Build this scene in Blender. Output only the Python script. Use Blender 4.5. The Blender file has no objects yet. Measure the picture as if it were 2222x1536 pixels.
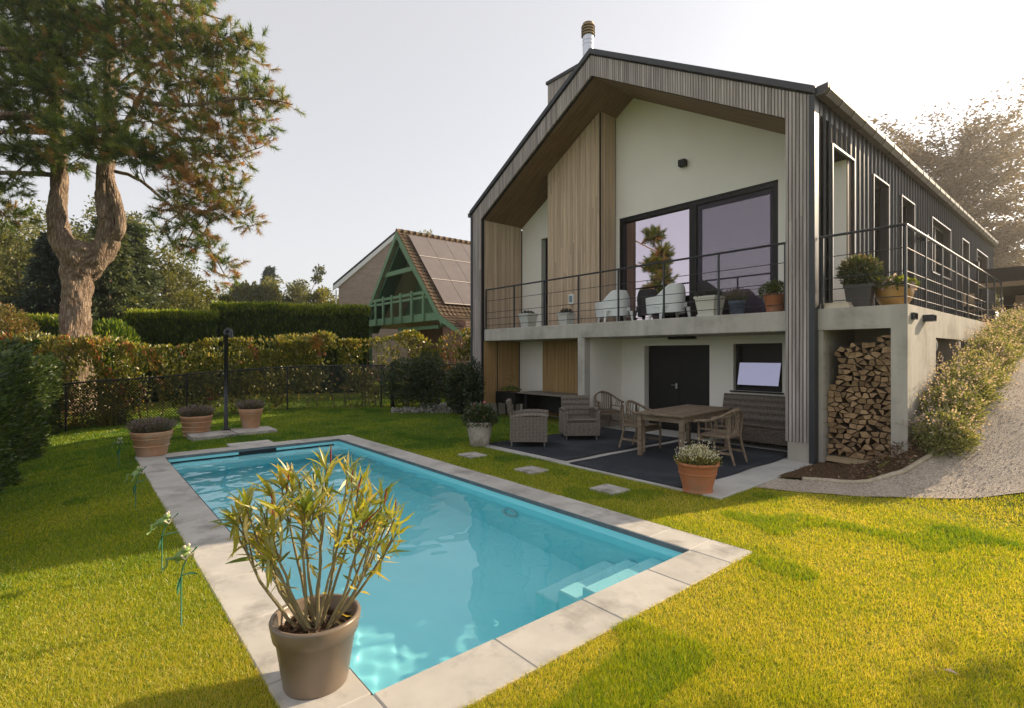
import bpy, math, random
import numpy as np
from mathutils import Vector, Matrix

# ------------------------------------------------------------------ camera, sky, sun, exposure
S = bpy.context.scene
COL = S.collection
random.seed(7)
rng = np.random.default_rng(11)
F, CX, CY, H = 1115.0, 1111.0, 770.0, 1.75          # focal length and centre in pixels of the photograph, eye height
YAW = math.radians(40.31)
FW = (-math.cos(YAW), math.sin(YAW)); RT = (math.sin(YAW), math.cos(YAW))
cam_data = bpy.data.cameras.new('camera'); cam = bpy.data.objects.new('camera', cam_data); COL.objects.link(cam)
cam.location = (0, 0, H); cam.rotation_euler = (math.radians(90), 0, math.radians(90) - YAW)
cam_data.sensor_width = 36; cam_data.lens = 36 * F / 2222; cam_data.shift_y = (770 - 768) / 2222
cam_data.clip_start = 0.05; cam_data.clip_end = 3000
S.camera = cam

SUN_DIR = Vector((0.252, 0.878, 0.407)).normalized()  # towards the sun
w = bpy.data.worlds.new('World'); S.world = w; w.use_nodes = True
nt = w.node_tree
bg = nt.nodes['Background']
sky = nt.nodes.new('ShaderNodeTexSky'); sky.sky_type = 'NISHITA'; sky.sun_disc = False
sky.sun_elevation = math.asin(SUN_DIR.z); sky.sun_rotation = math.atan2(SUN_DIR.x, SUN_DIR.y)
sky.air_density = 1.0; sky.dust_density = 1.6; sky.ozone_density = 1.0; sky.altitude = 0
hsv = nt.nodes.new('ShaderNodeHueSaturation'); hsv.inputs['Saturation'].default_value = 0.42
nt.links.new(sky.outputs[0], hsv.inputs['Color'])
veil = nt.nodes.new('ShaderNodeMix'); veil.data_type = 'RGBA'; veil.inputs[0].default_value = 0.60   # flat pale colour mixed in to even out the sky
veil.inputs[7].default_value = (2.80, 2.66, 2.62, 1)
nt.links.new(hsv.outputs[0], veil.inputs[6]); nt.links.new(veil.outputs[2], bg.inputs['Color'])
bg.inputs['Strength'].default_value = 0.115
sun_d = bpy.data.lights.new('sun', 'SUN'); sun_d.energy = 3.2; sun_d.angle = math.radians(0.53); sun_d.color = (1.0, 0.79, 0.53)
sun = bpy.data.objects.new('sun', sun_d); COL.objects.link(sun)
sun.rotation_euler = (-SUN_DIR).to_track_quat('-Z', 'Y').to_euler(); sun.location = (8, 30, 25)
S.view_settings.view_transform = 'Standard'; S.view_settings.look = 'None'
S.view_settings.exposure = 1.3; S.view_settings.gamma = 1.0; S.view_settings.use_curve_mapping = False
S.render.engine = 'CYCLES'
S.cycles.use_denoising = True; S.cycles.use_adaptive_sampling = False; S.cycles.max_bounces = 12; S.cycles.diffuse_bounces = 8; S.cycles.transmission_bounces = 10; S.cycles.glossy_bounces = 4; S.cycles.transparent_max_bounces = 12
S.cycles.sample_clamp_indirect = 6.0


def ray(px, py):
    u = (px - CX) / F
    return Vector((FW[0] + u * RT[0], FW[1] + u * RT[1], (CY - py) / F))


def P(px, d, py=None, z=None):
    """The point at depth d metres in the direction of a column (and row) of the photograph."""
    r = ray(px, py if py is not None else CY)
    p = Vector((r.x * d, r.y * d, H + r.z * d))
    if z is not None: p.z = z
    return p


# ------------------------------------------------------------------ materials
class NT:
    def __init__(self, name):
        self.m = bpy.data.materials.new(name); self.m.use_nodes = True
        self.t = self.m.node_tree; self.t.nodes.clear()
        self.out = self.t.nodes.new('ShaderNodeOutputMaterial')
    def n(self, typ, **kw):
        nd = self.t.nodes.new('ShaderNode' + typ)
        for k, v in kw.items():
            if k in ('i',):
                for kk, vv in v.items(): nd.inputs[kk].default_value = vv
            else: setattr(nd, k, v)
        return nd
    def l(self, a, b): self.t.links.new(a, b)


def ramp(N, fac, stops):
    r = N.n('ValToRGB'); cr = r.color_ramp
    while len(cr.elements) > len(stops): cr.elements.remove(cr.elements[-1])
    while len(cr.elements) < len(stops): cr.elements.new(0.5)
    for e, (p, c) in zip(cr.elements, stops):
        e.position = p; e.color = (*c, 1)
    N.l(fac, r.inputs[0]); return r.outputs[0]


def mix(N, fac, a, b, typ='MIX'):
    m = N.n('Mix', data_type='RGBA', blend_type=typ)
    for s, v in (('A', a), ('B', b)):
        k = 6 if s == 'A' else 7
        if isinstance(v, tuple): m.inputs[k].default_value = (*v[:3], 1)
        else: N.l(v, m.inputs[k])
    if isinstance(fac, (int, float)): m.inputs[0].default_value = fac
    else: N.l(fac, m.inputs[0])
    return m.outputs[2]


def noise(N, scale, detail=4, rough=0.55, stretch=None, coord='Object', offset_by_object=False):
    tc = N.n('TexCoord'); v = tc.outputs[coord]
    if offset_by_object:
        oi = N.n('ObjectInfo'); ad = N.n('VectorMath', operation='ADD'); mu = N.n('Math', operation='MULTIPLY', i={1: 60.0})
        N.l(oi.outputs['Random'], mu.inputs[0]); N.l(v, ad.inputs[0]); N.l(mu.outputs[0], ad.inputs[1]); v = ad.outputs[0]
    if stretch:
        mp = N.n('Mapping', i={'Scale': stretch}); N.l(v, mp.inputs[0]); v = mp.outputs[0]
    x = N.n('TexNoise', i={'Scale': scale, 'Detail': detail, 'Roughness': rough}); N.l(v, x.inputs['Vector'])
    return x.outputs['Fac']


def mat(name, c1, c2=None, scale=3.0, stretch=None, rough=0.8, spec=0.3, bump=0.0, bscale=40.0, bstretch=None,
        rand=0.0, metal=0.0, c3=None, s3=0.7, detail=5, coat=0.0, dist=0.01):
    N = NT(name)
    b = N.n('BsdfPrincipled', i={'Roughness': rough, 'Specular IOR Level': spec, 'Metallic': metal})
    if coat: b.inputs['Coat Weight'].default_value = coat
    if c2 is None: col = None; b.inputs['Base Color'].default_value = (*c1, 1)
    else:
        f = noise(N, scale, detail, 0.6, stretch, offset_by_object=rand > 0)
        col = ramp(N, f, [(0.33, c1), (0.67, c2)])
    if c3 is not None:
        f3 = noise(N, s3, 5, 0.65)
        mr = N.n('MapRange', i={1: 0.5, 2: 0.68}); N.l(f3, mr.inputs[0])
        col = mix(N, mr.outputs[0], col, c3)
    if rand > 0:
        oi = N.n('ObjectInfo'); mr = N.n('MapRange', i={3: 1 - rand, 4: 1 + rand}); N.l(oi.outputs['Random'], mr.inputs[0])
        cc = N.n('CombineColor'); [N.l(mr.outputs[0], cc.inputs[k]) for k in range(3)]
        col = mix(N, 1.0, col if col is not None else c1, cc.outputs[0], 'MULTIPLY')
    if col is not None: N.l(col, b.inputs['Base Color'])
    if bump:
        f = noise(N, bscale, 6, 0.6, bstretch)
        bp = N.n('Bump', i={'Strength': bump, 'Distance': dist}); N.l(f, bp.inputs['Height']); N.l(bp.outputs[0], b.inputs['Normal'])
    N.l(b.outputs[0], N.out.inputs[0])
    return N.m


def leafmat(name, stops, trans=0.45, gloss=0.06, rough=0.45):
    """Leaves: diffuse and light coming through; the colour runs over the leaves by their own tint."""
    N = NT(name)
    at = N.n('Attribute', attribute_name='tint')
    col = ramp(N, at.outputs['Fac'], stops)
    d = N.n('BsdfDiffuse'); t = N.n('BsdfTranslucent'); g = N.n('BsdfGlossy', i={'Roughness': rough})
    N.l(col, d.inputs[0])
    bright = mix(N, 1.0, col, (1.5, 1.35, 0.55), 'MULTIPLY'); N.l(bright, t.inputs[0])
    m1 = N.n('MixShader', i={0: trans}); N.l(d.outputs[0], m1.inputs[1]); N.l(t.outputs[0], m1.inputs[2])
    m2 = N.n('MixShader', i={0: gloss}); N.l(m1.outputs[0], m2.inputs[1]); N.l(g.outputs[0], m2.inputs[2])
    N.l(m2.outputs[0], N.out.inputs[0])
    return N.m


# ------------------------------------------------------------------ mesh helpers
class MB:
    def __init__(self): self.v = []; self.f = []; self.mi = []
    def add(self, vs, fs, mi=0):
        o = len(self.v); self.v.extend([tuple(p) for p in vs]); self.f.extend([tuple(i + o for i in f) for f in fs]); self.mi.extend([mi] * len(fs))
        return self
    def box(self, x0, x1, y0, y1, z0, z1, mi=0):
        return self.add([(x0, y0, z0), (x1, y0, z0), (x1, y1, z0), (x0, y1, z0), (x0, y0, z1), (x1, y0, z1), (x1, y1, z1), (x0, y1, z1)],
                        [(0, 3, 2, 1), (4, 5, 6, 7), (0, 1, 5, 4), (1, 2, 6, 5), (2, 3, 7, 6), (3, 0, 4, 7)], mi)
    def bbox(self, x0, x1, y0, y1, z0, z1, b=0.01):
        """A box with chamfered edges (24 vertices)."""
        vs = []; idx = {}
        X, Y, Z = (x0, x1), (y0, y1), (z0, z1)
        for i in (0, 1):
            for j in (0, 1):
                for k in (0, 1):
                    sx, sy, sz = (1 - 2 * i) * b, (1 - 2 * j) * b, (1 - 2 * k) * b
                    for a, (ox, oy, oz) in enumerate(((0, sy, sz), (sx, 0, sz), (sx, sy, 0))):
                        idx[i, j, k, a] = len(vs); vs.append((X[i] + ox, Y[j] + oy, Z[k] + oz))
        fs = []
        for s in (0, 1):
            q = [idx[s, 0, 0, 0], idx[s, 1, 0, 0], idx[s, 1, 1, 0], idx[s, 0, 1, 0]]; fs.append(q if s else q[::-1])
            q = [idx[0, s, 0, 1], idx[1, s, 0, 1], idx[1, s, 1, 1], idx[0, s, 1, 1]]; fs.append(q[::-1] if s else q)
            q = [idx[0, 0, s, 2], idx[1, 0, s, 2], idx[1, 1, s, 2], idx[0, 1, s, 2]]; fs.append(q if s else q[::-1])
        for a in (0, 1):
            for c in (0, 1):
                q = [idx[0, a, c, 1], idx[1, a, c, 1], idx[1, a, c, 2], idx[0, a, c, 2]]; fs.append(q if a ^ c else q[::-1])
                q = [idx[a, 0, c, 0], idx[a, 1, c, 0], idx[a, 1, c, 2], idx[a, 0, c, 2]]; fs.append(q[::-1] if a ^ c else q)
                q = [idx[a, c, 0, 0], idx[a, c, 1, 0], idx[a, c, 1, 1], idx[a, c, 0, 1]]; fs.append(q if a ^ c else q[::-1])
        for i in (0, 1):
            for j in (0, 1):
                for k in (0, 1):
                    q = [idx[i, j, k, 0], idx[i, j, k, 1], idx[i, j, k, 2]]; fs.append(q if (i + j + k) % 2 == 0 else q[::-1])
        return self.add(vs, fs)
    def tube(self, pts, rad, n=8, mi=0, cap=True):
        pts = [Vector(p) for p in pts]; m = len(pts)
        if not isinstance(rad, (list, tuple)): rad = [rad] * m
        vs = []; up = None
        for i, p in enumerate(pts):
            t = (pts[min(i + 1, m - 1)] - pts[max(i - 1, 0)]).normalized()
            if up is None: up = Vector((0, 0, 1)) if abs(t.z) < 0.9 else Vector((1, 0, 0))
            a = t.cross(up); a = a.normalized() if a.length > 1e-6 else t.orthogonal().normalized()
            b = t.cross(a).normalized(); up = a.cross(t)
            for k in range(n):
                an = 2 * math.pi * k / n
                vs.append(p + (a * math.cos(an) + b * math.sin(an)) * rad[i])
        fs = [(i * n + k, i * n + (k + 1) % n, (i + 1) * n + (k + 1) % n, (i + 1) * n + k) for i in range(m - 1) for k in range(n)]
        if cap: fs += [tuple(range(n)), tuple(range((m - 1) * n, m * n))[::-1]]
        return self.add(vs, fs, mi)
    def bar(self, a, b, wx, wy, mi=0):
        """A rectangular bar from a to b."""
        a, b = Vector(a), Vector(b); t = (b - a).normalized()
        u = Vector((0, 0, 1)) if abs(t.z) < 0.95 else Vector((0, 1, 0))
        s = t.cross(u).normalized(); r = s.cross(t).normalized()
        vs = [p + s * (i * wx / 2) + r * (j * wy / 2) for p in (a, b) for i, j in ((-1, -1), (1, -1), (1, 1), (-1, 1))]
        return self.add(vs, [(0, 3, 2, 1), (4, 5, 6, 7), (0, 1, 5, 4), (1, 2, 6, 5), (2, 3, 7, 6), (3, 0, 4, 7)], mi)
    def lathe(self, prof, n=32, c=(0, 0, 0), mi=0):
        """prof: (radius, z) pairs from the bottom outside over the rim to the inside."""
        vs = [(c[0] + r * math.cos(2 * math.pi * k / n), c[1] + r * math.sin(2 * math.pi * k / n), c[2] + z) for r, z in prof for k in range(n)]
        fs = [(i * n + k, i * n + (k + 1) % n, (i + 1) * n + (k + 1) % n, (i + 1) * n + k) for i in range(len(prof) - 1) for k in range(n)]
        fs.append(tuple(range(n))[::-1])
        return self.add(vs, fs, mi)
    def prism(self, poly, axis, a0, a1, mi=0, mi_side=None):
        """poly of 2-D points extruded along an axis: 'y' takes (x, z), 'z' takes (x, y), 'x' takes (y, z)."""
        def mk(p, a): return (p[0], a, p[1]) if axis == 'y' else ((p[0], p[1], a) if axis == 'z' else (a, p[0], p[1]))
        n = len(poly); vs = [mk(p, a0) for p in poly] + [mk(p, a1) for p in poly]
        self.add(vs, [tuple(range(n)), tuple(range(n, 2 * n))[::-1]], mi)
        o = len(self.v) - 2 * n
        self.f.extend([(o + k, o + n + k, o + n + (k + 1) % n, o + (k + 1) % n) for k in range(n)]); self.mi.extend([mi if mi_side is None else mi_side] * n)
        return self
    def ellipsoid(self, c, r, n=12, m=8, mi=0, rot=None):
        vs = []; c = Vector(c)
        for i in range(m + 1):
            th = math.pi * i / m
            for k in range(n):
                ph = 2 * math.pi * k / n
                q = Vector((r[0] * math.sin(th) * math.cos(ph), r[1] * math.sin(th) * math.sin(ph), r[2] * math.cos(th)))
                vs.append(c + (rot @ q if rot else q))
        return self.add(vs, [(i * n + k, (i + 1) * n + k, (i + 1) * n + (k + 1) % n, i * n + (k + 1) % n) for i in range(m) for k in range(n)], mi)
    def mesh(self, name, mats, smooth=False):
        me = bpy.data.meshes.new(name); me.from_pydata(self.v, [], self.f)
        for m in (mats if isinstance(mats, (list, tuple)) else [mats]): me.materials.append(m)
        if any(self.mi): me.polygons.foreach_set('material_index', self.mi)
        if smooth: me.polygons.foreach_set('use_smooth', [True] * len(self.f))
        me.validate(); me.update(); return me
    def build(self, name, mats, parent=None, smooth=False, world=True, **tags):
        return link(self.mesh(name, mats, smooth), name, parent, world, **tags)


def tag(o, label=None, category=None, group=None, kind=None):
    for k, v in (('label', label), ('category', category), ('group', group), ('kind', kind)):
        if v: o[k] = v
    return o


def link(me, name, parent=None, world=True, **tags):
    o = bpy.data.objects.new(name, me); COL.objects.link(o)
    if parent is not None:
        o.parent = parent
        if world: o.matrix_parent_inverse = wm(parent).inverted()
    tag(o, **tags); return o


def wm(o):
    return (wm(o.parent) @ o.matrix_parent_inverse @ o.matrix_basis) if o.parent else o.matrix_basis.copy()


def thing(name, loc, label, category, group=None, rz=0.0, kind=None):
    o = bpy.data.objects.new(name, None); COL.objects.link(o); o.empty_display_size = 0.2
    o.location = loc; o.rotation_euler = (0, 0, rz)
    o.matrix_basis = Matrix.Translation(Vector(loc)) @ Matrix.Rotation(rz, 4, 'Z')
    return tag(o, label, category, group, kind)


KIDS = {}
def copy_tree(o, parent=None):
    c = o.copy(); COL.objects.link(c)
    if parent is not None: c.parent = parent
    for ch in [x for x in COL.objects if x.parent == o]: copy_tree(ch, c)
    return c


def copy_thing(o, loc, rz, label, group=None):
    c = copy_tree(o); c.matrix_basis = Matrix.Translation(Vector(loc)) @ Matrix.Rotation(rz, 4, 'Z')
    c['label'] = label
    if group: c['group'] = group
    return c


def npmesh(name, V, k, mats, tint=None, smooth=False):
    """V: (n*k, 3) array; every k vertices make one face."""
    V = np.ascontiguousarray(V, dtype=np.float32); nv = len(V); nf = nv // k
    me = bpy.data.meshes.new(name)
    me.vertices.add(nv); me.vertices.foreach_set('co', V.ravel())
    me.loops.add(nv); me.loops.foreach_set('vertex_index', np.arange(nv, dtype=np.int32))
    me.polygons.add(nf); me.polygons.foreach_set('loop_start', np.arange(0, nv, k, dtype=np.int32))
    if tint is not None:
        a = me.attributes.new('tint', 'FLOAT', 'POINT'); a.data.foreach_set('value', np.repeat(np.asarray(tint, dtype=np.float32), k))
    me.materials.append(mats); me.update(calc_edges=True); return me


def unit(a): return a / np.maximum(np.linalg.norm(a, axis=-1, keepdims=True), 1e-9)


def leafmesh(name, Pn, D, L, Wd, m, tint, flat=None):
    """Diamond leaves: base points, directions, lengths, widths."""
    n = len(Pn); D = unit(D)
    s = unit(np.cross(D, rng.normal(size=(n, 3)) if flat is None else np.broadcast_to(flat, (n, 3)) + rng.normal(size=(n, 3)) * 0.35))
    nn = np.cross(s, D)
    L = np.broadcast_to(L, n)[:, None]; Wd = np.broadcast_to(Wd, n)[:, None]
    V = np.empty((n, 4, 3)); V[:, 0] = Pn; V[:, 2] = Pn + D * L - nn * L * 0.12
    mid = Pn + D * L * 0.45 + nn * L * 0.06
    V[:, 1] = mid + s * Wd / 2; V[:, 3] = mid - s * Wd / 2
    return npmesh(name, V.reshape(-1, 3), 4, m, np.clip(tint, 0, 1))


def needlemesh(name, Pn, D, L, Wd, m, tint):
    n = len(Pn); D = unit(D); s = unit(np.cross(D, rng.normal(size=(n, 3))))
    L = np.broadcast_to(L, n)[:, None]; Wd = np.broadcast_to(Wd, n)[:, None]
    V = np.empty((n, 3, 3)); V[:, 0] = Pn - s * Wd / 2; V[:, 1] = Pn + s * Wd / 2; V[:, 2] = Pn + D * L
    return npmesh(name, V.reshape(-1, 3), 3, m, np.clip(tint, 0, 1))


def sphere_pts(n): return unit(rng.normal(size=(n, 3)))


def sstep(a, b, x):
    t = np.clip((np.asarray(x, dtype=float) - a) / (b - a), 0, 1); return t * t * (3 - 2 * t)
# ------------------------------------------------------------------ ground
PX0, PX1, PY0, PY1 = -10.62, -2.50, 1.17, 4.22        # inside of the pool
CW = 0.40                                             # width of its coping
RAMP_Y = [-400, 7.4, 8.0, 8.5, 9.2, 10.75, 13.0, 15.0, 17.3, 19, 400]
RAMP_Z = [0, 0, 0.06, 0.18, 0.42, 0.98, 1.52, 1.90, 2.30, 2.42, 2.42]


def hgt(x, y):
    x = np.asarray(x, dtype=float); y = np.asarray(y, dtype=float)
    left = -0.42 * sstep(-9.5, -19, x) * sstep(6.5, -0.5, y) - 0.16 * sstep(0.6, -1.2, y) * sstep(-4, -9, x)
    r = np.interp(y, RAMP_Y, RAMP_Z) * sstep(-2.55, -1.9, x)
    back = 2.42 * sstep(20, 27, y) * sstep(-12, -4, x)
    return np.maximum(left, -0.6) + np.maximum(r, back) - 0.012


def hz(x, y): return float(hgt(x, y))


def gridlines(a, b, step, extra, far):
    g = set(np.round(np.arange(a, b + 1e-6, step), 4)) | set(extra) | set(far)
    return np.array(sorted(g))


M_soil_lawn = mat('lawn_soil', (0.12, 0.165, 0.018), (0.22, 0.215, 0.035), scale=9, bump=0.6, bscale=60, rough=0.95, spec=0.1, c3=(0.09, 0.125, 0.014), s3=0.9)
xs = gridlines(-24, 6, 0.5, [PX0 - CW, PX1 + CW], [-600, -300, -150, -90, -60, -45, -36, -30, -27, 8, 12, 20, 40, 80, 200, 600])
ys = gridlines(-4, 26, 0.5, [PY0 - CW, PY1 + CW], [-600, -250, -100, -50, -25, -12, -8, -6, 28, 32, 40, 55, 80, 120, 200, 350, 700])
mb = MB()
gx, gy = np.meshgrid(xs, ys, indexing='ij'); gz_ = hgt(gx, gy)
mb.v = list(map(tuple, np.stack([gx, gy, gz_], -1).reshape(-1, 3))); ny = len(ys)
for i in range(len(xs) - 1):
    for j in range(ny - 1):
        cx, cy = (xs[i] + xs[i + 1]) / 2, (ys[j] + ys[j + 1]) / 2
        if PX0 - CW < cx < PX1 + CW and PY0 - CW < cy < PY1 + CW: continue
        mb.f.append((i * ny + j, (i + 1) * ny + j, (i + 1) * ny + j + 1, i * ny + j + 1)); mb.mi.append(0)
lawn = mb.build('lawn', M_soil_lawn, smooth=True, kind='structure', label='mown green and straw yellow lawn around the pool')

# ---- gravel path up the slope
def gravel_mat():
    N = NT('gravel'); tc = N.n('TexCoord')
    v = N.n('TexVoronoi', i={'Scale': 70.0}); N.l(tc.outputs['Object'], v.inputs['Vector'])
    col = ramp(N, v.outputs['Color'], [(0.0, (0.17, 0.14, 0.115)), (0.25, (0.36, 0.30, 0.245)), (0.6, (0.48, 0.41, 0.335)), (1.0, (0.62, 0.55, 0.46))])
    f = noise(N, 1.3, 5); col = mix(N, f, col, (0.23, 0.20, 0.17), 'MIX') if False else col
    b = N.n('BsdfPrincipled', i={'Roughness': 0.9, 'Specular IOR Level': 0.2}); N.l(col, b.inputs['Base Color'])
    bp = N.n('Bump', i={'Strength': 0.6, 'Distance': 0.012}); bp.invert = True; N.l(v.outputs['Distance'], bp.inputs['Height']); N.l(bp.outputs[0], b.inputs['Normal'])
    N.l(b.outputs[0], N.out.inputs[0]); return N.m


M_gravel = gravel_mat()
LEFT_EDGE = [(-3.12, 7.58), (-2.6, 7.93), (-2.17, 8.02), (-1.87, 8.45), (-1.6, 9.2), (-1.40, 10.75), (-1.40, 13), (-1.42, 15), (-1.45, 17.3)]
RIGHT_EDGE = [(-3.12, 6.86), (-2.75, 7.0), (-1.93, 7.5), (-1.2, 7.95), (-0.7, 8.4), (0.6, 9.6), (1.3, 13), (1.4, 15), (1.5, 17.3)]


def along(poly, t):
    p = [Vector((*q, 0)) for q in poly]; d = [0]
    for a, b in zip(p, p[1:]): d.append(d[-1] + (b - a).length)
    return np.interp(t * d[-1], d, [q.x for q in p]), np.interp(t * d[-1], d, [q.y for q in p])


mb = MB(); NI, NJ = 70, 24
for i in range(NI + 1):
    lx, ly = along(LEFT_EDGE, i / NI); rx, ry = along(RIGHT_EDGE, i / NI)
    for j in range(NJ + 1):
        x, y = lx + (rx - lx) * j / NJ, ly + (ry - ly) * j / NJ
        mb.v.append((x, y, hz(x, y) + 0.016 + 0.004 * math.sin(x * 9 + y * 4)))
mb.f = [(i * (NJ + 1) + j, i * (NJ + 1) + j + 1, (i + 1) * (NJ + 1) + j + 1, (i + 1) * (NJ + 1) + j) for i in range(NI) for j in range(NJ)]
mb.f = [f[::-1] for f in mb.f]; mb.mi = [0] * len(mb.f)
mb.build('path', M_gravel, smooth=True, kind='structure', label='beige gravel path climbing past the firewood store')
mb = MB()
for i in range(12):
    for j in range(12):
        x0, x1 = -3 + 8 * i / 12, -3 + 8 * (i + 1) / 12; y0, y1 = 17.3 + 9 * j / 12, 17.3 + 9 * (j + 1) / 12
        mb.add([(x, y, hz(x, y) + 0.028) for x, y in ((x0, y0), (x1, y0), (x1, y1), (x0, y1))], [(0, 1, 2, 3)])
mb.build('yard', M_gravel, kind='structure', label='upper gravel yard behind the balcony')
# loose pebbles of the path (geometry on the near part)
n = 5200; t = rng.random(n) ** 1.3 * 0.72; q = rng.random(n)
pv = np.empty((n, 3))
for k in range(n):
    lx, ly = along(LEFT_EDGE, t[k]); rx, ry = along(RIGHT_EDGE, t[k]); pv[k, 0] = lx + (rx - lx) * q[k]; pv[k, 1] = ly + (ry - ly) * q[k]
pv[:, 2] = hgt(pv[:, 0], pv[:, 1]) + 0.019
oct_ = np.array([(1, 0, 0), (0, 1, 0), (-1, 0, 0), (0, -1, 0), (0, 0, 0.7)]); fcs = [(0, 1, 4), (1, 2, 4), (2, 3, 4), (3, 0, 4)]
rad = rng.uniform(0.004, 0.011, n)[:, None, None]; an = rng.uniform(0, 6.28, n); ca, sa = np.cos(an), np.sin(an)
vv = oct_[None] * rad * rng.uniform(0.7, 1.3, (n, 5, 1)); vr = vv.copy(); vr[..., 0] = vv[..., 0] * ca[:, None] - vv[..., 1] * sa[:, None]; vr[..., 1] = vv[..., 0] * sa[:, None] + vv[..., 1] * ca[:, None]
vr += pv[:, None]
M_pebble = leafmat('pebble', [(0, (0.22, 0.18, 0.15)), (0.5, (0.42, 0.36, 0.29)), (1, (0.62, 0.55, 0.46))], trans=0.0, gloss=0.03)
tris = np.stack([vr[:, f] for f in fcs], 1).reshape(-1, 3)
link(npmesh('pebbles', tris, 3, M_pebble, np.repeat(rng.random(n), 4)), 'gravel', kind='stuff', label='loose pebbles lying on the gravel path')
# steel edging of the path
M_edging = mat('path_edging', (0.36, 0.30, 0.22), (0.5, 0.43, 0.33), scale=14, rough=0.8, bump=0.2)
mb = MB()
pts = [along(LEFT_EDGE, t_) for t_ in np.linspace(0.03, 0.62, 40)]
mb.tube([(x, y, hz(x, y) + 0.03) for x, y in pts], 0.035, 6)
mb.build('path_edging', M_edging, smooth=True, label='pale edging strip curving between bark bed and gravel', category='edging')
# bed of bark and soil in front of the firewood
M_bark_bed = mat('bark_bed', (0.05, 0.032, 0.02), (0.15, 0.095, 0.055), scale=26, bump=0.9, bscale=60, rough=0.95, spec=0.1)
mb = MB()
bed = [(-3.12, 8.95), (-3.12, 7.6), (-2.6, 7.95), (-2.17, 8.04), (-1.9, 8.45), (-1.62, 9.2), (-1.42, 10.75), (-1.42, 17.3), (-1.93, 17.3), (-1.93, 10.75), (-1.93, 9.12), (-2.6, 9.3)]
for i in range(40):
    for j in range(7):
        q = []
        for a, b in ((i, j), (i + 1, j), (i + 1, j + 1), (i, j + 1)):
            tt = a / 40; lx, ly = along([(-3.12, 7.6), (-2.6, 7.95), (-2.17, 8.04), (-1.9, 8.45), (-1.62, 9.2), (-1.42, 10.75), (-1.44, 17.3)], tt)
            rx, ry = along([(-3.10, 9.5), (-2.9, 9.5), (-2.5, 9.5), (-2.2, 9.5), (-1.93, 9.5), (-1.93, 10.75), (-1.93, 17.3)], tt)
            x, y = lx + (rx - lx) * b / 7, ly + (ry - ly) * b / 7
            q.append((x, y, max(hz(x, y), 0.02 + 0.16 * float(sstep(-3.0, -2.0, x)) * float(sstep(8.0, 9.0, y))) + 0.016 + 0.012 * math.sin(13 * x + 3 * y) * math.sin(5 * y + 2 * x)))
        mb.add(q, [(0, 1, 2, 3)])
mb.build('soil', M_bark_bed, kind='structure', label='bare bark mulch bed below the firewood store')
n = 1500; x = rng.uniform(-3.1, -1.75, n); y = rng.uniform(7.75, 9.1, n); ok = (y > np.interp(x, [-3.1, -2.6, -2.17, -1.87], [7.65, 8.0, 8.1, 8.5])) & (x < -1.8)
x, y = x[ok], y[ok]; z = hgt(x, y) + 0.035 + 0.14 * sstep(-3.0, -2.0, x) * sstep(8, 9, y)
D = rng.normal(size=(len(x), 3)) * [1, 1, 0.4]
M_chip = leafmat('bark_chips', [(0, (0.05, 0.03, 0.02)), (0.6, (0.16, 0.09, 0.05)), (0.9, (0.30, 0.19, 0.11)), (1, (0.06, 0.12, 0.03))], trans=0.05)
link(leafmesh('chips', np.stack([x, y, z], 1), D, rng.uniform(0.03, 0.08, len(x)), 0.025, M_chip, rng.random(len(x))), 'bark_litter', kind='stuff', label='brown bark chips and leaf litter on the bed')

# ------------------------------------------------------------------ terrace
M_conc_lt = mat('light_concrete', (0.44, 0.43, 0.405), (0.56, 0.545, 0.51), scale=2.2, rough=0.85, bump=0.15, bscale=90, c3=(0.37, 0.35, 0.32), s3=1.1)
mb = MB(); mb.bbox(-8.06, -3.13, 5.97, 10.55, -0.12, 0.015, 0.008); 
terrace = mb.build('terrace', M_conc_lt, kind='structure', label='pale concrete terrace under the balcony')
M_mat = mat('outdoor_mat', (0.030, 0.035, 0.043), (0.05, 0.056, 0.066), scale=60, rough=0.95, spec=0.12, bump=0.5, bscale=300, c3=(0.075, 0.08, 0.09), s3=0.8)
for (x0, x1, y0, y1, lab) in ((-7.96, -5.86, 6.13, 9.6, 'dark grey outdoor carpet under the wicker armchairs'), (-5.68, -3.62, 6.02, 9.66, 'dark grey outdoor carpet under the teak dining table')):
    mb = MB(); nx, ny_ = 14, 22
    for i in range(nx + 1):
        for j in range(ny_ + 1):
            x, y = x0 + (x1 - x0) * i / nx, y0 + (y1 - y0) * j / ny_
            e = 0.014 * math.sin(y * 5 + x) * (i in (0, nx)) * (1 if j not in (0, ny_) else 0)
            mb.v.append((x + e, y, 0.0275 + 0.004 * math.sin(3 * x + 2 * y) ** 2 + 0.005 * (i in (0, nx)) * abs(math.sin(y * 2.2))))
    mb.f = [(i * (ny_ + 1) + j, (i + 1) * (ny_ + 1) + j, (i + 1) * (ny_ + 1) + j + 1, i * (ny_ + 1) + j + 1) for i in range(nx) for j in range(ny_)]; mb.mi = [0] * len(mb.f)
    o = mb.build('outdoor_carpet', M_mat, smooth=True, label=lab, category='carpet', group='carpets on the terrace')
    so = o.modifiers.new('solid', 'SOLIDIFY'); so.thickness = 0.010; so.offset = -1
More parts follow.
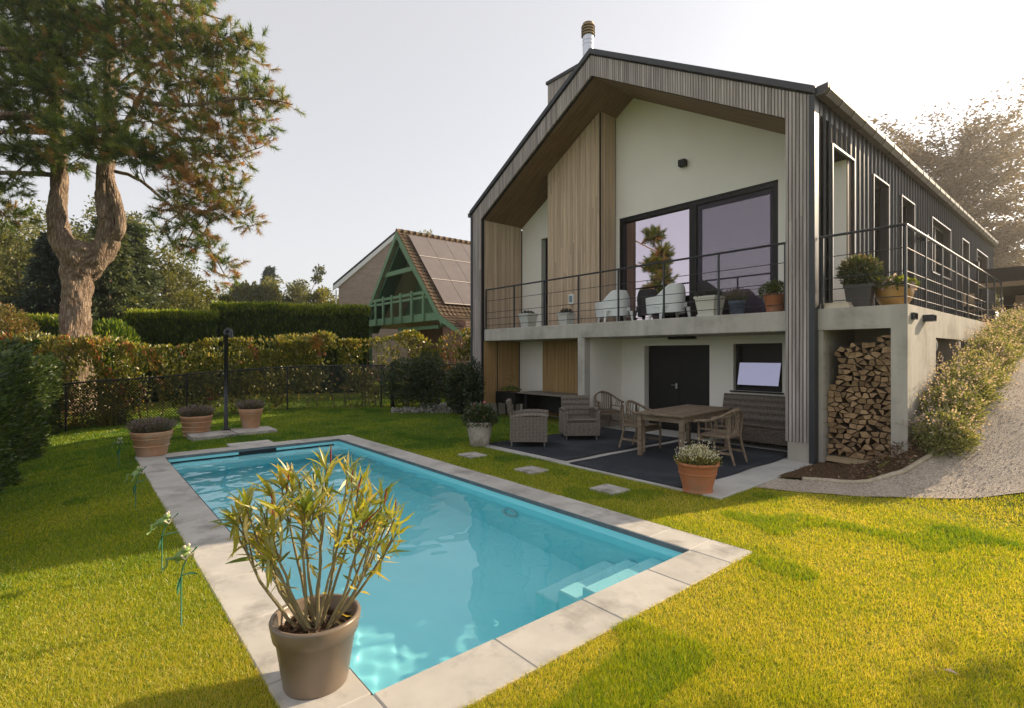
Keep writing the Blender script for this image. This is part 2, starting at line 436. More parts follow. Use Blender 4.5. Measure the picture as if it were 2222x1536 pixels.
# stepping stones
M_step = mat('stepping_stone', (0.33, 0.31, 0.28), (0.50, 0.47, 0.43), scale=4, rough=0.9, bump=0.35, bscale=70, c3=(0.16, 0.15, 0.13), s3=3.2, rand=0.08)
for (cx, cy, lab) in ((-7.31, 5.29, 'pale square stepping stone in the lawn nearest the rose planter'), (-5.78, 5.29, 'square stepping stone in the middle of the three beside the pool'), (-4.28, 5.30, 'square stepping stone with a dark stain near the white flower pot')):
    t_ = thing('stepping_stone', (cx, cy, 0), lab, 'stepping stone', 'stepping stones in the lawn beside the pool')
    mb = MB(); mb.bbox(-0.20, 0.20, -0.18, 0.18, -0.05, 0.018, 0.008); mb.build('slab', M_step, t_, world=False)
t_ = thing('shower_slab', (-13.2, 2.75, 0), 'pale paving slab under the black garden shower pole', 'paving slab')
for k in range(2):
    mb = MB(); y0 = -0.85 + k * 0.86; mb.bbox(-0.40, 0.42, y0, y0 + 0.85, -0.30, 0.012 - 0.02 * (1 - k), 0.006); mb.build('tile', M_step, t_, world=False)

# ------------------------------------------------------------------ pool
pool = thing('swimming_pool', (-6.5, 2.7, -1.4), 'rectangular turquoise swimming pool with pale stone coping in the lawn', 'swimming pool')
M_liner = mat('pool_liner', (0.29, 0.79, 0.86), (0.32, 0.82, 0.89), scale=1.5, rough=0.5, spec=0.3)
M_liner2 = mat('pool_white', (0.38, 0.81, 0.87), (0.42, 0.84, 0.89), scale=2, rough=0.45)
ZB = -1.30; WZ = -0.125
mb = MB(); X0, X1, Y0, Y1 = PX0 - 0.005, PX1 + 0.005, PY0 - 0.005, PY1 + 0.005
mb.add([(X0, Y0, ZB), (X1, Y0, ZB), (X1, Y1, ZB), (X0, Y1, ZB), (X0, Y0, -0.05), (X1, Y0, -0.05), (X1, Y1, -0.05), (X0, Y1, -0.05)],
       [(0, 1, 2, 3), (0, 4, 5, 1), (1, 5, 6, 2), (2, 6, 7, 3), (3, 7, 4, 0)])
mb.build('liner', M_liner, pool)
for k in range(3):                                   # steps in the near right corner
    mb = MB(); mb.bbox(PX1 - 0.40 - 0.29 * k, PX1 - 0.002 - (0 if k == 0 else 0.40 + 0.29 * (k - 1)) , 3.22, PY1 - 0.002, ZB, -0.28 - 0.27 * k, 0.02)
    mb.build('step', M_liner2, pool)
mb = MB(); mb.bbox(PX0 + 0.002, PX0 + 0.55, PY0 + 0.002, PY1 - 0.002, -0.62, -0.17, 0.015); mb.build('cover_bench', M_liner2, pool)
M_slot = mat('pool_slot', (0.01, 0.02, 0.025), rough=0.6)
mb = MB(); mb.box(PX0 - 0.004, PX0 + 0.004, PY0 + 0.02, PY1 - 0.1, WZ - 0.02, WZ + 0.022); mb.build('cover_slot', M_slot, pool)
mb = MB(); mb.box(PX0 - 0.004, PX0 + 0.0045, 2.32, 2.98, -0.11, -0.052); mb.build('skimmer_mouth', M_slot, pool)
M_ring = mat('steel_ring', (0.45, 0.62, 0.64), rough=0.35, metal=0.3)
mb = MB(); mb.tube([(-5.0 + 0.13 * math.cos(a), PY1 - 0.02, -0.52 + 0.13 * math.sin(a)) for a in np.linspace(0, 2 * math.pi, 25)], 0.02, 6); mb.build('light_ring', M_ring, pool, smooth=True)
mb = MB(); mb.tube([(-9.0 + 0.13 * math.cos(a), PY1 - 0.02, -0.52 + 0.13 * math.sin(a)) for a in np.linspace(0, 2 * math.pi, 25)], 0.02, 6); mb.build('light_ring', M_ring, pool, smooth=True)
M_grout = mat('coping_bed', (0.50, 0.47, 0.42), rough=0.9)
mb = MB()
for a in ((PX0 - CW + 0.01, PX1 + CW - 0.01, PY0 - CW + 0.01, PY0 - 0.015), (PX0 - CW + 0.01, PX1 + CW - 0.01, PY1 + 0.015, PY1 + CW - 0.01),
          (PX0 - CW + 0.01, PX0 - 0.015, PY0 - 0.014, PY1 + 0.014), (PX1 + 0.015, PX1 + CW - 0.01, PY0 - 0.014, PY1 + 0.014)):
    mb.box(a[0], a[1], a[2], a[3], -0.35, -0.006)
mb.build('coping_bed', M_grout, pool)
M_coping = mat('bluestone_coping', (0.425, 0.405, 0.37), (0.52, 0.495, 0.455), scale=3.0, rough=0.75, spec=0.35, bump=0.12, bscale=160, rand=0.07, c3=(0.29, 0.275, 0.25), s3=2.3)
M_edge = mat('coping_edge', (0.10, 0.125, 0.145), (0.15, 0.175, 0.19), scale=5, rough=0.6)  # edge colour holds the shadow under the nosing


def coping(x0, x1, y0, y1):
    mb = MB(); g = 0.004; mb.bbox(x0 + g, x1 - g, y0 + g, y1 - g, -0.045, 0.0 + random.uniform(-0.002, 0.002), 0.006); mb.build('coping_stone', M_coping, pool)


def run(a, b, lens):
    out = []; p = a
    for L in lens:
        if p + L > b - 0.25: break
        out.append((p, p + L)); p += L
    out.append((p, b)); return out


for a, b in run(PX0, PX1, [0.5] + [0.80] * 12): coping(a, b, PY0 - CW, PY0); coping(a, b, PY1, PY1 + CW)
for a, b in run(PY0, PY1, [0.80] * 6): coping(PX1, PX1 + CW, a, b); coping(PX0 - CW, PX0, a, b)
for a in (PX0 - CW, PX1):
    for b in (PY0 - CW, PY1): coping(a, a + CW, b, b + CW)
mb = MB(); mb.bbox(PX0 - CW - 0.40, PX0 - CW - 0.002, 2.27, 3.05, -0.045, 0.001, 0.006); mb.build('skimmer_cover', M_coping, pool)
mb = MB()                                            # stone face under the nosing, its shadow painted in as dark colour
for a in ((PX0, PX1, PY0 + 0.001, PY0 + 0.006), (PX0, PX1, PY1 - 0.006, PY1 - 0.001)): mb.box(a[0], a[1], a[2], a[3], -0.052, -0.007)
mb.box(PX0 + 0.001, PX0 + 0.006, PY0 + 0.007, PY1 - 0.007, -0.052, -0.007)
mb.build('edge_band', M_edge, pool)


def water_mat():
    N = NT('pool_water')
    g = N.n('BsdfGlass', i={'IOR': 1.333, 'Roughness': 0.0, 'Color': (1.0, 1.0, 1.0, 1)})
    N.l(g.outputs[0], N.out.inputs[0]); return N.m


M_water = water_mat()
nx, ny_ = 400, 256
wx, wy = np.meshgrid(np.linspace(X0, X1 + 0.9, nx), np.linspace(Y0, Y1 + 2.9, ny_), indexing='ij')   # margin under coping and lawn is unseen, added to let sun caustics form
wz = np.zeros_like(wx)
for k in range(34):
    a = rng.normal(math.pi * 0.25, 0.9); lam = rng.uniform(0.13, 0.6); kx, ky = math.cos(a) * 6.283 / lam, math.sin(a) * 6.283 / lam
    wz += 0.00095 * lam * np.sin(kx * wx + ky * wy + rng.uniform(0, 6.28)) * (0.6 + 0.4 * np.sin(0.8 * wx + k))
mb = MB(); mb.v = list(map(tuple, np.stack([wx, wy, wz * (0.75 + 1.1 * sstep(-5.5, -8.5, wx) + 0.5 * np.sin(wx * 1.3 + wy) ** 4) + WZ], -1).reshape(-1, 3)))
mb.f = [(i * ny_ + j, (i + 1) * ny_ + j, (i + 1) * ny_ + j + 1, i * ny_ + j + 1) for i in range(nx - 1) for j in range(ny_ - 1)]; mb.mi = [0] * len(mb.f)
water = mb.build('water', M_water, smooth=True, kind='structure', label='clear rippled water in the swimming pool')
water.cycles.is_caustics_caster = True
for o in pool.children: o.cycles.is_caustics_receiver = True
sun_d.cycles.is_caustics_light = True
# ------------------------------------------------------------------ the house
HX0, HX1, HXM, HY, HYB, HYE = -12.48, -3.13, -7.80, 9.0, 10.60, 27.2
SL = 0.582
M_wood = mat('weathered_larch', (0.285, 0.25, 0.24), (0.48, 0.43, 0.42), scale=2.5, stretch=(8, 8, 0.35), rough=0.85, spec=0.2, rand=0.20, bump=0.2, bscale=30, bstretch=(10, 10, 0.4))
M_wood_warm = mat('sheltered_larch', (0.42, 0.26, 0.11), (0.60, 0.40, 0.19), scale=2.5, stretch=(8, 8, 0.35), rough=0.75, spec=0.25, rand=0.15, bump=0.2, bscale=30, bstretch=(10, 10, 0.4))
M_wood_mid = mat('half_weathered_larch', (0.47, 0.35, 0.25), (0.66, 0.52, 0.39), scale=2.5, stretch=(8, 8, 0.3), rough=0.8, spec=0.2, rand=0.16, bump=0.2, bscale=30, bstretch=(10, 10, 0.4))
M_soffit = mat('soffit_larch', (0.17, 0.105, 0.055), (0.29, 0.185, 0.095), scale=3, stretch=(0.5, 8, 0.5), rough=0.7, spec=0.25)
M_dark = mat('black_backing', (0.022, 0.020, 0.020), rough=0.9)
M_metal = mat('anthracite_metal', (0.028, 0.032, 0.040), (0.036, 0.040, 0.048), scale=2, rough=0.44, spec=0.4)
M_clad = mat('anthracite_cladding', (0.026, 0.029, 0.036), (0.034, 0.037, 0.044), scale=0.7, rough=0.42, spec=0.4)
M_frame = mat('black_frame', (0.009, 0.009, 0.010), rough=0.5, spec=0.28)
M_render = mat('white_render', (0.79, 0.755, 0.69), (0.83, 0.80, 0.735), scale=1.2, rough=0.9, spec=0.1, bump=0.06, bscale=220)
M_conc = mat('cast_concrete', (0.375, 0.355, 0.32), (0.49, 0.465, 0.42), scale=1.8, stretch=(2.2, 2.2, 0.35), rough=0.85, spec=0.2, bump=0.1, bscale=70, c3=(0.30, 0.28, 0.245), s3=1.3)
M_conc2 = mat('plinth_concrete', (0.34, 0.315, 0.275), (0.43, 0.40, 0.35), scale=2.0, rough=0.9, bump=0.15, bscale=60)
M_roof = mat('roof_metal', (0.03, 0.034, 0.042), rough=0.4, spec=0.5)
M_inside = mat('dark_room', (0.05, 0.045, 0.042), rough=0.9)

house = thing('modern_house', (-7.8, 18, 0), 'modern gabled house in weathered larch and black metal with a concrete balcony', 'house')


def ztop(x): return 8.645 - SL * abs(x - HXM)
def zin(x): return 8.145 - SL * abs(x - HXM)


# --- walls
mb = MB()
W = [(-12.0, 2.40), (-11.14, 2.40), (-11.14, 5.20), (-10.90, 5.20), (-10.90, 2.40), (-10.0, 2.40), (-10.0, zin(-10.0) + .02), (-12.0, zin(-12.0) + .02)]
mb.prism([(-12.0, 2.4), (-11.14, 2.4), (-11.14, zin(-11.14) + .02), (-12.0, zin(-12.0) + .02)][::-1], 'y', HYB, HYB + 0.2)
mb.prism([(-11.14, 5.2), (-10.0, 5.2), (-10.0, zin(-10.0) + .02), (-11.14, zin(-11.14) + .02)][::-1], 'y', HYB, HYB + 0.2)
mb.prism([(-8.40, 5.2), (-3.40, 5.2), (-3.40, zin(-3.4) + .02), (HXM, zin(HXM) + .02), (-8.40, zin(-8.4) + .02)][::-1], 'y', HYB, HYB + 0.2)
mb.box(-4.35, -3.40, HYB + 0.001, HYB + 0.2, 2.4, 5.2)
mb.box(-8.40, -8.25, HYB + 0.001, HYB + 0.2, 2.4, 5.2)
mb.box(-3.56, -3.165, HYB + 0.002, HYB + 0.198, 2.47, 5.29)
mb.build('upper_wall', M_render, house)
mb = MB(); mb.box(-3.164, -3.145, 10.602, 10.808, 2.47, 5.268); mb.build('jamb', mat('brown_jamb', (0.10, 0.065, 0.045), rough=0.5), house)
mb = MB()                                             # lower room walls
YL = 10.50
mb.box(-12.0, -9.0, YL, YL + 0.2, -0.1, 2.14)
mb.box(-8.25, -7.42, YL, YL + 0.25, 0.30, 2.14)
mb.box(-7.42, -5.74, YL + 0.001, YL + 0.25, 1.96, 2.14)
mb.box(-5.74, -5.21, YL, YL + 0.25, 0.0, 2.14)
mb.box(-5.21, -4.23, YL + 0.001, YL + 0.25, 0.0, 1.02)
mb.box(-5.21, -4.23, YL + 0.001, YL + 0.25, 1.975, 2.14)
mb.box(-4.23, -3.20, YL, YL + 0.25, 0.0, 2.14)
mb.box(-8.28, -8.10, 9.30, YL, 0.30, 2.14)
mb.build('lower_wall', M_render, house)
mb = MB(); mb.box(-8.25, -7.42, YL - 0.004, YL + 0.2, -0.1, 0.298); mb.box(-8.285, -8.095, 9.30, YL + 0.1, -0.1, 0.298); mb.build('wall_base', M_conc2, house)
mb = MB(); mb.box(-12.42, -12.02, 9.06, 27.0, -0.5, 8.0 - 2.4); mb.box(-12.4, -3.2, 26.9, 27.1, 0, 5.6)
mb.prism([(-12.4, 5.6), (-3.2, 5.6), (HXM, 8.2)][::-1], 'y', 26.9, 27.1)
mb.build('rear_wall', M_clad, house)
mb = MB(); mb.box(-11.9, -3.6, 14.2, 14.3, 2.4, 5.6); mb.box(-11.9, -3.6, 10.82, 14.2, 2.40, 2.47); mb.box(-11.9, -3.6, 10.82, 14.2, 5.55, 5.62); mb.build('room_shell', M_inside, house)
# --- roof
for s in (-1, 1):
    e = HXM + s * 4.68
    mb = MB(); mb.prism([(HXM, 8.75), (e, 8.75 - SL * 4.68), (e, 8.65 - SL * 4.68), (HXM, 8.65)], 'y', 8.94, 27.2)
    mb.build('roof', M_roof, house)
    mb = MB(); mb.prism([(HXM, 8.155), (e - s * 0.4, 8.155 - SL * 4.28), (e - s * 0.4, 8.6 - SL * 4.28), (HXM, 8.6)], 'y', 9.10, HYB + 0.15)
    mb.build('soffit', M_dark, house)
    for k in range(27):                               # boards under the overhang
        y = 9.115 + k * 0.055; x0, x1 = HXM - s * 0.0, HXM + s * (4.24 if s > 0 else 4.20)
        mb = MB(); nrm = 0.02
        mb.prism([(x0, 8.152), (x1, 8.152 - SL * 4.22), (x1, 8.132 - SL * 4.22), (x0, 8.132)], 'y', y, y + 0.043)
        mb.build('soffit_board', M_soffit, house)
# --- gable fascia
ring = [(-12.42, 0.34), (-12.0, 0.34), (-12.0, zin(-12.0)), (HXM, zin(HXM)), (-3.56, zin(-3.56)), (-3.56, 0.34), (-3.18, 0.34), (-3.18, ztop(-3.18)), (HXM, ztop(HXM)), (-12.42, ztop(-12.42))]
for poly in ([(-12.42, 0.34), (-12.0, 0.34), (-12.0, zin(-12.0)), (-12.0, ztop(-12.0)), (-12.42, ztop(-12.42))],
             [(-12.0, zin(-12.0)), (HXM, zin(HXM)), (HXM, ztop(HXM)), (-12.0, ztop(-12.0))],
             [(HXM, zin(HXM)), (-3.56, zin(-3.56)), (-3.56, ztop(-3.56)), (HXM, ztop(HXM))],
             [(-3.56, 0.34), (-3.18, 0.34), (-3.18, ztop(-3.18)), (-3.56, ztop(-3.56))]):
    mb = MB(); mb.prism(poly[::-1], 'y', 9.024, 9.10); mb.build('fascia_backing', M_dark, house)
x = -12.395; PITCH, BWD = 0.0555, 0.040
while x < -3.215:
    xa, xb = x, x + BWD; leg = xb < -11.99 or xa > -3.575
    mb = MB()
    za, zb = (0.335, 0.335) if leg else (zin(xa) - 0.004, zin(xb) - 0.004)
    d = random.uniform(-0.002, 0.002)
    if leg:                                          # boards of the leg are cut at one random joint
        zj = random.uniform(1.6, 4.6)
        mb.prism([(xa, za), (xb, zb), (xb, zj), (xa, zj)][::-1], 'y', 8.985 + d, 9.026); mb.build('batten', M_wood, house)
        mb = MB(); mb.prism([(xa, zj + 0.003), (xb, zj + 0.003), (xb, ztop(xb) - 0.05), (xa, ztop(xa) - 0.05)][::-1], 'y', 8.985 - d, 9.026)
    else: mb.prism([(xa, za), (xb, zb), (xb, ztop(xb) - 0.05), (xa, ztop(xa) - 0.05)][::-1], 'y', 8.985 + d, 9.026)
    mb.build('batten', M_wood, house)
    x += PITCH
for a, b in ((-3.205, -3.12), (HX0, -12.40)):
    mb = MB(); mb.box(a, b, 8.965, 9.14, -0.03 if a > -5 else 0.0, ztop(b if a > -5 else a) - 0.02); mb.build('corner_trim', M_metal, house)
for s in (-1, 1):
    e = HXM + s * 4.70
    mb = MB(); mb.prism([(HXM, 8.745), (e, 8.745 - SL * 4.70), (e, 8.63 - SL * 4.70), (HXM, 8.63)], 'y', 8.935, 8.978); mb.build('verge_trim', M_metal, house)
mb = MB(); mb.bbox(-3.545, -3.205, 9.0, 9.6, -0.03, 0.335, 0.006); mb.build('post_base', M_conc2, house)
mb = MB(); mb.bbox(-12.40, -12.005, 9.0, 10.5, -0.4, 0.335, 0.006); mb.build('post_base', M_conc2, house)
# right leg behind the battens, and the wall between loggia and side deck
mb = MB(); mb.box(-3.545, -3.14, 9.10, 9.73, 0.33, 5.66); mb.box(-3.545, -3.14, 9.73, 10.598, 5.27, 5.66); mb.box(-3.545, -3.14, 9.74, 10.60, 0.33, 2.46); mb.build('leg_core', M_dark, house)
# --- returns clad in battens (left wall of the loggia and of the bay below)
def battens_x(x, y0, y1, z0, z1f, m, s=1, parent=house, join=None):
    y = y0
    mb = MB(); mb.box(min(x, x - 0.03 * s), max(x, x - 0.03 * s), y0, y1, z0, z1f(y0)); mb.build('backing', M_dark, parent)
    while y + BWD <= y1 + 0.001:
        mb = join or MB(); mb.box(min(x, x + 0.03 * s), max(x, x + 0.03 * s), y, y + BWD, z0, z1f(y)); y += PITCH
        if not join: mb.build('batten', m, parent)
def battens_y(x0, x1, y, z0, z1f, m, parent=house, join=None):
    mb = MB(); mb.prism([(x0, z0), (x1, z0), (x1, z1f(x1)), (x0, z1f(x0))][::-1], 'y', y, y + 0.04); mb.build('backing', M_dark, parent)
    x = x0
    while x + BWD <= x1 + 0.001:
        if join: join.box(x, x + BWD, y - 0.03, y + 0.002, z0, z1f(x)); x += PITCH; continue
        zj = random.uniform(z0 + 0.5, z1f(x) - 0.3)
        mb = MB(); mb.prism([(x, z0), (x + BWD, z0), (x + BWD, zj), (x, zj)][::-1], 'y', y - 0.03, y + 0.002); mb.build('batten', m, parent)
        mb = MB(); mb.prism([(x, zj + .003), (x + BWD, zj + .003), (x + BWD, z1f(x + BWD)), (x, z1f(x))][::-1], 'y', y - 0.03 + random.uniform(-.001, .001), y + 0.002); mb.build('batten', m, parent)
        x += PITCH
class JMB(MB):
    def __bool__(self): return True
JB = JMB()
battens_x(-12.03, 9.13, 10.59, 2.50, lambda y: zin(-12.0) - 0.02, M_wood_mid)
battens_x(-12.03, 9.10, 9.62, 0.33, lambda y: 2.13, M_wood_warm, join=JB)
battens_x(-12.031, 9.64, 10.49, 0.33, lambda y: 2.13, M_wood_warm, join=JB)
battens_y(-10.91, -9.0, 10.46, 0.02, lambda x: 2.13, M_wood_warm, join=JB)
JB.build('larch_cladding', M_wood_warm, house, kind='stuff')
mb = MB(); mb.box(-12.02, -11.98, 9.1, 10.5, -0.3, 0.325); mb.build('wall_base', M_conc2, house)
# --- chimney breast that rises through the roof
CX0, CX1, CYF = -10.19, -8.34, 9.94
mb = MB(); mb.box(CX0 + 0.01, CX1 - 0.035, CYF + 0.035, 11.4, 2.47, 9.19); mb.build('chimney_core', M_dark, house)
battens_y(CX0, CX1 - 0.01, CYF + 0.03, 2.485, lambda x: zin(x) - 0.025, M_wood_mid)
battens_x(CX1 - 0.033, CYF + 0.06, HYB - 0.01, 2.485, lambda y: zin(CX1) - 0.02, M_wood_mid)
x = CX0; mb = MB()
while x + BWD < CX1:
    zb = 8.76 - SL * abs(x - HXM)
    mb.box(x, x + BWD, CYF, CYF + 0.032, zb, 9.20); x += PITCH
mb.build('chimney_battens', M_wood, house, kind='stuff')
mb = MB(); mb.box(CX0 - 0.04, CX1 + 0.03, CYF - 0.04, 11.45, 9.20, 9.28); mb.build('chimney_cap', M_metal, house)
M_steel = mat('stainless_flue', (0.62, 0.64, 0.68), rough=0.28, metal=0.9)
M_brass = mat('flue_cowl', (0.27, 0.20, 0.11), (0.36, 0.27, 0.15), scale=8, rough=0.4, metal=0.6)
mb = MB(); mb.tube([(-9.17, 10.45, 9.2), (-9.17, 10.45, 10.28)], 0.145, 20)
for z in (10.02, 10.12): mb.tube([(-9.17, 10.45, z), (-9.17, 10.45, z + 0.015)], 0.152, 20)
flue = mb.build('flue_pipe', M_steel, house, smooth=False)
mb = MB()
for k in range(4):
    z = 10.27 + 0.075 * k; mb.lathe([(0.165, 0.0), (0.185, 0.0), (0.165, 0.055), (0.14, 0.05), (0.14, 0.0)], 20, (-9.17, 10.45, z))
mb.lathe([(0.0, 0.0), (0.15, 0.0), (0.15, 0.02), (0.08, 0.05), (0, 0.055)], 20, (-9.17, 10.45, 10.57)); mb.build('flue_cowl', M_brass, house)
# --- balcony of cast concrete
mb = MB()
mb.bbox(-11.99, -3.56, 9.10, 10.62, 2.14, 2.48, 0.012)
mb.build('balcony_slab', M_conc, house)
mb = MB()
mb.box(-3.118, -1.95, 9.10, 9.35, 2.14, 2.479)
mb.box(-3.118, -1.952, 9.35, 18.6, 2.20, 2.478)
mb.box(-2.15, -1.95, 9.35, 18.6, 2.03, 2.479)
mb.box(-2.15, -1.95, 9.10, 9.35, -0.05, 2.14); mb.box(-2.15, -1.95, 9.35, 10.87, -0.05, 2.03)
mb.build('side_balcony', M_conc, house)
mb = MB(); mb.box(-8.31, -8.10, 9.102, 9.30, -0.05, 2.142); mb.build('pillar', M_conc, house)
mb = MB(); mb.box(-3.118, -3.05, 9.12, 10.9, 0.0, 2.2); mb.build('store_wall', M_conc2, house)
for k in range(9):
    for y0, y1 in ((9.14, 9.53), (9.54, 9.93), (9.94, 10.33)):
        mb = MB(); mb.bbox(-3.05, -3.04, y0 - 0.2 * (k % 2) * (y0 > 9.2), y1 - 0.2 * (k % 2), 0.22 * k + 0.012, 0.22 * k + 0.212, 0.003); mb.build('concrete_block', M_conc2, house)
mb = MB(); mb.box(-3.04, -2.15, 10.6, 10.8, 0, 2.2); mb.build('store_wall', M_conc2, house)
mb = MB(); mb.box(-3.04, -1.97, 12.9, 13.1, 0, 2.2); mb.build('store_wall', M_conc2, house)
mb = MB(); mb.box(-2.10, -1.99, 10.90, 11.0, 0.2, 1.9); mb.ellipsoid((-2.0, 10.97, 1.90), (0.06, 0.06, 0.12)); mb.build('prop_post', M_conc_lt, house)
for (y, L) in ((9.28, 0.045), (9.98, 0.135)):
    mb = MB()
    mb.box(-1.95 + 0.001, -1.95 + L, y, y + 0.20, 2.262, 2.27); mb.box(-1.949, -1.95 + L, y, y + 0.008, 2.27, 2.36); mb.box(-1.949, -1.95 + L, y + 0.192, y + 0.20, 2.27, 2.36); mb.box(-1.949, -1.95 + L, y + 0.001, y + 0.199, 2.352, 2.361)
    mb.box(-1.949, -1.945, y + 0.008, y + 0.192, 2.27, 2.352)
    mb.build('rain_spout', M_metal, house)
# --- balcony railing
rail = bpy.data.objects.new('balcony_railing', None); COL.objects.link(rail); rail.parent = house; rail.matrix_parent_inverse = house.matrix_basis.inverted()
def rails(p, q, posts):
    p, q = Vector(p), Vector(q)
    for z, r, nm in ((1.15, 0.021, 'handrail'), (0.82, 0.007, 'rail_bar'), (0.48, 0.007, 'rail_bar'), (0.30, 0.007, 'rail_bar'), (0.115, 0.007, 'rail_bar')):
        mb = MB(); mb.tube([p + Vector((0, 0, z)), q + Vector((0, 0, z))], r, 8); mb.build(nm, M_metal, rail, smooth=True)
    for c in posts: 
        mb = MB(); mb.box(c[0] - 0.016, c[0] + 0.016, c[1] - 0.016, c[1] + 0.016, 2.478, 3.61); mb.build('post', M_metal, rail)
rails((-11.95, 9.13, 2.48), (-3.57, 9.13, 2.48), [(x, 9.13) for x in (-11.93, -10.67, -9.49, -8.31, -7.13, -5.98, -4.81, -3.63)])
rails((-3.10, 9.13, 2.48), (-1.98, 9.13, 2.48), [(-3.06, 9.13), (-1.98, 9.13)])
rails((-1.98, 9.13, 2.48), (-1.98, 18.58, 2.48), [(-1.98, 9.13 + 1.178 * k) for k in range(1, 9)])
# --- black metal side wall with its openings
OPEN = [(9.73, 10.81, 2.47, 5.27), (11.98, 12.98, 2.47, 5.27), (14.01, 15.08, 2.47, 5.27), (16.91, 19.14, 3.90, 5.29), (20.89, 21.95, 2.47, 5.32), (23.41, 25.65, 2.47, 5.32)]
def side_panels(x0, x1, nm, m):
    y = 9.14
    for i, (a, b, z0, z1) in enumerate(OPEN):
        mb = MB(); mb.box(x0, x1, y, a, 2.47, 5.98); mb.box(x0, x1 - 0.001, a, b, z1, 5.98)
        if z0 > 2.6: mb.box(x0, x1 - 0.001, a, b, 2.47, z0)
        mb.build(nm, m, house); y = b
    mb = MB(); mb.box(x0, x1, y, HYE, 2.47, 5.98); mb.build(nm, m, house)
side_panels(-3.30, -3.14, 'side_wall', M_clad)
mb = MB(); mb.box(-3.4, -3.3, 10.9, HYE, 0, 2.47); mb.build('basement_wall', M_conc2, house)
y = 9.175
while y < HYE - 0.05:                                # raised seams
    segs = [(2.49, 5.97)]
    for a, b, z0, z1 in OPEN:
        if a - 0.03 < y < b + 0.03: segs = [(z1 + 0.04, 5.97)] + ([(2.49, z0 - 0.04)] if z0 > 2.6 else [])
    for z0, z1 in segs:
        mb = MB(); mb.prism([(-3.142, y - 0.024), (-3.118, y - 0.014), (-3.108, y), (-3.118, y + 0.014), (-3.142, y + 0.024)], 'z', z0, z1); mb.build('seam', M_clad, house)
    y += 0.245
M_trimlite = mat('folded_trim', (0.06, 0.058, 0.058), rough=0.33, spec=0.45)
for i, (a, b, z0, z1) in enumerate(OPEN):
    fr = MB()
    fr.box(-3.15, -3.095, a - 0.035, a, z0, z1 + 0.035); fr.box(-3.15, -3.095, b, b + 0.035, z0, z1 + 0.035); fr.box(-3.15, -3.094, a, b, z1, z1 + 0.034)
    if z0 > 2.6: fr.box(-3.15, -3.085, a - 0.035, b + 0.035, z0 - 0.035, z0)
    wn = fr.build('window_surround' if i else 'passage_surround', M_trimlite, house)
    if i == 0: continue
    # dark frame and reflecting pane set back in the wall
    g = MB(); t = 0.06
    g.box(-3.30, -3.25, a, a + t, z0, z1); g.box(-3.30, -3.25, b - t, b, z0, z1); g.box(-3.30, -3.251, a + t, b - t, z1 - t, z1); g.box(-3.30, -3.251, a + t, b - t, z0, z0 + t)
    g.build('sash', M_frame, wn)
    if i in (3, 5): 
        g = MB(); m_ = (a + b) / 2; g.box(-3.30, -3.249, m_ - 0.04, m_ + 0.04, z0 + t, z1 - t); g.build('mullion', M_frame, wn)
# --- glass
def glass_mat(name, tint, refl, behind, wave=0.0, wscale=1.0):
    """Coated pane: part mirror, part see-through dark glass."""
    N = NT(name)
    g = N.n('BsdfGlossy', i={'Roughness': 0.0, 'Color': (*tint, 1)}); t = N.n('BsdfTransparent', i={'Color': (*behind, 1)})
    lw = N.n('LayerWeight', i={'Blend': 0.35}); mr = N.n('MapRange', i={3: refl, 4: 1.0}); N.l(lw.outputs['Fresnel'], mr.inputs[0])
    m = N.n('MixShader'); N.l(mr.outputs[0], m.inputs[0]); N.l(t.outputs[0], m.inputs[1]); N.l(g.outputs[0], m.inputs[2])
    if wave:
        f = noise(N, wscale, 2, 0.4, (1, 1, 2.2)); bp = N.n('Bump', i={'Strength': wave, 'Distance': 0.02}); N.l(f, bp.inputs['Height']); N.l(bp.outputs[0], g.inputs['Normal'])
    N.l(m.outputs[0], N.out.inputs[0]); return N.m
M_glass = glass_mat('coated_glass', (0.90, 0.78, 0.88), 0.50, (0.30, 0.30, 0.30), 0.010, 1.4)
M_glass2 = glass_mat('dark_glass', (0.8, 0.8, 0.85), 0.14, (0.25, 0.25, 0.27))
for i, (a, b, z0, z1) in enumerate(OPEN):
    if i: mb = MB(); mb.box(-3.285, -3.275, a + 0.05, b - 0.05, z0 + 0.05, z1 - 0.05); mb.build('pane', M_glass2, house)
M_screen = NT('insect_screen')
_d = M_screen.n('BsdfDiffuse', i={'Color': (0.13, 0.11, 0.16, 1)}); _t = M_screen.n('BsdfTransparent'); _m = M_screen.n('MixShader', i={0: 0.28})
M_screen.l(_t.outputs[0], _m.inputs[1]); M_screen.l(_d.outputs[0], _m.inputs[2]); M_screen.l(_m.outputs[0], M_screen.out.inputs[0])
win = bpy.data.objects.new('sliding_window', None); COL.objects.link(win); win.parent = house; win.matrix_parent_inverse = house.matrix_basis.inverted()
mb = MB()
mb.box(-8.25, -4.35, 10.62, 10.80, 5.10, 5.20); mb.box(-8.25, -4.35, 10.62, 10.80, 2.45, 2.53); mb.box(-8.25, -8.15, 10.621, 10.80, 2.53, 5.10); mb.box(-4.45, -4.35, 10.621, 10.80, 2.53, 5.10)
mb.build('frame', M_frame, win)
mb = MB(); mb.box(-6.30, -6.12, 10.625, 10.78, 2.53, 5.10); mb.build('mullion', M_frame, win)
mb = MB()
mb.box(-6.12, -4.45, 10.66, 10.74, 5.0, 5.10); mb.box(-6.12, -4.45, 10.66, 10.74, 2.53, 2.62); mb.box(-6.119, -6.04, 10.661, 10.74, 2.62, 5.0); mb.box(-4.53, -4.451, 10.661, 10.74, 2.62, 5.0)
mb.build('sash', M_frame, win)
mb = MB(); mb.box(-8.15, -6.30, 10.70, 10.71, 2.53, 5.10); mb.build('pane', M_glass, win)
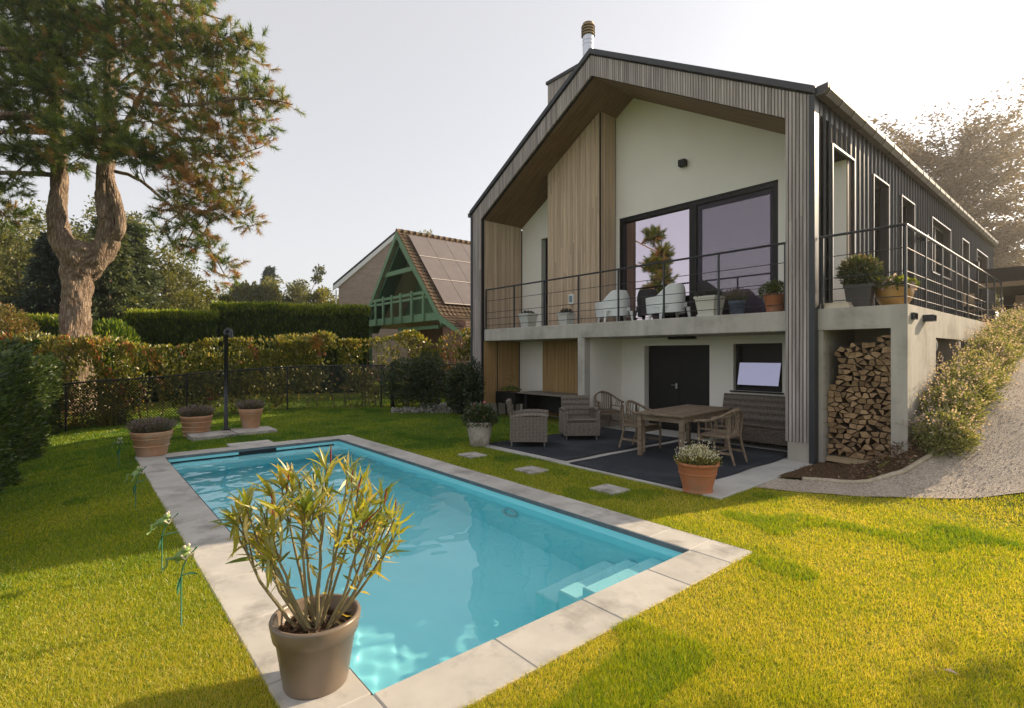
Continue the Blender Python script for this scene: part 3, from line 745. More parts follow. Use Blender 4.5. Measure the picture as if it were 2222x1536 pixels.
mb = MB(); mb.box(-6.04, -4.53, 10.70, 10.71, 2.62, 5.0); mb.build('pane', M_glass, win)
mb = MB(); mb.box(-6.10, -4.47, 10.645, 10.648, 2.56, 5.07); mb.build('insect_screen', M_screen.m, win)
mb = MB(); mb.box(-8.25, -4.35, 10.595, 10.62, 5.20, 5.215); mb.build('lintel_bead', M_frame, win)
M_refl_sheet = mat('reflection_sheet', (0.10, 0.085, 0.075), rough=0.9)  # dark folded sheet added where the pane reflects the chimney breast
mb = MB(); pts = [(-8.12 + 0.012 * k, 10.92 + 0.035 * math.sin(k * 0.8)) for k in range(46)]
mb.add([(x, y, z) for x, y in pts for z in (2.5, 5.1)], [(2 * k, 2 * k + 2, 2 * k + 3, 2 * k + 1) for k in range(45)]); mb.build('reflection_sheet', M_refl_sheet, house, smooth=True)
# slot window left of the chimney
mb = MB(); mb.box(-11.02, -10.0, 10.78, 10.80, 2.45, 5.2); mb.box(-11.06, -11.02, 10.70, 10.82, 2.45, 5.2); mb.build('slot_door', M_frame, house)
# lower double door and hopper window
mb = MB(); mb.box(-7.40, -6.585, 10.66, 10.72, 0.02, 1.955); d1 = mb.build('door', M_frame, house)
mb = MB(); mb.box(-6.575, -5.745, 10.655, 10.72, 0.02, 1.955); d2 = mb.build('door', M_frame, house)
M_chrome = mat('brushed_steel', (0.6, 0.6, 0.6), rough=0.3, metal=0.9)
mb = MB(); mb.box(-6.66, -6.62, 10.64, 10.66, 0.98, 1.10); mb.tube([(-6.64, 10.64, 1.06), (-6.64, 10.60, 1.06), (-6.74, 10.60, 1.06)], 0.01, 6); mb.build('handle', M_chrome, d1)
mb = MB(); mb.box(-5.82, -5.76, 10.64, 10.655, 1.84, 1.855); mb.build('latch', M_chrome, d2)
lw_ = MB(); lw_.box(-5.20, -4.235, 10.60, 10.66, 1.02, 1.09); lw_.box(-5.20, -4.235, 10.60, 10.66, 1.90, 1.975); lw_.box(-5.199, -5.13, 10.601, 10.66, 1.09, 1.90); lw_.box(-4.31, -4.236, 10.601, 10.66, 1.09, 1.90)
lw_.box(-5.199, -4.236, 10.67, 10.69, 1.03, 1.97)
lwo = lw_.build('hopper_window', M_frame, house)
M_hop = glass_mat('hopper_glass', (0.78, 0.76, 1.0), 0.36, (0.2, 0.2, 0.2))
mb = MB(); mb.add([(-5.115, 10.59, 1.60), (-4.29, 10.59, 1.60), (-4.31, 10.51, 1.145), (-5.13, 10.51, 1.145), (-5.115, 10.61, 1.60), (-4.29, 10.61, 1.60), (-4.31, 10.53, 1.145), (-5.13, 10.53, 1.145)],
       [(0, 3, 2, 1), (4, 5, 6, 7), (0, 1, 5, 4), (2, 3, 7, 6), (1, 2, 6, 5), (3, 0, 4, 7)]); mb.build('pane', M_hop, lwo)
mb = MB(); mb.box(-5.26, -4.20, 10.44, 10.62, 0.99, 1.018); mb.build('sill', M_frame, lwo)
# --- gutter along the eave
mb = MB()
prof = [(-3.12, 5.93), (-3.10, 5.86), (-2.99, 5.86), (-2.93, 5.94), (-2.93, 6.02), (-2.945, 6.02), (-2.95, 5.945), (-3.0, 5.875), (-3.09, 5.875), (-3.105, 5.93)]
mb.prism(prof, 'y', 8.97, 26.7); gut = mb.build('gutter', mat('gutter_metal', (0.085, 0.072, 0.06), rough=0.6, spec=0.3), house)
mb = MB(); mb.prism([(-3.118, 5.93), (-3.10, 5.862), (-2.99, 5.862), (-2.932, 5.94), (-2.932, 6.018), (-3.118, 6.0)], 'y', 8.972, 8.98); mb.build('end_cap', M_metal, gut)
for k in range(30):
    y = 9.06 + 0.6 * k; mb = MB(); mb.prism([(-3.12, 5.95), (-3.105, 5.85), (-2.985, 5.85), (-2.92, 5.935), (-2.92, 6.012), (-2.93, 6.012)], 'y', y, y + 0.03); mb.build('bracket', M_trimlite, gut)
mb = MB(); mb.box(-12.62, -12.48, 8.97, 26.7, 5.86, 5.98); mb.build('gutter', M_metal, house)
# --- fittings
t_ = thing('wall_lamp', (-6.40, HYB, 6.10), 'small black cube wall lamp high on the white gable wall', 'wall lamp')
mb = MB(); mb.bbox(-0.085, 0.085, -0.15, -0.02, -0.075, 0.075, 0.008); mb.build('housing', M_frame, t_, world=False)
mb = MB(); mb.box(-0.05, 0.05, -0.02, 0.0, -0.05, 0.05); mb.build('bracket', M_frame, t_, world=False)
M_lav = mat('control_panel', (0.70, 0.70, 0.68), rough=0.5)
M_disp = mat('display', (0.16, 0.22, 0.27), rough=0.2)
t_ = thing('control_box', (-9.27, CYF - 0.03, 3.20), 'small white control box with grey display on the larch chimney breast', 'control box')
mb = MB(); mb.bbox(-0.085, 0.085, -0.03, 0.028, -0.13, 0.13, 0.006); mb.build('case', M_lav, t_, world=False)
mb = MB(); mb.box(-0.055, 0.055, -0.034, -0.030, -0.085, 0.085); mb.build('display', M_disp, t_, world=False)
t_ = thing('ceiling_bar', (-6.1, 10.0, 2.1), 'flat black bar under the balcony above the dark double door', 'fitting')  # plain dark bar fixed under the slab
mb = MB(); mb.bbox(-0.30, 0.30, -0.08, 0.08, -0.02, 0.035, 0.006); mb.build('housing', M_frame, t_, world=False)
for (y, z, lab) in ((15.55, 4.55, 'black wall lamp on the metal side wall between the third door and the tall window'), (22.5, 4.7, 'black wall lamp on the metal side wall before the last window'), (26.3, 4.6, 'farthest black wall lamp at the end of the metal side wall')):
    t_ = thing('side_lamp', (-3.1, y, z), lab, 'wall lamp', 'lamps on the metal side wall')
    mb = MB(); mb.bbox(0.02, 0.17, -0.08, 0.08, -0.09, 0.09, 0.01); mb.build('housing', M_frame, t_, world=False)
    mb = MB(); mb.box(-0.04, 0.02, -0.03, 0.03, -0.03, 0.03); mb.build('bracket', M_frame, t_, world=False)
mb = MB(); mb.box(-3.11, -2.7, 9.15, 9.72, 2.48, 2.53); mb.box(-3.11, -2.72, 9.17, 9.70, 2.53, 2.57)
mb.build('deck_step', mat('beige_stone', (0.55, 0.47, 0.36), (0.65, 0.57, 0.45), scale=6, rough=0.8), label='low beige stone step at the passage to the loggia', category='step')

# ------------------------------------------------------------------ firewood: every split log a thing
M_end = mat('split_wood', (0.20, 0.125, 0.065), (0.36, 0.245, 0.145), scale=9, rough=0.9, bump=0.3, bscale=50, rand=0.36, spec=0.1)
M_barklog = mat('log_bark', (0.085, 0.055, 0.035), (0.18, 0.12, 0.075), scale=14, rough=0.95, rand=0.2, bump=0.5, bscale=40)


def clip(poly, p, q):
    """Keeps the side of poly nearer to p than to q."""
    mx, mz = (p[0] + q[0]) / 2, (p[1] + q[1]) / 2; dx, dz = q[0] - p[0], q[1] - p[1]
    out = []
    for a, b in zip(poly, poly[1:] + poly[:1]):
        sa = (a[0] - mx) * dx + (a[1] - mz) * dz; sb = (b[0] - mx) * dx + (b[1] - mz) * dz
        if sa <= 0: out.append(a)
        if sa * sb < 0: t = sa / (sa - sb); out.append((a[0] + (b[0] - a[0]) * t, a[1] + (b[1] - a[1]) * t))
    return out


LX0, LX1, LZ0 = -3.035, -2.155, 0.14
def ltop(x): return float(np.interp(x, [-3.04, -2.93, -2.90, -2.88, -2.5, -2.36, -2.30, -2.15], [1.28, 1.33, 1.36, 1.88, 1.93, 1.95, 2.04, 1.96]))
rl = random.Random(5); seeds = []
zr = LZ0 + 0.05; row = 0
while zr < 2.15:
    x = LX0 + 0.03 + rl.uniform(0, 0.06)
    while x < LX1:
        seeds.append((x + rl.uniform(-0.02, 0.02), (zr + rl.uniform(-0.032, 0.032)) * 1.55)); x += rl.uniform(0.075, 0.125)
    zr += 0.086; row += 1
k = 0
for i, p in enumerate(seeds):
    if p[1] / 1.55 > ltop(p[0]) - 0.02: continue
    poly = [(LX0, LZ0 * 1.55), (LX1, LZ0 * 1.55), (LX1, 2.06 * 1.55), (LX0, 2.06 * 1.55)]
    for j, q in enumerate(seeds):
        if i != j and abs(q[0] - p[0]) < 0.35 and abs(q[1] - p[1]) < 0.5: poly = clip(poly, p, q)
    if len(poly) < 3: continue
    cx = sum(a[0] for a in poly) / len(poly); cz = sum(a[1] for a in poly) / len(poly) / 1.55
    sh = rl.uniform(0.80, 0.93)
    pl = [(cx + (a[0] - cx) * sh + rl.uniform(-.004, .004), cz + (a[1] / 1.55 - cz) * sh + rl.uniform(-.004, .004)) for a in poly]
    # drop one corner now and then: wedges
    if len(pl) > 4 and rl.random() < 0.7: pl.pop(rl.randrange(len(pl)))
    if len(pl) > 4 and rl.random() < 0.5: pl.pop(rl.randrange(len(pl)))
    ar = abs(sum(a[0] * b[1] - b[0] * a[1] for a, b in zip(pl, pl[1:] + pl[:1]))) / 2
    if ar < 0.0012: continue
    y0 = 9.27 + rl.uniform(-0.045, 0.05)
    pc = [(a[0] - cx, a[1] - cz) for a in pl]
    if sum(a[0] * b[1] - b[0] * a[1] for a, b in zip(pc, pc[1:] + pc[:1])) > 0: pc = pc[::-1]
    mb = MB(); mb.prism(pc[::-1], 'y', 0.012, 0.34, 0, 1)
    n_ = len(pc)
    me = mb.mesh('log', [M_end, M_barklog]); o = link(me, 'firewood_log', label='split firewood log stacked in the concrete store beside the house', category='log', group='split logs stacked in the firewood store')
    o.location = (cx, y0, cz); o.rotation_euler = (rl.uniform(-.05, .05), 0, rl.uniform(-.06, .06)); k += 1
M_pallet = mat('pallet_wood', (0.34, 0.25, 0.15), (0.46, 0.36, 0.23), scale=4, rough=0.9, rand=0.1)
t_ = thing('log_pallet', (-2.6, 9.25, 0), 'pale timber rails under the stacked firewood', 'pallet')
mb = MB(); mb.bar((-3.03, 9.20, 0.095), (-2.16, 9.06, 0.10), 0.05, 0.06); mb.build('plank', M_pallet, t_)
mb = MB(); mb.bar((-2.9, 9.19, 0.03), (-2.3, 9.12, 0.04), 0.04, 0.03); mb.build('plank', M_pallet, t_)
mb = MB(); mb.box(-3.03, -2.16, 9.24, 9.6, 0.06, 0.135); mb.build('plank', M_pallet, t_)
# ------------------------------------------------------------------ garden furniture
M_wicker = NT('grey_wicker')
def _w():
    N = M_wicker; tc = N.n('TexCoord')
    a = N.n('TexWave', wave_type='BANDS', bands_direction='X', i={'Scale': 12.0, 'Distortion': 0.6}); b = N.n('TexWave', wave_type='BANDS', bands_direction='Y', i={'Scale': 12.0, 'Distortion': 0.6})
    N.l(tc.outputs['Object'], a.inputs[0]); N.l(tc.outputs['Object'], b.inputs[0])
    mx = N.n('Math', operation='MULTIPLY'); N.l(a.outputs['Fac'], mx.inputs[0]); N.l(b.outputs['Fac'], mx.inputs[1])
    f = noise(N, 26, 3, 0.6, (1.0, 1.0, 1.6)); ad = N.n('Math', operation='ADD'); N.l(mx.outputs[0], ad.inputs[0]); N.l(f, ad.inputs[1])
    col = ramp(N, ad.outputs[0], [(0.35, (0.06, 0.048, 0.038)), (0.75, (0.17, 0.14, 0.115)), (1.0, (0.29, 0.255, 0.215))])
    p = N.n('BsdfPrincipled', i={'Roughness': 0.7, 'Specular IOR Level': 0.3}); N.l(col, p.inputs['Base Color'])
    bp = N.n('Bump', i={'Strength': 0.7, 'Distance': 0.008}); N.l(ad.outputs[0], bp.inputs['Height']); N.l(bp.outputs[0], p.inputs['Normal']); N.l(p.outputs[0], N.out.inputs[0])
_w(); M_wicker = M_wicker.m
M_teak = mat('weathered_teak', (0.145, 0.105, 0.07), (0.27, 0.21, 0.155), scale=3, stretch=(1, 6, 6), rough=0.8, spec=0.2, rand=0.12, bump=0.2, bscale=40)
M_alu = mat('dull_steel', (0.25, 0.25, 0.25), rough=0.4, metal=0.8)


def zig(d0, d1, z0, z1, amp=0.007, pitch=0.026):
    """Outline of a woven panel: strands bulge on both faces."""
    n = max(2, int((z1 - z0) / pitch)); L = []; R = []
    for k in range(n):
        za, zb = z0 + (z1 - z0) * k / n, z0 + (z1 - z0) * (k + 1) / n
        L += [(d0 + amp, za + 0.001), (d0, za + (zb - za) * .3), (d0, za + (zb - za) * .7)]; R += [(d1 - amp, za + 0.001), (d1, za + (zb - za) * .3), (d1, za + (zb - za) * .7)]
    return L + R[::-1]


def wicker_seat(name, loc, rz, wd, label, cat, group=None, dp=0.36, arms=True, hb=0.86):
    t = thing(name, loc, label, cat, group, rz); h = wd / 2
    mb = MB(); mb.prism(zig(-dp, -dp + 0.05, 0.09, 0.37), 'x', -h + 0.05, h - 0.05); mb.build('front_panel', M_wicker, t, world=False)
    mb = MB(); mb.bbox(-h + 0.05, h - 0.05, -dp - 0.005, dp - 0.1, 0.37, 0.425, 0.015); mb.build('seat', M_wicker, t, world=False)
    mb = MB(); pr = zig(0, 0.07, 0.10, hb)
    pr = [(dp - 0.16 + d + 0.16 * ((z - 0.1) / (hb - 0.1)) ** 1.2, z) for d, z in pr]; mb.prism(pr, 'x', -h + 0.06, h - 0.06); mb.build('backrest', M_wicker, t, world=False)
    if arms:
        for s in (-1, 1):
            mb = MB(); mb.prism(zig(s * h - (0.07 if s > 0 else 0), s * h + (0.07 if s < 0 else 0), 0.09, 0.57), 'y', -dp, dp - 0.02); mb.build('side_panel', M_wicker, t, world=False)
            mb = MB(); mb.tube([(s * (h - 0.035), -dp - 0.02, 0.585), (s * (h - 0.035), -dp + 0.2, 0.605), (s * (h - 0.035), 0.05, 0.60), (s * (h - 0.035), dp - 0.03, 0.555)], 0.043, 8); mb.build('armrest', M_wicker, t, smooth=True, world=False)
    for s in (-1, 1):
        for q in (-1, 1):
            mb = MB(); mb.tube([(s * (h - 0.05), q * (dp - 0.05), 0.0), (s * (h - 0.05), q * (dp - 0.05), 0.10)], 0.017, 8); mb.build('leg', M_alu, t, world=False)
    return t


TZ = 0.032
wicker_seat('wicker_armchair', (-7.40, 6.70, TZ), math.radians(136), 0.70, 'grey wicker armchair seen from its side beside the rose planter', 'armchair', 'wicker armchairs on the terrace')
wicker_seat('wicker_armchair', (-7.30, 8.02, TZ), math.radians(54), 0.72, 'grey wicker armchair whose open front faces the pool', 'armchair', 'wicker armchairs on the terrace')
wicker_seat('wicker_sofa', (-4.50, 10.08, TZ), 0, 1.86, 'long grey wicker sofa against the white wall under the window', 'sofa', dp=0.34, hb=0.93)


def teak_chair(loc, rz, label):
    t = thing('teak_chair', loc, label, 'chair', 'round-backed teak chairs on the terrace', rz)
    mb = MB(); mb.bbox(-0.25, 0.25, -0.24, 0.22, 0.405, 0.44, 0.01); mb.build('seat', M_teak, t, world=False)
    for k in range(5):
        mb = MB(); mb.box(-0.235 + 0.095 * k, -0.235 + 0.095 * k + 0.085, -0.235, 0.215, 0.4405, 0.449); mb.build('slat', M_teak, t, world=False)
    arc = []
    for k in range(17):
        a = math.pi * (k / 16); x = -0.30 * math.cos(a); y = -0.24 + 0.50 * math.sin(a) ** 0.75; z = 0.655 + 0.20 * math.sin(a) ** 1.6
        arc.append((x, y, z))
    mb = MB(); mb.tube([(arc[0][0], arc[0][1] - 0.07, arc[0][2] - 0.012)] + arc + [(arc[-1][0], arc[-1][1] - 0.07, arc[-1][2] - 0.012)], 0.024, 8); mb.build('arm_rail', M_teak, t, smooth=True, world=False)
    for s in (-1, 1):
        mb = MB(); mb.tube([(s * 0.26, -0.25, 0), (s * 0.265, -0.25, 0.43), (s * 0.295, -0.24, 0.645)], [0.018, 0.023, 0.02], 8); mb.build('leg', M_teak, t, smooth=True, world=False)
        mb = MB(); mb.tube([(s * 0.22, 0.32, 0), (s * 0.22, 0.24, 0.25), (s * 0.215, 0.21, 0.43), (s * 0.23, 0.23, 0.60), (s * 0.215, 0.245, 0.80)], [0.018, 0.023, 0.024, 0.02, 0.018], 8); mb.build('leg', M_teak, t, smooth=True, world=False)
        mb = MB(); mb.bar((s * 0.255, -0.25, 0.17), (s * 0.22, 0.27, 0.17), 0.022, 0.035); mb.build('stretcher', M_teak, t, world=False)
    mb = MB(); mb.bar((-0.24, 0.0, 0.17), (0.24, 0.0, 0.17), 0.022, 0.03); mb.build('stretcher', M_teak, t, world=False)
    mb = MB(); mb.bar((-0.25, -0.225, 0.375), (0.25, -0.225, 0.375), 0.025, 0.06); mb.build('apron', M_teak, t, world=False)
    for k in range(9):
        f = (k - 4) / 4; a = math.pi * (0.5 + 0.23 * f); x2, y2, z2 = -0.30 * math.cos(a), -0.24 + 0.50 * math.sin(a) ** 0.75, 0.645 + 0.20 * math.sin(a) ** 1.6
        mb = MB(); mb.tube([(-(-0.19 * f), 0.205, 0.44), (x2 * 0.95, y2 + 0.012, 0.64), (x2, y2, z2)], 0.0095, 6); mb.build('spindle', M_teak, t, smooth=True, world=False)
    for s in (-1, 1):
        for k in range(3):
            y = -0.12 + 0.09 * k; mb = MB(); mb.tube([(s * 0.262, y, 0.53), (s * 0.292, y, 0.66)], 0.009, 6); mb.build('spindle', M_teak, t, world=False)
        mb = MB(); mb.bar((s * 0.265, -0.25, 0.53), (s * 0.235, 0.21, 0.53), 0.016, 0.02); mb.build('side_rail', M_teak, t, world=False)
    return t


teak_chair((-5.72, 7.98, TZ), math.radians(92), 'round-backed teak chair at the left side of the dining table')
teak_chair((-4.18, 8.02, TZ), math.radians(-88), 'round-backed teak chair drawn up at the right side of the table')
teak_chair((-7.86, 9.60, 0.02), math.radians(62), 'round-backed teak chair against the white wall behind the wicker armchair')

t_ = thing('dining_table', (-5.02, 8.34, TZ), 'weathered rectangular teak dining table on the dark carpet', 'table', rz=math.radians(5))
for k in range(9):
    mb = MB(); x0 = -0.45 + 0.1 * k; mb.bbox(x0, x0 + 0.096, -1.0 , 1.0, 0.715, 0.742, 0.004); mb.build('plank', M_teak, t_, world=False)
for s in (-1, 1):
    mb = MB(); mb.box(s * 0.38 - 0.012, s * 0.38 + 0.012, -0.88, 0.88, 0.615, 0.714); mb.build('apron', M_teak, t_, world=False)
    mb = MB(); mb.box(-0.365, 0.365, s * 0.90 - 0.012, s * 0.90 + 0.012, 0.615, 0.714); mb.build('apron', M_teak, t_, world=False)
    for q in (-1, 1):
        mb = MB(); mb.bbox(s * 0.38 - 0.038, s * 0.38 + 0.038, q * 0.90 - 0.038, q * 0.90 + 0.038, 0, 0.713, 0.006); mb.build('leg', M_teak, t_, world=False)
M_gtop = mat('grey_board', (0.16, 0.14, 0.12), (0.24, 0.21, 0.18), scale=3, stretch=(0.6, 5, 5), rough=0.6, rand=0.08)
t_ = thing('side_table', (-9.75, 9.75, 0.0), 'long brown-topped table on dark panel legs in the bay left of the pillar', 'table')
for k in range(5):
    mb = MB(); mb.bbox(-1.05, 1.05, -0.42 + 0.17 * k, -0.42 + 0.17 * k + 0.165, 0.70, 0.735, 0.004); mb.build('plank', M_gtop, t_, world=False)
for s in (-1, 1):
    mb = MB(); mb.box(s * 0.8 - 0.06, s * 0.8 + 0.06, -0.32, 0.36, 0, 0.699); mb.build('leg', M_frame, t_, world=False)
mb = MB(); mb.box(-0.74, 0.74, 0.1, 0.14, 0.2, 0.699); mb.build('panel', M_frame, t_, world=False)

# ------------------------------------------------------------------ white moulded chairs on the balcony
M_white = mat('white_plastic', (0.72, 0.74, 0.75), rough=0.45, spec=0.4)
M_black_pl = mat('dark_plastic', (0.03, 0.026, 0.03), rough=0.5)


def shell_chair(loc, rz, m, name, label, group):
    t = thing(name, loc, label, 'chair', group, rz)
    mb = MB(); prof = []
    # closed tub: outline seen from above, height of the rim runs low arms -> high back
    n = 28; rim = []
    for k in range(n + 1):
        a = math.pi * 1.08 * (k / n - 0.5); x, y = 0.40 * math.sin(a) * (1 - 0.05 * math.cos(a)), -0.28 + 0.62 * max(math.cos(a), -0.12)
        hgt_ = 0.50 + 0.24 * max(0.0, min(1.0, 1.25 * math.cos(a * 1.45))) ** 1.1
        rim.append((x, y, hgt_))
    vs = []; 
    for x, y, h_ in rim: vs += [(x * 0.94, y * 0.95, 0.15), (x * 1.0, y * 1.0, h_ - 0.02), (x * 0.985, y * 0.985, h_), (x * 0.90, y * 0.90, h_ - 0.01), (x * 0.80, y * 0.80, 0.34), (x * 0.80, y * 0.80, 0.15)]
    fs = [(6 * k + j, 6 * k + (j + 1) % 6, 6 * (k + 1) + (j + 1) % 6, 6 * (k + 1) + j) for k in range(n) for j in range(6)] + [(0, 1, 2, 3, 4, 5), tuple(6 * n + j for j in range(6))[::-1]]
    mb.add(vs, fs); mb.build('backrest', m, t, smooth=False, world=False)
    mb = MB(); mb.prism([(-0.33, -0.36), (0.33, -0.36), (0.35, 0.0), (0.26, 0.24), (0.0, 0.30), (-0.26, 0.24), (-0.35, 0.0)], 'z', 0.27, 0.36); mb.build('seat', m, t, world=False)
    for sx, sy in ((-1, -1), (1, -1), (-1, 1), (1, 1)):
        mb = MB(); x, y = sx * 0.30, (-0.26 if sy < 0 else 0.20); mb.tube([(x * 1.12, y * 1.15, 0), (x, y, 0.27)], [0.022, 0.05], 6); mb.build('leg', m, t, world=False)
    return t


DZ = 2.482
GW = 'white moulded chairs on the balcony'
shell_chair((-7.62, 9.66, DZ), math.radians(236), M_white, 'balcony_chair', 'white moulded armchair on the balcony nearer the chimney breast', GW)
shell_chair((-6.20, 9.70, DZ), math.radians(240), M_white, 'balcony_chair', 'white moulded armchair on the balcony beside the cream planter', GW)
shell_chair((-6.95, 10.1, DZ), math.radians(190), M_black_pl, 'dark_chair', 'narrow dark moulded chair between the two white armchairs', 'dark chairs on the balcony')
shell_chair((-5.42, 10.1, DZ + 0.02), math.radians(150), M_black_pl, 'dark_chair', 'dark round-backed chair behind the cream planter', 'dark chairs on the balcony')

# ------------------------------------------------------------------ pots
M_terra = mat('terracotta', (0.46, 0.25, 0.14), (0.58, 0.345, 0.215), scale=5, rough=0.85, bump=0.15, bscale=60, c3=(0.50, 0.36, 0.26), s3=3.0)
M_terra2 = mat('new_terracotta', (0.38, 0.14, 0.065), (0.46, 0.18, 0.09), scale=4, rough=0.75, bump=0.1, bscale=60, c3=(0.33, 0.19, 0.12), s3=2.5)
M_taupe = mat('taupe_glaze', (0.165, 0.125, 0.09), (0.205, 0.155, 0.115), scale=5, rough=0.33, spec=0.5, bump=0.04, bscale=20)
M_stonepot = mat('weathered_stone', (0.30, 0.27, 0.23), (0.48, 0.44, 0.39), scale=6, stretch=(1, 1, 0.35), rough=0.95, bump=0.3, bscale=30, c3=(0.22, 0.18, 0.12), s3=5)
M_cream = mat('cream_planter', (0.56, 0.545, 0.475), (0.61, 0.595, 0.52), scale=6, rough=0.5)
M_palegrey = mat('pale_planter', (0.50, 0.51, 0.48), rough=0.5)
M_blue = mat('blue_pot', (0.055, 0.075, 0.11), (0.08, 0.105, 0.15), scale=8, rough=0.4)
M_darkpot = mat('charcoal_planter', (0.055, 0.05, 0.047), (0.08, 0.073, 0.068), scale=4, rough=0.6)
M_ochre = mat('ochre_glaze', (0.30, 0.155, 0.035), (0.42, 0.235, 0.065), scale=7, rough=0.3, spec=0.6, bump=0.1, bscale=25)
M_soil = mat('potting_soil', (0.03, 0.018, 0.012), (0.07, 0.042, 0.026), scale=30, rough=0.95, bump=0.8, bscale=60)


def pot(name, loc, label, prof, m, soil_r, soil_z, bands=(), cat='flower pot', group=None, n=36, band_m=None):
    t = thing(name, loc, label, cat, group)
    mb = MB(); mb.lathe(prof, n); mb.build('pot', m, t, smooth=False, world=False).data.polygons.foreach_set('use_smooth', [True] * len(mb.f))
    for z, r in bands:
        mb = MB(); mb.lathe([(r - 0.006, z - 0.012), (r + 0.008, z - 0.008), (r + 0.008, z + 0.008), (r - 0.006, z + 0.012)], n); mb.f.pop(); mb.mi.pop(); mb.build('band', band_m or m, t, smooth=True, world=False)
    mb = MB(); nn = 24; vs = [(0, 0, soil_z + 0.01)]
    for r in (0.5, 1.0):
        vs += [(soil_r * r * math.cos(6.2832 * k / nn), soil_r * r * math.sin(6.2832 * k / nn), soil_z + random.uniform(-0.008, 0.012)) for k in range(nn)]
    fs = [(0, 1 + k, 1 + (k + 1) % nn) for k in range(nn)] + [(1 + k, 1 + nn + k, 1 + nn + (k + 1) % nn, 1 + (k + 1) % nn) for k in range(nn)]
    mb.add(vs, fs); mb.build('soil', M_soil, t, smooth=True, world=False)
    return t


def rimpot(R, r, Hh, rim=0.10, lip=0.012, th=0.02):
    """Tapered pot with a heavier rim."""
    k = lambda z: r + (R - lip - r) * z / Hh
    return [(0, 0), (r * 0.97, 0), (r, 0.012), (k(Hh - rim) , Hh - rim), (k(Hh - rim) + lip, Hh - rim + 0.008), (R, Hh - 0.012), (R - 0.005, Hh), (R - th, Hh), (R - th - 0.006, Hh - 0.012), (R - th - 0.03, Hh - 0.14), (0, Hh - 0.15)]


big = pot('oleander_pot', (-2.79, 0.985, 0.0), 'big glossy taupe pot with an oleander at the near corner of the pool', rimpot(0.232, 0.165, 0.365, 0.10, 0.014, 0.022), M_taupe, 0.20, 0.285, n=48, cat='plant pot')
TG = 'terracotta lavender pots beyond the pool'
la = pot('lavender_pot', (-11.02, 1.02, 0.0), 'squat terracotta lavender pot standing on the far corner of the coping', rimpot(0.32, 0.225, 0.42, 0.10, 0.016, 0.03), M_terra, 0.27, 0.36, [(0.30, 0.285), (0.17, 0.262)], group=TG)
hz2 = hz(-13.5, 2.0)
lb = pot('lavender_pot', (-13.75, 2.12, hz(-13.75, 2.12)), 'broad ringed terracotta lavender pot left of the shower pole', rimpot(0.33, 0.245, 0.50, 0.07, 0.012, 0.03), M_terra, 0.28, 0.44, [(0.36, 0.315), (0.25, 0.295), (0.15, 0.277), (0.06, 0.262)], group=TG)
lc = pot('lavender_pot', (-13.55, 3.22, 0.0), 'smaller terracotta lavender pot right of the shower pole', rimpot(0.275, 0.185, 0.47, 0.12, 0.016, 0.03), M_terra, 0.22, 0.41, [(0.34, 0.245)], group=TG)
fp = pot('terracotta_pot', (-3.50, 6.10, 0.0), 'orange terracotta pot of small white flowers at the front corner of the carpet', [(0, 0), (0.185, 0), (0.19, 0.014), (0.182, 0.02), (0.185, 0.06), (0.225, 0.22), (0.245, 0.32), (0.255, 0.345), (0.268, 0.352), (0.272, 0.37), (0.262, 0.385), (0.238, 0.385), (0.22, 0.34), (0, 0.33)], M_terra2, 0.225, 0.35, [(0.245, 0.228)])
rp = pot('rose_planter', (-8.02, 5.98, 0.0), 'weathered pale stone planter of roses at the terrace corner', [(0, 0), (0.17, 0), (0.185, 0.012), (0.20, 0.12), (0.235, 0.30), (0.245, 0.43), (0.255, 0.455), (0.25, 0.47), (0.228, 0.47), (0.215, 0.42), (0, 0.40)], M_stonepot, 0.22, 0.43)


def square_pot(name, loc, label, a, b, h, m, cat='planter', rz=0.0, foot=False, group=None):
    """Square planter, half widths a at the top and b at the foot."""
    t = thing(name, loc, label, cat, group, rz); mb = MB()
    def ring(r, z): return [(-r, -r, z), (r, -r, z), (r, r, z), (-r, r, z)]
    rs = [ring(b, 0), ring(a - 0.015, h - 0.05), ring(a, h - 0.045), ring(a, h), ring(a - 0.025, h), ring(a - 0.03, h - 0.06)]
    vs = [p for r in rs for p in r]; fs = [(4 * i + k, 4 * i + (k + 1) % 4, 4 * i + 4 + (k + 1) % 4, 4 * i + 4 + k) for i in range(5) for k in range(4)] + [(3, 2, 1, 0)]
    mb.add(vs, fs); mb.build('body', m, t, world=False)
    if foot: mb = MB(); mb.bbox(-b - 0.03, b + 0.03, -b - 0.03, b + 0.03, 0.0, 0.05, 0.008); mb.build('foot', m, t, world=False)
    r = a - 0.028; mb = MB(); mb.add([(-r, -r, h - 0.055), (r, -r, h - 0.055), (r, r, h - 0.055), (-r, r, h - 0.055)], [(0, 1, 2, 3)]); mb.build('soil', M_soil, t, world=False)
    return t


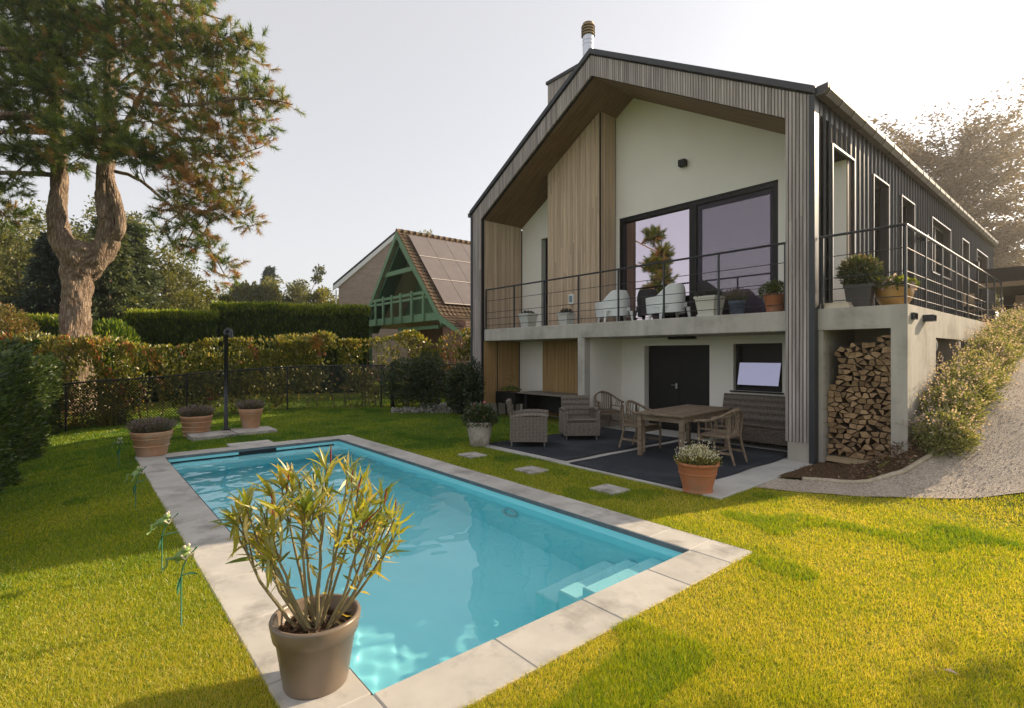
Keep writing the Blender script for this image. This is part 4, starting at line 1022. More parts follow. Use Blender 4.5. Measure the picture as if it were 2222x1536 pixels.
GB = 'pale square planters on the left of the balcony'
q1 = square_pot('square_planter', (-10.42, 9.42, DZ), 'pale square planter beside the slot window', 0.20, 0.135, 0.38, M_palegrey, group=GB)
q2 = square_pot('square_planter', (-8.98, 9.42, DZ), 'pale square planter in front of the larch chimney breast', 0.17, 0.125, 0.31, M_palegrey, group=GB)
q3 = square_pot('cream_planter', (-5.16, 9.45, DZ), 'large cream planter with a stepped foot on the balcony', 0.22, 0.15, 0.40, M_cream, foot=True)
q4 = pot('blue_pot', (-4.62, 9.45, DZ), 'small slate blue pot of lavender on the balcony', [(0, 0), (0.11, 0), (0.115, 0.01), (0.135, 0.2), (0.15, 0.21), (0.15, 0.27), (0.135, 0.27), (0.12, 0.22), (0, 0.21)], M_blue, 0.125, 0.235)
q5 = pot('terracotta_pot', (-3.92, 9.42, DZ), 'brown terracotta pot on the balcony beside the larch post', rimpot(0.19, 0.135, 0.33, 0.08, 0.012, 0.02), M_terra2, 0.15, 0.27, [(0.12, 0.155)])
q6 = square_pot('charcoal_planter', (-2.66, 9.52, DZ), 'charcoal square planter with a bushy shrub on the side deck', 0.195, 0.145, 0.37, M_darkpot, rz=0.12)
q7 = pot('ochre_bowl', (-2.27, 9.80, DZ), 'round ochre glazed bowl of purple flowers at the deck corner', [(0, 0), (0.15, 0), (0.165, 0.02), (0.225, 0.13), (0.25, 0.23), (0.245, 0.30), (0.25, 0.325), (0.237, 0.335), (0.22, 0.31), (0, 0.30)], M_ochre, 0.22, 0.31)
# raised black planter in the left bay
t_ = thing('raised_planter', (-11.18, 9.42, 0.0), 'black raised planter on legs against the larch wall', 'planter')
mb = MB(); mb.bbox(-0.42, 0.42, -0.20, 0.20, 0.40, 0.72, 0.01); mb.build('trough', M_frame, t_, world=False)
mb = MB(); mb.box(-0.39, 0.39, -0.17, 0.17, 0.721, 0.725); mb.build('soil', M_soil, t_, world=False)
for sx in (-1, 1):
    for sy in (-1, 1):
        mb = MB(); mb.tube([(sx * 0.36, sy * 0.15, 0), (sx * 0.39, sy * 0.17, 0.42)], [0.02, 0.035], 6); mb.build('leg', M_frame, t_, world=False)
rpl = t_

# ------------------------------------------------------------------ shower pole
t_ = thing('garden_shower', (-13.62, 2.70, 0.0), 'tall slim black garden shower pole standing on the paving slab', 'shower')
M_blk = mat('powder_black', (0.012, 0.014, 0.018), rough=0.35, spec=0.5)
mb = MB(); mb.bbox(-0.13, 0.13, -0.08, 0.08, 0.005, 0.03, 0.006); mb.build('foot_plate', M_blk, t_, world=False)
mb = MB(); mb.tube([(0, 0, 0.02), (0, 0, 2.24)], 0.046, 16, cap=True); mb.build('pole', M_blk, t_, smooth=True, world=False)
mb = MB(); mb.tube([(0, 0, 2.22), (0.0, 0.0, 2.29), (0.05, 0.03, 2.335), (0.11, 0.07, 2.32), (0.13, 0.08, 2.26), (0.13, 0.08, 2.14)], [0.053, 0.05, 0.045, 0.042, 0.042, 0.05], 12); mb.build('shower_head', M_blk, t_, smooth=True, world=False)
mb = MB(); mb.tube([(0.05, -0.02, 1.1), (0.11, -0.04, 1.1)], 0.02, 8); mb.build('tap', M_blk, t_, world=False)

# ------------------------------------------------------------------ metal frog stakes in the lawn
M_frog = mat('green_enamel', (0.10, 0.20, 0.05), (0.24, 0.33, 0.10), scale=18, rough=0.4, spec=0.5)
M_stem = mat('stake_green', (0.035, 0.14, 0.08), (0.06, 0.2, 0.11), scale=10, rough=0.5)
M_pale = mat('pale_enamel', (0.62, 0.55, 0.42), rough=0.5)


def frog_stake(loc, rz, h, label):
    t = thing('frog_stake', loc, label, 'garden stake', 'frog garden stakes in the lawn left of the pool', rz)
    mb = MB(); mb.tube([(0, 0, -0.05), (0, 0, h * 0.66), (0.012, 0, h * 0.78), (0.05, 0, h * 0.92), (0.10, 0, h * 1.02), (0.115, 0, h * 1.06)], [0.005, 0.005, 0.005, 0.0045, 0.004, 0.007], 6); mb.build('stem', M_stem, t, smooth=True, world=False)
    for s, l in ((1, 0.12), (-1, 0.10)):
        mb = MB(); z = h * 0.66; n = 6
        pts = [(s * l * k / n * (1.0 if s > 0 else 0.28), 0.0, z + (0.05 if s > 0 else -0.11) * k / n - 0.03 * (k / n) ** 2) for k in range(n + 1)]
        wd = [0.003, 0.014, 0.02, 0.02, 0.015, 0.008, 0.001]
        mb.add([(p[0], q * w_, p[2] + 0.006 * abs(q)) for p, w_ in zip(pts, wd) for q in (-1, 0, 1)], [(3 * k + j, 3 * k + j + 1, 3 * k + 4 + j, 3 * k + 3 + j) for k in range(n) for j in (0, 1)]); mb.build('leaf', M_stem, t, smooth=True, world=False)
    cx, cz = 0.0, h * 0.93
    mb = MB(); mb.ellipsoid((cx, 0, cz), (0.052, 0.036, 0.030), 14, 10, rot=Matrix.Rotation(-0.55, 3, 'Y')); mb.ellipsoid((cx + 0.035, 0, cz + 0.042), (0.028, 0.03, 0.020), 12, 8); mb.build('frog_body', M_frog, t, smooth=True, world=False)
    for s in (-1, 1):
        mb = MB(); mb.ellipsoid((cx + 0.04, s * 0.018, cz + 0.064), (0.010, 0.010, 0.012), 8, 6); mb.build('eye', M_pale, t, smooth=True, world=False)
        mb = MB(); mb.tube([(cx - 0.02, s * 0.03, cz - 0.01), (cx - 0.055, s * 0.055, cz - 0.005), (cx - 0.06, s * 0.05, cz - 0.055), (cx - 0.085, s * 0.06, cz - 0.075)], [0.012, 0.011, 0.007, 0.009], 6); mb.build('hind_leg', M_frog, t, smooth=True, world=False)
        mb = MB(); mb.tube([(cx + 0.025, s * 0.028, cz + 0.01), (cx + 0.06, s * 0.032, cz - 0.012), (cx + 0.078, s * 0.012, cz + 0.02)], [0.008, 0.006, 0.007], 6); mb.build('front_leg', M_pale, t, smooth=True, world=False)
    return t


frog_stake((-3.93, 0.52, hz(-3.93, .52)), math.radians(40), 0.50, 'frog garden stake nearest the camera, its frog leaning left over the coping')
frog_stake((-5.00, 0.53, hz(-5, .53)), math.radians(65), 0.45, 'frog garden stake at the edge of the house shadow')
frog_stake((-7.28, 0.52, hz(-7.28, .52)), math.radians(120), 0.44, 'frog garden stake in the shade halfway along the pool coping')
frog_stake((-10.3, 0.52, hz(-10.3, .52)), math.radians(20), 0.42, 'farthest frog garden stake, in front of the squat lavender pot')
# ------------------------------------------------------------------ grass of the lawn
def in_rect(x, y, a): return (x > a[0]) & (x < a[1]) & (y > a[2]) & (y < a[3])
def grass_ok(x, y):
    ok = ~in_rect(x, y, (PX0 - CW + .01, PX1 + CW - .012, PY0 - CW + .012, PY1 + CW - .012)) & ~in_rect(x, y, (-8.06, -3.13, 5.96, 10.6)) & ~in_rect(x, y, (-12.4, -3.1, 9.3, 27))
    for c in ((-7.31, 5.29), (-5.78, 5.29), (-4.28, 5.30)): ok &= ~in_rect(x, y, (c[0] - .18, c[0] + .18, c[1] - .165, c[1] + .165))
    ok &= ~in_rect(x, y, (-13.6, -12.8, 1.92, 3.62)) & ~in_rect(x, y, (PX0 - CW - .40, PX0 - CW + .1, 2.27, 3.05))
    lim = np.interp(x, [-3.2, -3.12, -2.75, -1.93, -1.2, -0.7, 0.6, 3], [50, 6.84, 6.98, 7.48, 7.93, 8.38, 9.58, 12])
    return ok & ~((x > -3.13) & (y > lim + 0.05 + 0.04 * np.sin(23 * x) * np.sin(57 * x)))


NB = 1120000
lr = np.exp(rng.uniform(np.log(2.2), np.log(23), NB)); th = rng.uniform(-0.86, 0.86, NB)
fx = FW[0] * np.cos(th) + RT[0] * np.sin(th); fy = FW[1] * np.cos(th) + RT[1] * np.sin(th)
x, y = fx * lr, fy * lr
ok = grass_ok(x, y) & (y > -3.5); x, y, lr = x[ok], y[ok], lr[ok]; n = len(x)


def vnoise(x, y, s, seed):
    r = np.random.default_rng(seed).random((64, 64)); u, v = x / s, y / s; i, j = np.floor(u).astype(int), np.floor(v).astype(int); a, b = u - i, v - j
    a = a * a * (3 - 2 * a); b = b * b * (3 - 2 * b); g = lambda p, q: r[p % 64, q % 64]
    return (g(i, j) * (1 - a) + g(i + 1, j) * a) * (1 - b) + (g(i, j + 1) * (1 - a) + g(i + 1, j + 1) * a) * b


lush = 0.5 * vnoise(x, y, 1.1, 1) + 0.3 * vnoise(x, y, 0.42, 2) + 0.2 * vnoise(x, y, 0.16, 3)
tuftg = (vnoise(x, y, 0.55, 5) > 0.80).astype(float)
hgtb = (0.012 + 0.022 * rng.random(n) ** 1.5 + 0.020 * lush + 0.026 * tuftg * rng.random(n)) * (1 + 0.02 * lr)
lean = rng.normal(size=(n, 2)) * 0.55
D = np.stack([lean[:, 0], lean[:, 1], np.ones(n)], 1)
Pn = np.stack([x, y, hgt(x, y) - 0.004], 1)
dry = np.clip(0.47 - 0.60 * (lush - 0.45) - 0.25 * tuftg + 0.22 * sstep(-6, -2, x) * sstep(8, 3, x) - 0.28 * sstep(-7, -10, x) + rng.normal(size=n) * 0.19, 0, 1)  # greener at the far end, more straw towards the near end
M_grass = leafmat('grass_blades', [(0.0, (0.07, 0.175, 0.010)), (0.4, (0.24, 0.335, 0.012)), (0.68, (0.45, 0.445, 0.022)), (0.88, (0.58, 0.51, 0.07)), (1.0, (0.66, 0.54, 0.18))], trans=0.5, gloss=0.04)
link(needlemesh('grass', Pn, D, hgtb, np.clip(0.00118 * lr, 0.0028, 0.03), M_grass, dry), 'grass', kind='stuff', label='short grass blades, greener towards the far end and straw yellow near the camera')
t_ = thing('fallen_leaf', (-0.62, 3.62, 0.03), 'small pale fallen leaf lying on the lawn at the right', 'leaf')
M_pl = mat('pale_leaf', (0.55, 0.42, 0.30), rough=0.8)
mb = MB(); mb.add([(0, 0, 0), (0.03, 0.018, 0.012), (0.07, 0, 0.004), (0.03, -0.018, 0.012)], [(0, 3, 2, 1)]); mb.build('blade', M_pl, t_, world=False)

# ------------------------------------------------------------------ leaf clouds
def cloud(c, r, n, shell=0.35):
    """n points in an ellipsoid, denser near its skin, plus outward directions."""
    d = sphere_pts(n); q = (shell + (1 - shell) * rng.random(n) ** 0.6)[:, None]
    return np.asarray(c) + d * q * np.asarray(r), d


def boxcloud(p, q, width, z0, z1, n, bumps=0.12, seed=3):
    """Points of a hedge between two ground points: its faces and top, uneven."""
    p, q = np.asarray(p, float), np.asarray(q, float); t = rng.random(n); d = unit(q - p); nr = np.array([-d[1], d[0]])
    f = rng.random(n); s = rng.uniform(-1, 1, n); z = rng.uniform(0, 1, n)
    top = f < 0.28; z[top] = 1 - 0.06 * rng.random(top.sum()) ; face = ~top; sgn = np.where(rng.random(n) < 0.8, -1, 1)
    s[face] = sgn[face] * (1 - 0.35 * rng.random(face.sum()) ** 1.5)
    L = np.linalg.norm(q - p); b = bumps * (vnoise(t * L, z * 3 + s, 0.9, seed) - 0.5) * 2 + 0.5 * bumps * (vnoise(t * L, z * 3 + s, 0.3, seed + 1) - 0.5) * 2
    w_ = width / 2 * s * (1 + b); zz = z0 + (z1 - z0) * z * (1 + 0.5 * b)
    P_ = np.stack([p[0] + (q[0] - p[0]) * t + nr[0] * w_, p[1] + (q[1] - p[1]) * t + nr[1] * w_, zz], 1)
    D_ = np.stack([nr[0] * s, nr[1] * s, z * 0.8], 1) + rng.normal(size=(n, 3)) * 0.6
    return P_, D_, t, z


# --- chain-link fence, photinia behind it
fa, fb = np.array([-20.2, -0.4]), np.array([-16.06, 8.0])
fence = thing('chain_link_fence', (-18.1, 3.8, -0.2), 'low black chain-link fence at the end of the lawn', 'fence')
def fp_(t, z=0.0):
    x, y = fa + (fb - fa) * t; return Vector((x, y, hz(x, y) + z))
mb = MB(); mb.tube([fp_(t, 1.42 if t > 0.3 else 1.40) for t in np.linspace(-0.04, 1.0, 14)], 0.026, 6); mb.build('top_rail', M_blk, fence, smooth=True)
for t in (0.02, 0.36, 0.67, 0.985):
    mb = MB(); mb.tube([fp_(t, -0.3), fp_(t, 1.41)], 0.026, 8); mb.build('post', M_blk, fence)
mb = MB(); Lf = float(np.linalg.norm(fb - fa)); k = 0.0
while k < Lf + 1.4:
    for sg in (1, -1):
        a = max(0.0, k - 1.38) ; b = min(k, Lf)
        if b - a < 0.05: continue
        za, zb = (k - a, k - b) if sg < 0 else (1.38 - (k - a), 1.38 - (k - b))
        za, zb = [min(max(v, 0), 1.38) for v in (za, zb)]
        A, B = fp_(a / Lf, 0.03 + za), fp_(b / Lf, 0.03 + zb); u = Vector((0, 0, 0.0085)); mb.add([A - u, B - u, B + u, A + u], [(0, 1, 2, 3)])
    k += 0.085
mb.build('wire_mesh', M_blk, fence, kind='stuff')
ft = thing('fence_gate_post', (-15.85, 8.15, 0), 'thick square black gate post at the right end of the fence', 'gate post')
mb = MB(); mb.bbox(-0.055, 0.055, -0.055, 0.055, -0.1, 1.50, 0.006); mb.build('post', M_blk, ft, world=False)
mb = MB(); mb.bbox(-0.062, 0.062, -0.062, 0.062, 1.50, 1.52, 0.004); mb.build('cap', M_blk, ft, world=False)
f2 = thing('rail_fence', (-14.3, 9.2, 0), 'black rail fence half hidden by shrubs beside the house corner', 'fence')
mb = MB(); mb.tube([(-15.7, 8.3, 1.45), (-12.6, 10.2, 1.45)], 0.024, 6); mb.build('top_rail', M_blk, f2)
for t in (0.32, 0.64):
    mb = MB(); p = Vector((-15.7, 8.3, 0)).lerp(Vector((-12.6, 10.2, 0)), t); mb.tube([(p.x, p.y, -0.1), (p.x, p.y, 1.46)], 0.04, 6); mb.build('post', M_blk, f2)

M_photinia = leafmat('photinia_leaves', [(0, (0.07, 0.095, 0.015)), (0.4, (0.19, 0.20, 0.035)), (0.72, (0.34, 0.33, 0.06)), (0.88, (0.48, 0.38, 0.11)), (0.95, (0.42, 0.12, 0.07)), (1, (0.52, 0.16, 0.12))], trans=0.5, gloss=0.07, rough=0.4)
M_branch = mat('brown_branch', (0.10, 0.07, 0.05), (0.17, 0.12, 0.085), scale=8, rough=0.9)
def hedge_stems(p, q, n, h, root, r=0.012, lean=0.35):
    for k in range(n):
        mb = MB(); t = (k + random.random()) / n; x, y = p[0] + (q[0] - p[0]) * t, p[1] + (q[1] - p[1]) * t; z = hz(x, y) - 0.05
        pts = [(x, y, z)]
        for j in range(4): pts.append((pts[-1][0] + random.uniform(-lean, lean) * 0.4, pts[-1][1] + random.uniform(-lean, lean) * 0.4, z + h * (j + 1) / 4))
        mb.tube(pts, [r * 1.6, r * 1.3, r, r * 0.7, r * 0.4], 5); mb.build('stem', M_branch, root)
ha, hb_ = np.array([-22.3, -2.0]), np.array([-15.4, 10.6])
def photinia(name, a, b, n, zt, lab, seed):
    t = thing(name, (*((a + b) / 2), 0), lab, 'hedge')
    P_, D_, tt, zz = boxcloud(a, b, 0.85, -0.35, zt, n, 0.28, seed)
    g = hgt(P_[:, 0], P_[:, 1]); P_[:, 2] += np.clip(g, -.4, 0)
    L_ = np.linalg.norm(b - a); gap = vnoise(tt * L_, zz * 2.4, 0.55, seed + 7)
    topv = vnoise(tt * L_, tt * 0, 0.8, seed + 9)
    keep = ~((gap < 0.30 + 0.30 * (zz < 0.28)) & (rng.random(n) < 0.9)) & (P_[:, 2] < zt * (0.80 + 0.30 * topv))
    P_, D_, zz = P_[keep], D_[keep], zz[keep]; m_ = len(P_)
    D_[:, 2] += 0.5
    tint = np.clip(0.30 + 0.28 * rng.normal(size=m_) + 0.30 * (zz > 0.88) * rng.random(m_), 0, 0.90); red = (vnoise(P_[:, 0] * 2, P_[:, 1] * 2 + P_[:, 2], 0.9, seed + 3) > 0.74) & (rng.random(m_) < 0.30); tint[red] = rng.uniform(0.90, 1, red.sum())
    link(leafmesh('leaves', P_, D_, rng.uniform(0.10, 0.17, m_), rng.uniform(0.045, 0.07, m_), M_photinia, tint), 'foliage', t).matrix_parent_inverse = t.matrix_basis.inverted()
    hedge_stems(a, b, 26, 1.9, t)
photinia('photinia_hedge', ha, hb_ + (ha - hb_) * 0.30, 30000, 2.45, 'sunlit photinia hedge with red young leaves behind the chain-link fence', 3)
photinia('photinia_hedge', hb_ + (ha - hb_) * 0.29, hb_ + np.array([1.4, 2.6]), 15000, 2.62, 'taller end of the photinia hedge in front of the green house', 23)

# --- near hedge on the left, in the shade
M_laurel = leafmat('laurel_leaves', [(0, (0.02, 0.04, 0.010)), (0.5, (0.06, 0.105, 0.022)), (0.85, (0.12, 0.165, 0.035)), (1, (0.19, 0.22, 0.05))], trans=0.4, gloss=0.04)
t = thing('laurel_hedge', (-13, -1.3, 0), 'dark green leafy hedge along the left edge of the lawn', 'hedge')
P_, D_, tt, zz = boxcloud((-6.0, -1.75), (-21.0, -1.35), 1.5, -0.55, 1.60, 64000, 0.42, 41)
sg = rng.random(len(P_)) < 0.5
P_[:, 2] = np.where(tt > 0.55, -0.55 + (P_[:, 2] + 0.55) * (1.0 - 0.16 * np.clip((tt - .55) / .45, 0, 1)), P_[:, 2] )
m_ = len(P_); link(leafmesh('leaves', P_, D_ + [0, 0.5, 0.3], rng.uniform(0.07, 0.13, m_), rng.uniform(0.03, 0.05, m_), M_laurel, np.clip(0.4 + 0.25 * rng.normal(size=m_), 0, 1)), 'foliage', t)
hedge_stems((-6.5, -1.6), (-20.5, -1.3), 26, 1.2, t)
mb = MB(); 
for k in range(30):
    x0 = -21 + 0.5 * k; q = []
    for (x, y) in ((x0, -2.6), (x0 + 0.5, -2.6), (x0 + 0.5, -0.93 + 0.06 * math.sin(x0 + .5)), (x0, -0.93 + 0.06 * math.sin(x0))): q.append((x, y, hz(x, y) + 0.03))
    mb.add(q, [(0, 1, 2, 3)])
mb.build('hedge_soil', M_bark_bed, kind='structure', label='bare soil strip under the left hedge')

# --- thuja hedge further back
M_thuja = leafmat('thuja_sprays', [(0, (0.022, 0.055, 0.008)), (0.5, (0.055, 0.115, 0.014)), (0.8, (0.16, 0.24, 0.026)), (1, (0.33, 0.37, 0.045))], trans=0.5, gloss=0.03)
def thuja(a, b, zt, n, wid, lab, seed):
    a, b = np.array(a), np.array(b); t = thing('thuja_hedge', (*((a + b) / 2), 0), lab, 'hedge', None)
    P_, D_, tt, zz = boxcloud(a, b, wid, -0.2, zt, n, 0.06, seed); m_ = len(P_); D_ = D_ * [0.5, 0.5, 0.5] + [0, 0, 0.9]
    link(leafmesh('sprays', P_, D_, rng.uniform(0.16, 0.30, m_), rng.uniform(0.05, 0.09, m_), M_thuja, np.clip(0.42 + 0.2 * rng.normal(size=m_) + 0.35 * (zz > 0.93), 0, 1)), 'foliage', t)  # uppermost sprays tinted lighter to suggest sun on the top
    d = (b - a) / np.linalg.norm(b - a); k = n // 5; tt = rng.random(k)[:, None]; F_ = np.concatenate([a + (b - a) * tt + np.array([-d[1], d[0]]) * rng.uniform(-0.5, 0.5, (k, 1)) * wid, (zt - 0.12 + 0.30 * rng.random((k, 1)) ** 2)], 1)
    link(leafmesh('tips', F_, rng.normal(size=(k, 3)) * [0.5, 0.5, 0.3] + [0, 0, 1], rng.uniform(0.12, 0.26, k), 0.06, M_thuja, np.clip(0.9 + 0.1 * rng.normal(size=k), 0, 1)), 'sun_tinted_fringe', t)  # fringe added along the top, sunlight painted in as bright colour
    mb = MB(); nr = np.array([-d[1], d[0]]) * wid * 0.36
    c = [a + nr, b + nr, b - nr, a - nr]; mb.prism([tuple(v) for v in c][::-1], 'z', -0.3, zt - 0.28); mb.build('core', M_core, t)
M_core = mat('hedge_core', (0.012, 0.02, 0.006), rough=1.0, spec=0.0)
def gp(px, d): q = P(px, d); return (q.x, q.y)
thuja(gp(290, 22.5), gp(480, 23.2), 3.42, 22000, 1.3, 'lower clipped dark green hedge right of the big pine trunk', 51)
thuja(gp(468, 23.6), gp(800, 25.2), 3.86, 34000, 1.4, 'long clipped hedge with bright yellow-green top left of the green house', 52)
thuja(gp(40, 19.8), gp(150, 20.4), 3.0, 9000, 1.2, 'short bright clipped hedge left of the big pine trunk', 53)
t = thing('rounded_shrub', (*gp(235, 19.8), 0), 'rounded light green conifer shrub at the right foot of the pine', 'shrub')
P_, D_ = cloud(P(240, 20.2, z=1.4), (1.05, 1.05, 1.65), 9000, 0.6); D_ = D_ + [0, 0, 0.9]; m_ = len(P_)
link(leafmesh('sprays', P_, D_, rng.uniform(0.14, 0.26, m_), 0.07, M_thuja, np.clip(0.62 + 0.22 * rng.normal(size=m_), 0, 1)), 'foliage', t)
M_golden = leafmat('golden_leaves', [(0, (0.06, 0.075, 0.015)), (0.5, (0.17, 0.15, 0.035)), (0.85, (0.28, 0.19, 0.055)), (1, (0.33, 0.13, 0.05))], trans=0.45, gloss=0.05)
t = thing('golden_shrub', (*gp(8, 16.5), 0), 'golden yellow shrub at the left edge above the dark hedge', 'shrub')
P_, D_ = cloud(P(0, 16.6, z=1.7), (1.1, 1.1, 1.7), 11000, 0.55); m_ = len(P_)
link(leafmesh('leaves', P_, D_ + rng.normal(size=(m_, 3)) * 0.6, rng.uniform(0.07, 0.12, m_), 0.04, M_golden, np.clip(0.5 + 0.28 * rng.normal(size=m_), 0, 1)), 'foliage', t)
mb = MB(); mb.tube([P(8, 16.6, z=-0.4), P(4, 16.6, z=1.4)], [0.05, 0.02], 6); mb.build('stem', M_branch, t)
# yellowish grasses and bright lawn glimpsed under the hedge
t = thing('ornamental_grass', (*gp(238, 15.6), -0.3), 'tuft of yellow-green ornamental grass at the foot of the hedge', 'grass tuft')
n = 500; b0 = np.array(P(238, 15.7, z=-0.36)); P_ = b0 + rng.normal(size=(n, 3)) * [0.18, 0.18, 0]; D_ = rng.normal(size=(n, 3)) * [0.45, 0.45, 0] + [0, 0, 1]
link(needlemesh('blades', P_, D_, rng.uniform(0.35, 0.85, n), 0.022, M_golden, np.clip(0.3 + 0.2 * rng.normal(size=n), 0, .7)), 'foliage', t)

# --- dark shrubs by the house corner
M_dkshrub = leafmat('dark_shrub_leaves', [(0, (0.010, 0.022, 0.008)), (0.6, (0.03, 0.06, 0.018)), (1, (0.08, 0.11, 0.03))], trans=0.35, gloss=0.06)
for (px, d, z, r, n, lab) in ((885, 16.2, 0.95, (0.85, 0.85, 0.75), 5200, 'dark climbing shrub right of the gate post'), (930, 15.8, 1.0, (0.6, 0.6, 0.85), 4200, 'narrow dark shrub on the rail fence'), (1003, 15.3, 0.75, (0.55, 0.55, 0.75), 5200, 'dense dark shrub at the left foot of the house'), (1028, 14.6, 0.75, (0.28, 0.28, 0.95), 2200, 'slim dark climber on the left larch post')):
    t = thing('dark_shrub', (*gp(px, d), 0), lab, 'shrub', 'dark shrubs by the house corner')
    P_, D_ = cloud(P(px, d, z=z), r, n, 0.3); m_ = len(P_)
    link(leafmesh('leaves', P_, D_ + rng.normal(size=(m_, 3)) * 0.7, rng.uniform(0.06, 0.11, m_), 0.035, M_dkshrub, np.clip(0.45 + 0.25 * rng.normal(size=m_), 0, 1)), 'foliage', t)
    mb = MB()
    mb.tube([P(px, d, z=-0.1), P(px + 3, d, z=z)], [0.03, 0.015], 6); mb.build('stem', M_branch, t)
M_pale_st = leafmat('pale_stones', [(0, (0.25, 0.24, 0.22)), (1, (0.60, 0.57, 0.52))], trans=0, gloss=0.03)
n = 1400; px_ = rng.uniform(850, 1010, n); 
P_ = np.array([P(a, 15.6 + rng.uniform(0, 0.6), z=-0.02 + 0.30 * rng.random() ** 1.5 * (0.4 + 0.6 * (a > 915))) for a in px_]); D_ = rng.normal(size=(n, 3))
link(leafmesh('stones', P_, D_, rng.uniform(0.06, 0.11, n), 0.07, M_pale_st, rng.random(n)), 'white_gravel_bank', kind='stuff', label='low bank of pale stones behind the dark shrubs')

# --- catmint on the bank beside the side balcony
M_catmint = leafmat('catmint_leaves', [(0, (0.09, 0.12, 0.05)), (0.45, (0.24, 0.265, 0.11)), (0.78, (0.38, 0.36, 0.18)), (0.86, (0.44, 0.35, 0.38)), (1, (0.60, 0.48, 0.54))], trans=0.4, gloss=0.03)
sp = [(-1.60, 9.25, 0.55, 0.52), (-1.62, 10.0, 0.62, 0.60), (-1.58, 10.8, 0.62, 0.58), (-1.58, 11.7, 0.64, 0.56), (-1.55, 12.7, 0.62, 0.55), (-1.55, 13.8, 0.64, 0.55), (-1.52, 14.9, 0.66, 0.55), (-1.52, 16.0, 0.66, 0.55), (-1.50, 17.0, 0.66, 0.52), (-1.3, 18.0, 0.7, 0.5)]
names = ['lowest catmint clump at the foot of the concrete column', 'second catmint clump up the bank, broad and full', 'catmint clump in front of the dark opening', 'catmint clump just past the dark opening', 'middle catmint clump on the bank', 'catmint clump above the middle of the bank', 'upper catmint clump below the railing', 'pale catmint clump near the top of the bank', 'topmost catmint clump under the railing end', 'catmint clump behind the railing end']
for (x, y, r, hh), lab in zip(sp, names):
    t = thing('catmint_clump', (x, y, hz(x, y)), lab, 'shrub', 'catmint clumps on the bank')
    z = hz(x, y); n = 6500; hh *= 0.84
    P_, D_ = cloud((x, y, z + hh * 0.42), (r * 0.60, r * 0.9, hh * 0.8), n, 0.35); P_ = P_ + rng.normal(size=(n, 3)) * 0.035 + 0.07 * np.stack([vnoise(P_[:, 1], P_[:, 2], 0.25, 77) - .5] * 3, 1) * 2; keep = P_[:, 2] > z - 0.05; P_, D_ = P_[keep], D_[keep]; m_ = len(P_)
    up = P_[:, 2] - z; tint = np.clip(0.42 + 0.2 * rng.normal(size=m_), 0, 0.78); fl = (up > hh * 0.55) & (rng.random(m_) < 0.16); tint[fl] = rng.uniform(0.86, 1, fl.sum())
    link(leafmesh('leaves', P_, D_ + [0, 0, 0.6] + rng.normal(size=(m_, 3)) * 0.6, rng.uniform(0.03, 0.06, m_), rng.uniform(0.016, 0.03, m_), M_catmint, tint), 'foliage', t)
    k = 70; b0 = np.array([x, y, z + hh * 0.55]); d_ = unit(rng.normal(size=(k, 3)) * [0.8, 1, 0.5] + [0, 0, 0.9]); pos = []; dd = []; ti = []
    for q in range(k):
        L_ = rng.uniform(0.25, 0.62) * hh / 0.55; base = b0 + d_[q] * [r * 0.5, r * 0.8, 0.1]
        for s in np.linspace(0.2, 1, 9): pos.append(base + d_[q] * L_ * s * [.7, .8, 1]); dd.append(rng.normal(size=3) + d_[q]); ti.append(0.80 + 0.2 * rng.random() if s > 0.5 else 0.4 + 0.2 * rng.random())
    link(leafmesh('spikes', np.array(pos), np.array(dd), 0.035, 0.022, M_catmint, np.array(ti)), 'flower_spikes', t, kind='stuff')

# ------------------------------------------------------------------ plants in the pots
M_lav = leafmat('lavender', [(0, (0.07, 0.075, 0.05)), (0.5, (0.15, 0.14, 0.10)), (0.8, (0.22, 0.175, 0.16)), (1, (0.30, 0.23, 0.34))], trans=0.25, gloss=0.02)
def lavender(t, r, z, n, h):
    o = np.array(t.location); a = rng.uniform(0, 6.283, n); q = np.sqrt(rng.random(n)) * r * 0.8
    P_ = o + np.stack([q * np.cos(a), q * np.sin(a), np.full(n, z)], 1); D_ = np.stack([np.cos(a) * q / r * 0.9, np.sin(a) * q / r * 0.9, np.ones(n)], 1) + rng.normal(size=(n, 3)) * 0.22
    L_ = h * rng.uniform(0.55, 1.1, n) * (1 - 0.25 * (q / r) ** 2)
    link(needlemesh('stalks', P_, D_, L_, 0.012, M_lav, np.clip(0.4 + 0.2 * rng.normal(size=n), 0, 0.8)), 'foliage', t)
    tip = P_ + unit(D_) * L_[:, None] * 0.92; k = rng.random(n) < 0.5
    link(leafmesh('heads', tip[k], D_[k], 0.05, 0.018, M_lav, np.clip(0.75 + 0.15 * rng.normal(size=k.sum()), 0, 1)), 'flower_heads', t, kind='stuff')
lavender(la, 0.29, 0.37, 1700, 0.27); lavender(lb, 0.31, 0.45, 1700, 0.28); lavender(lc, 0.25, 0.42, 1400, 0.25); lavender(q4, 0.14, 0.24, 500, 0.26)

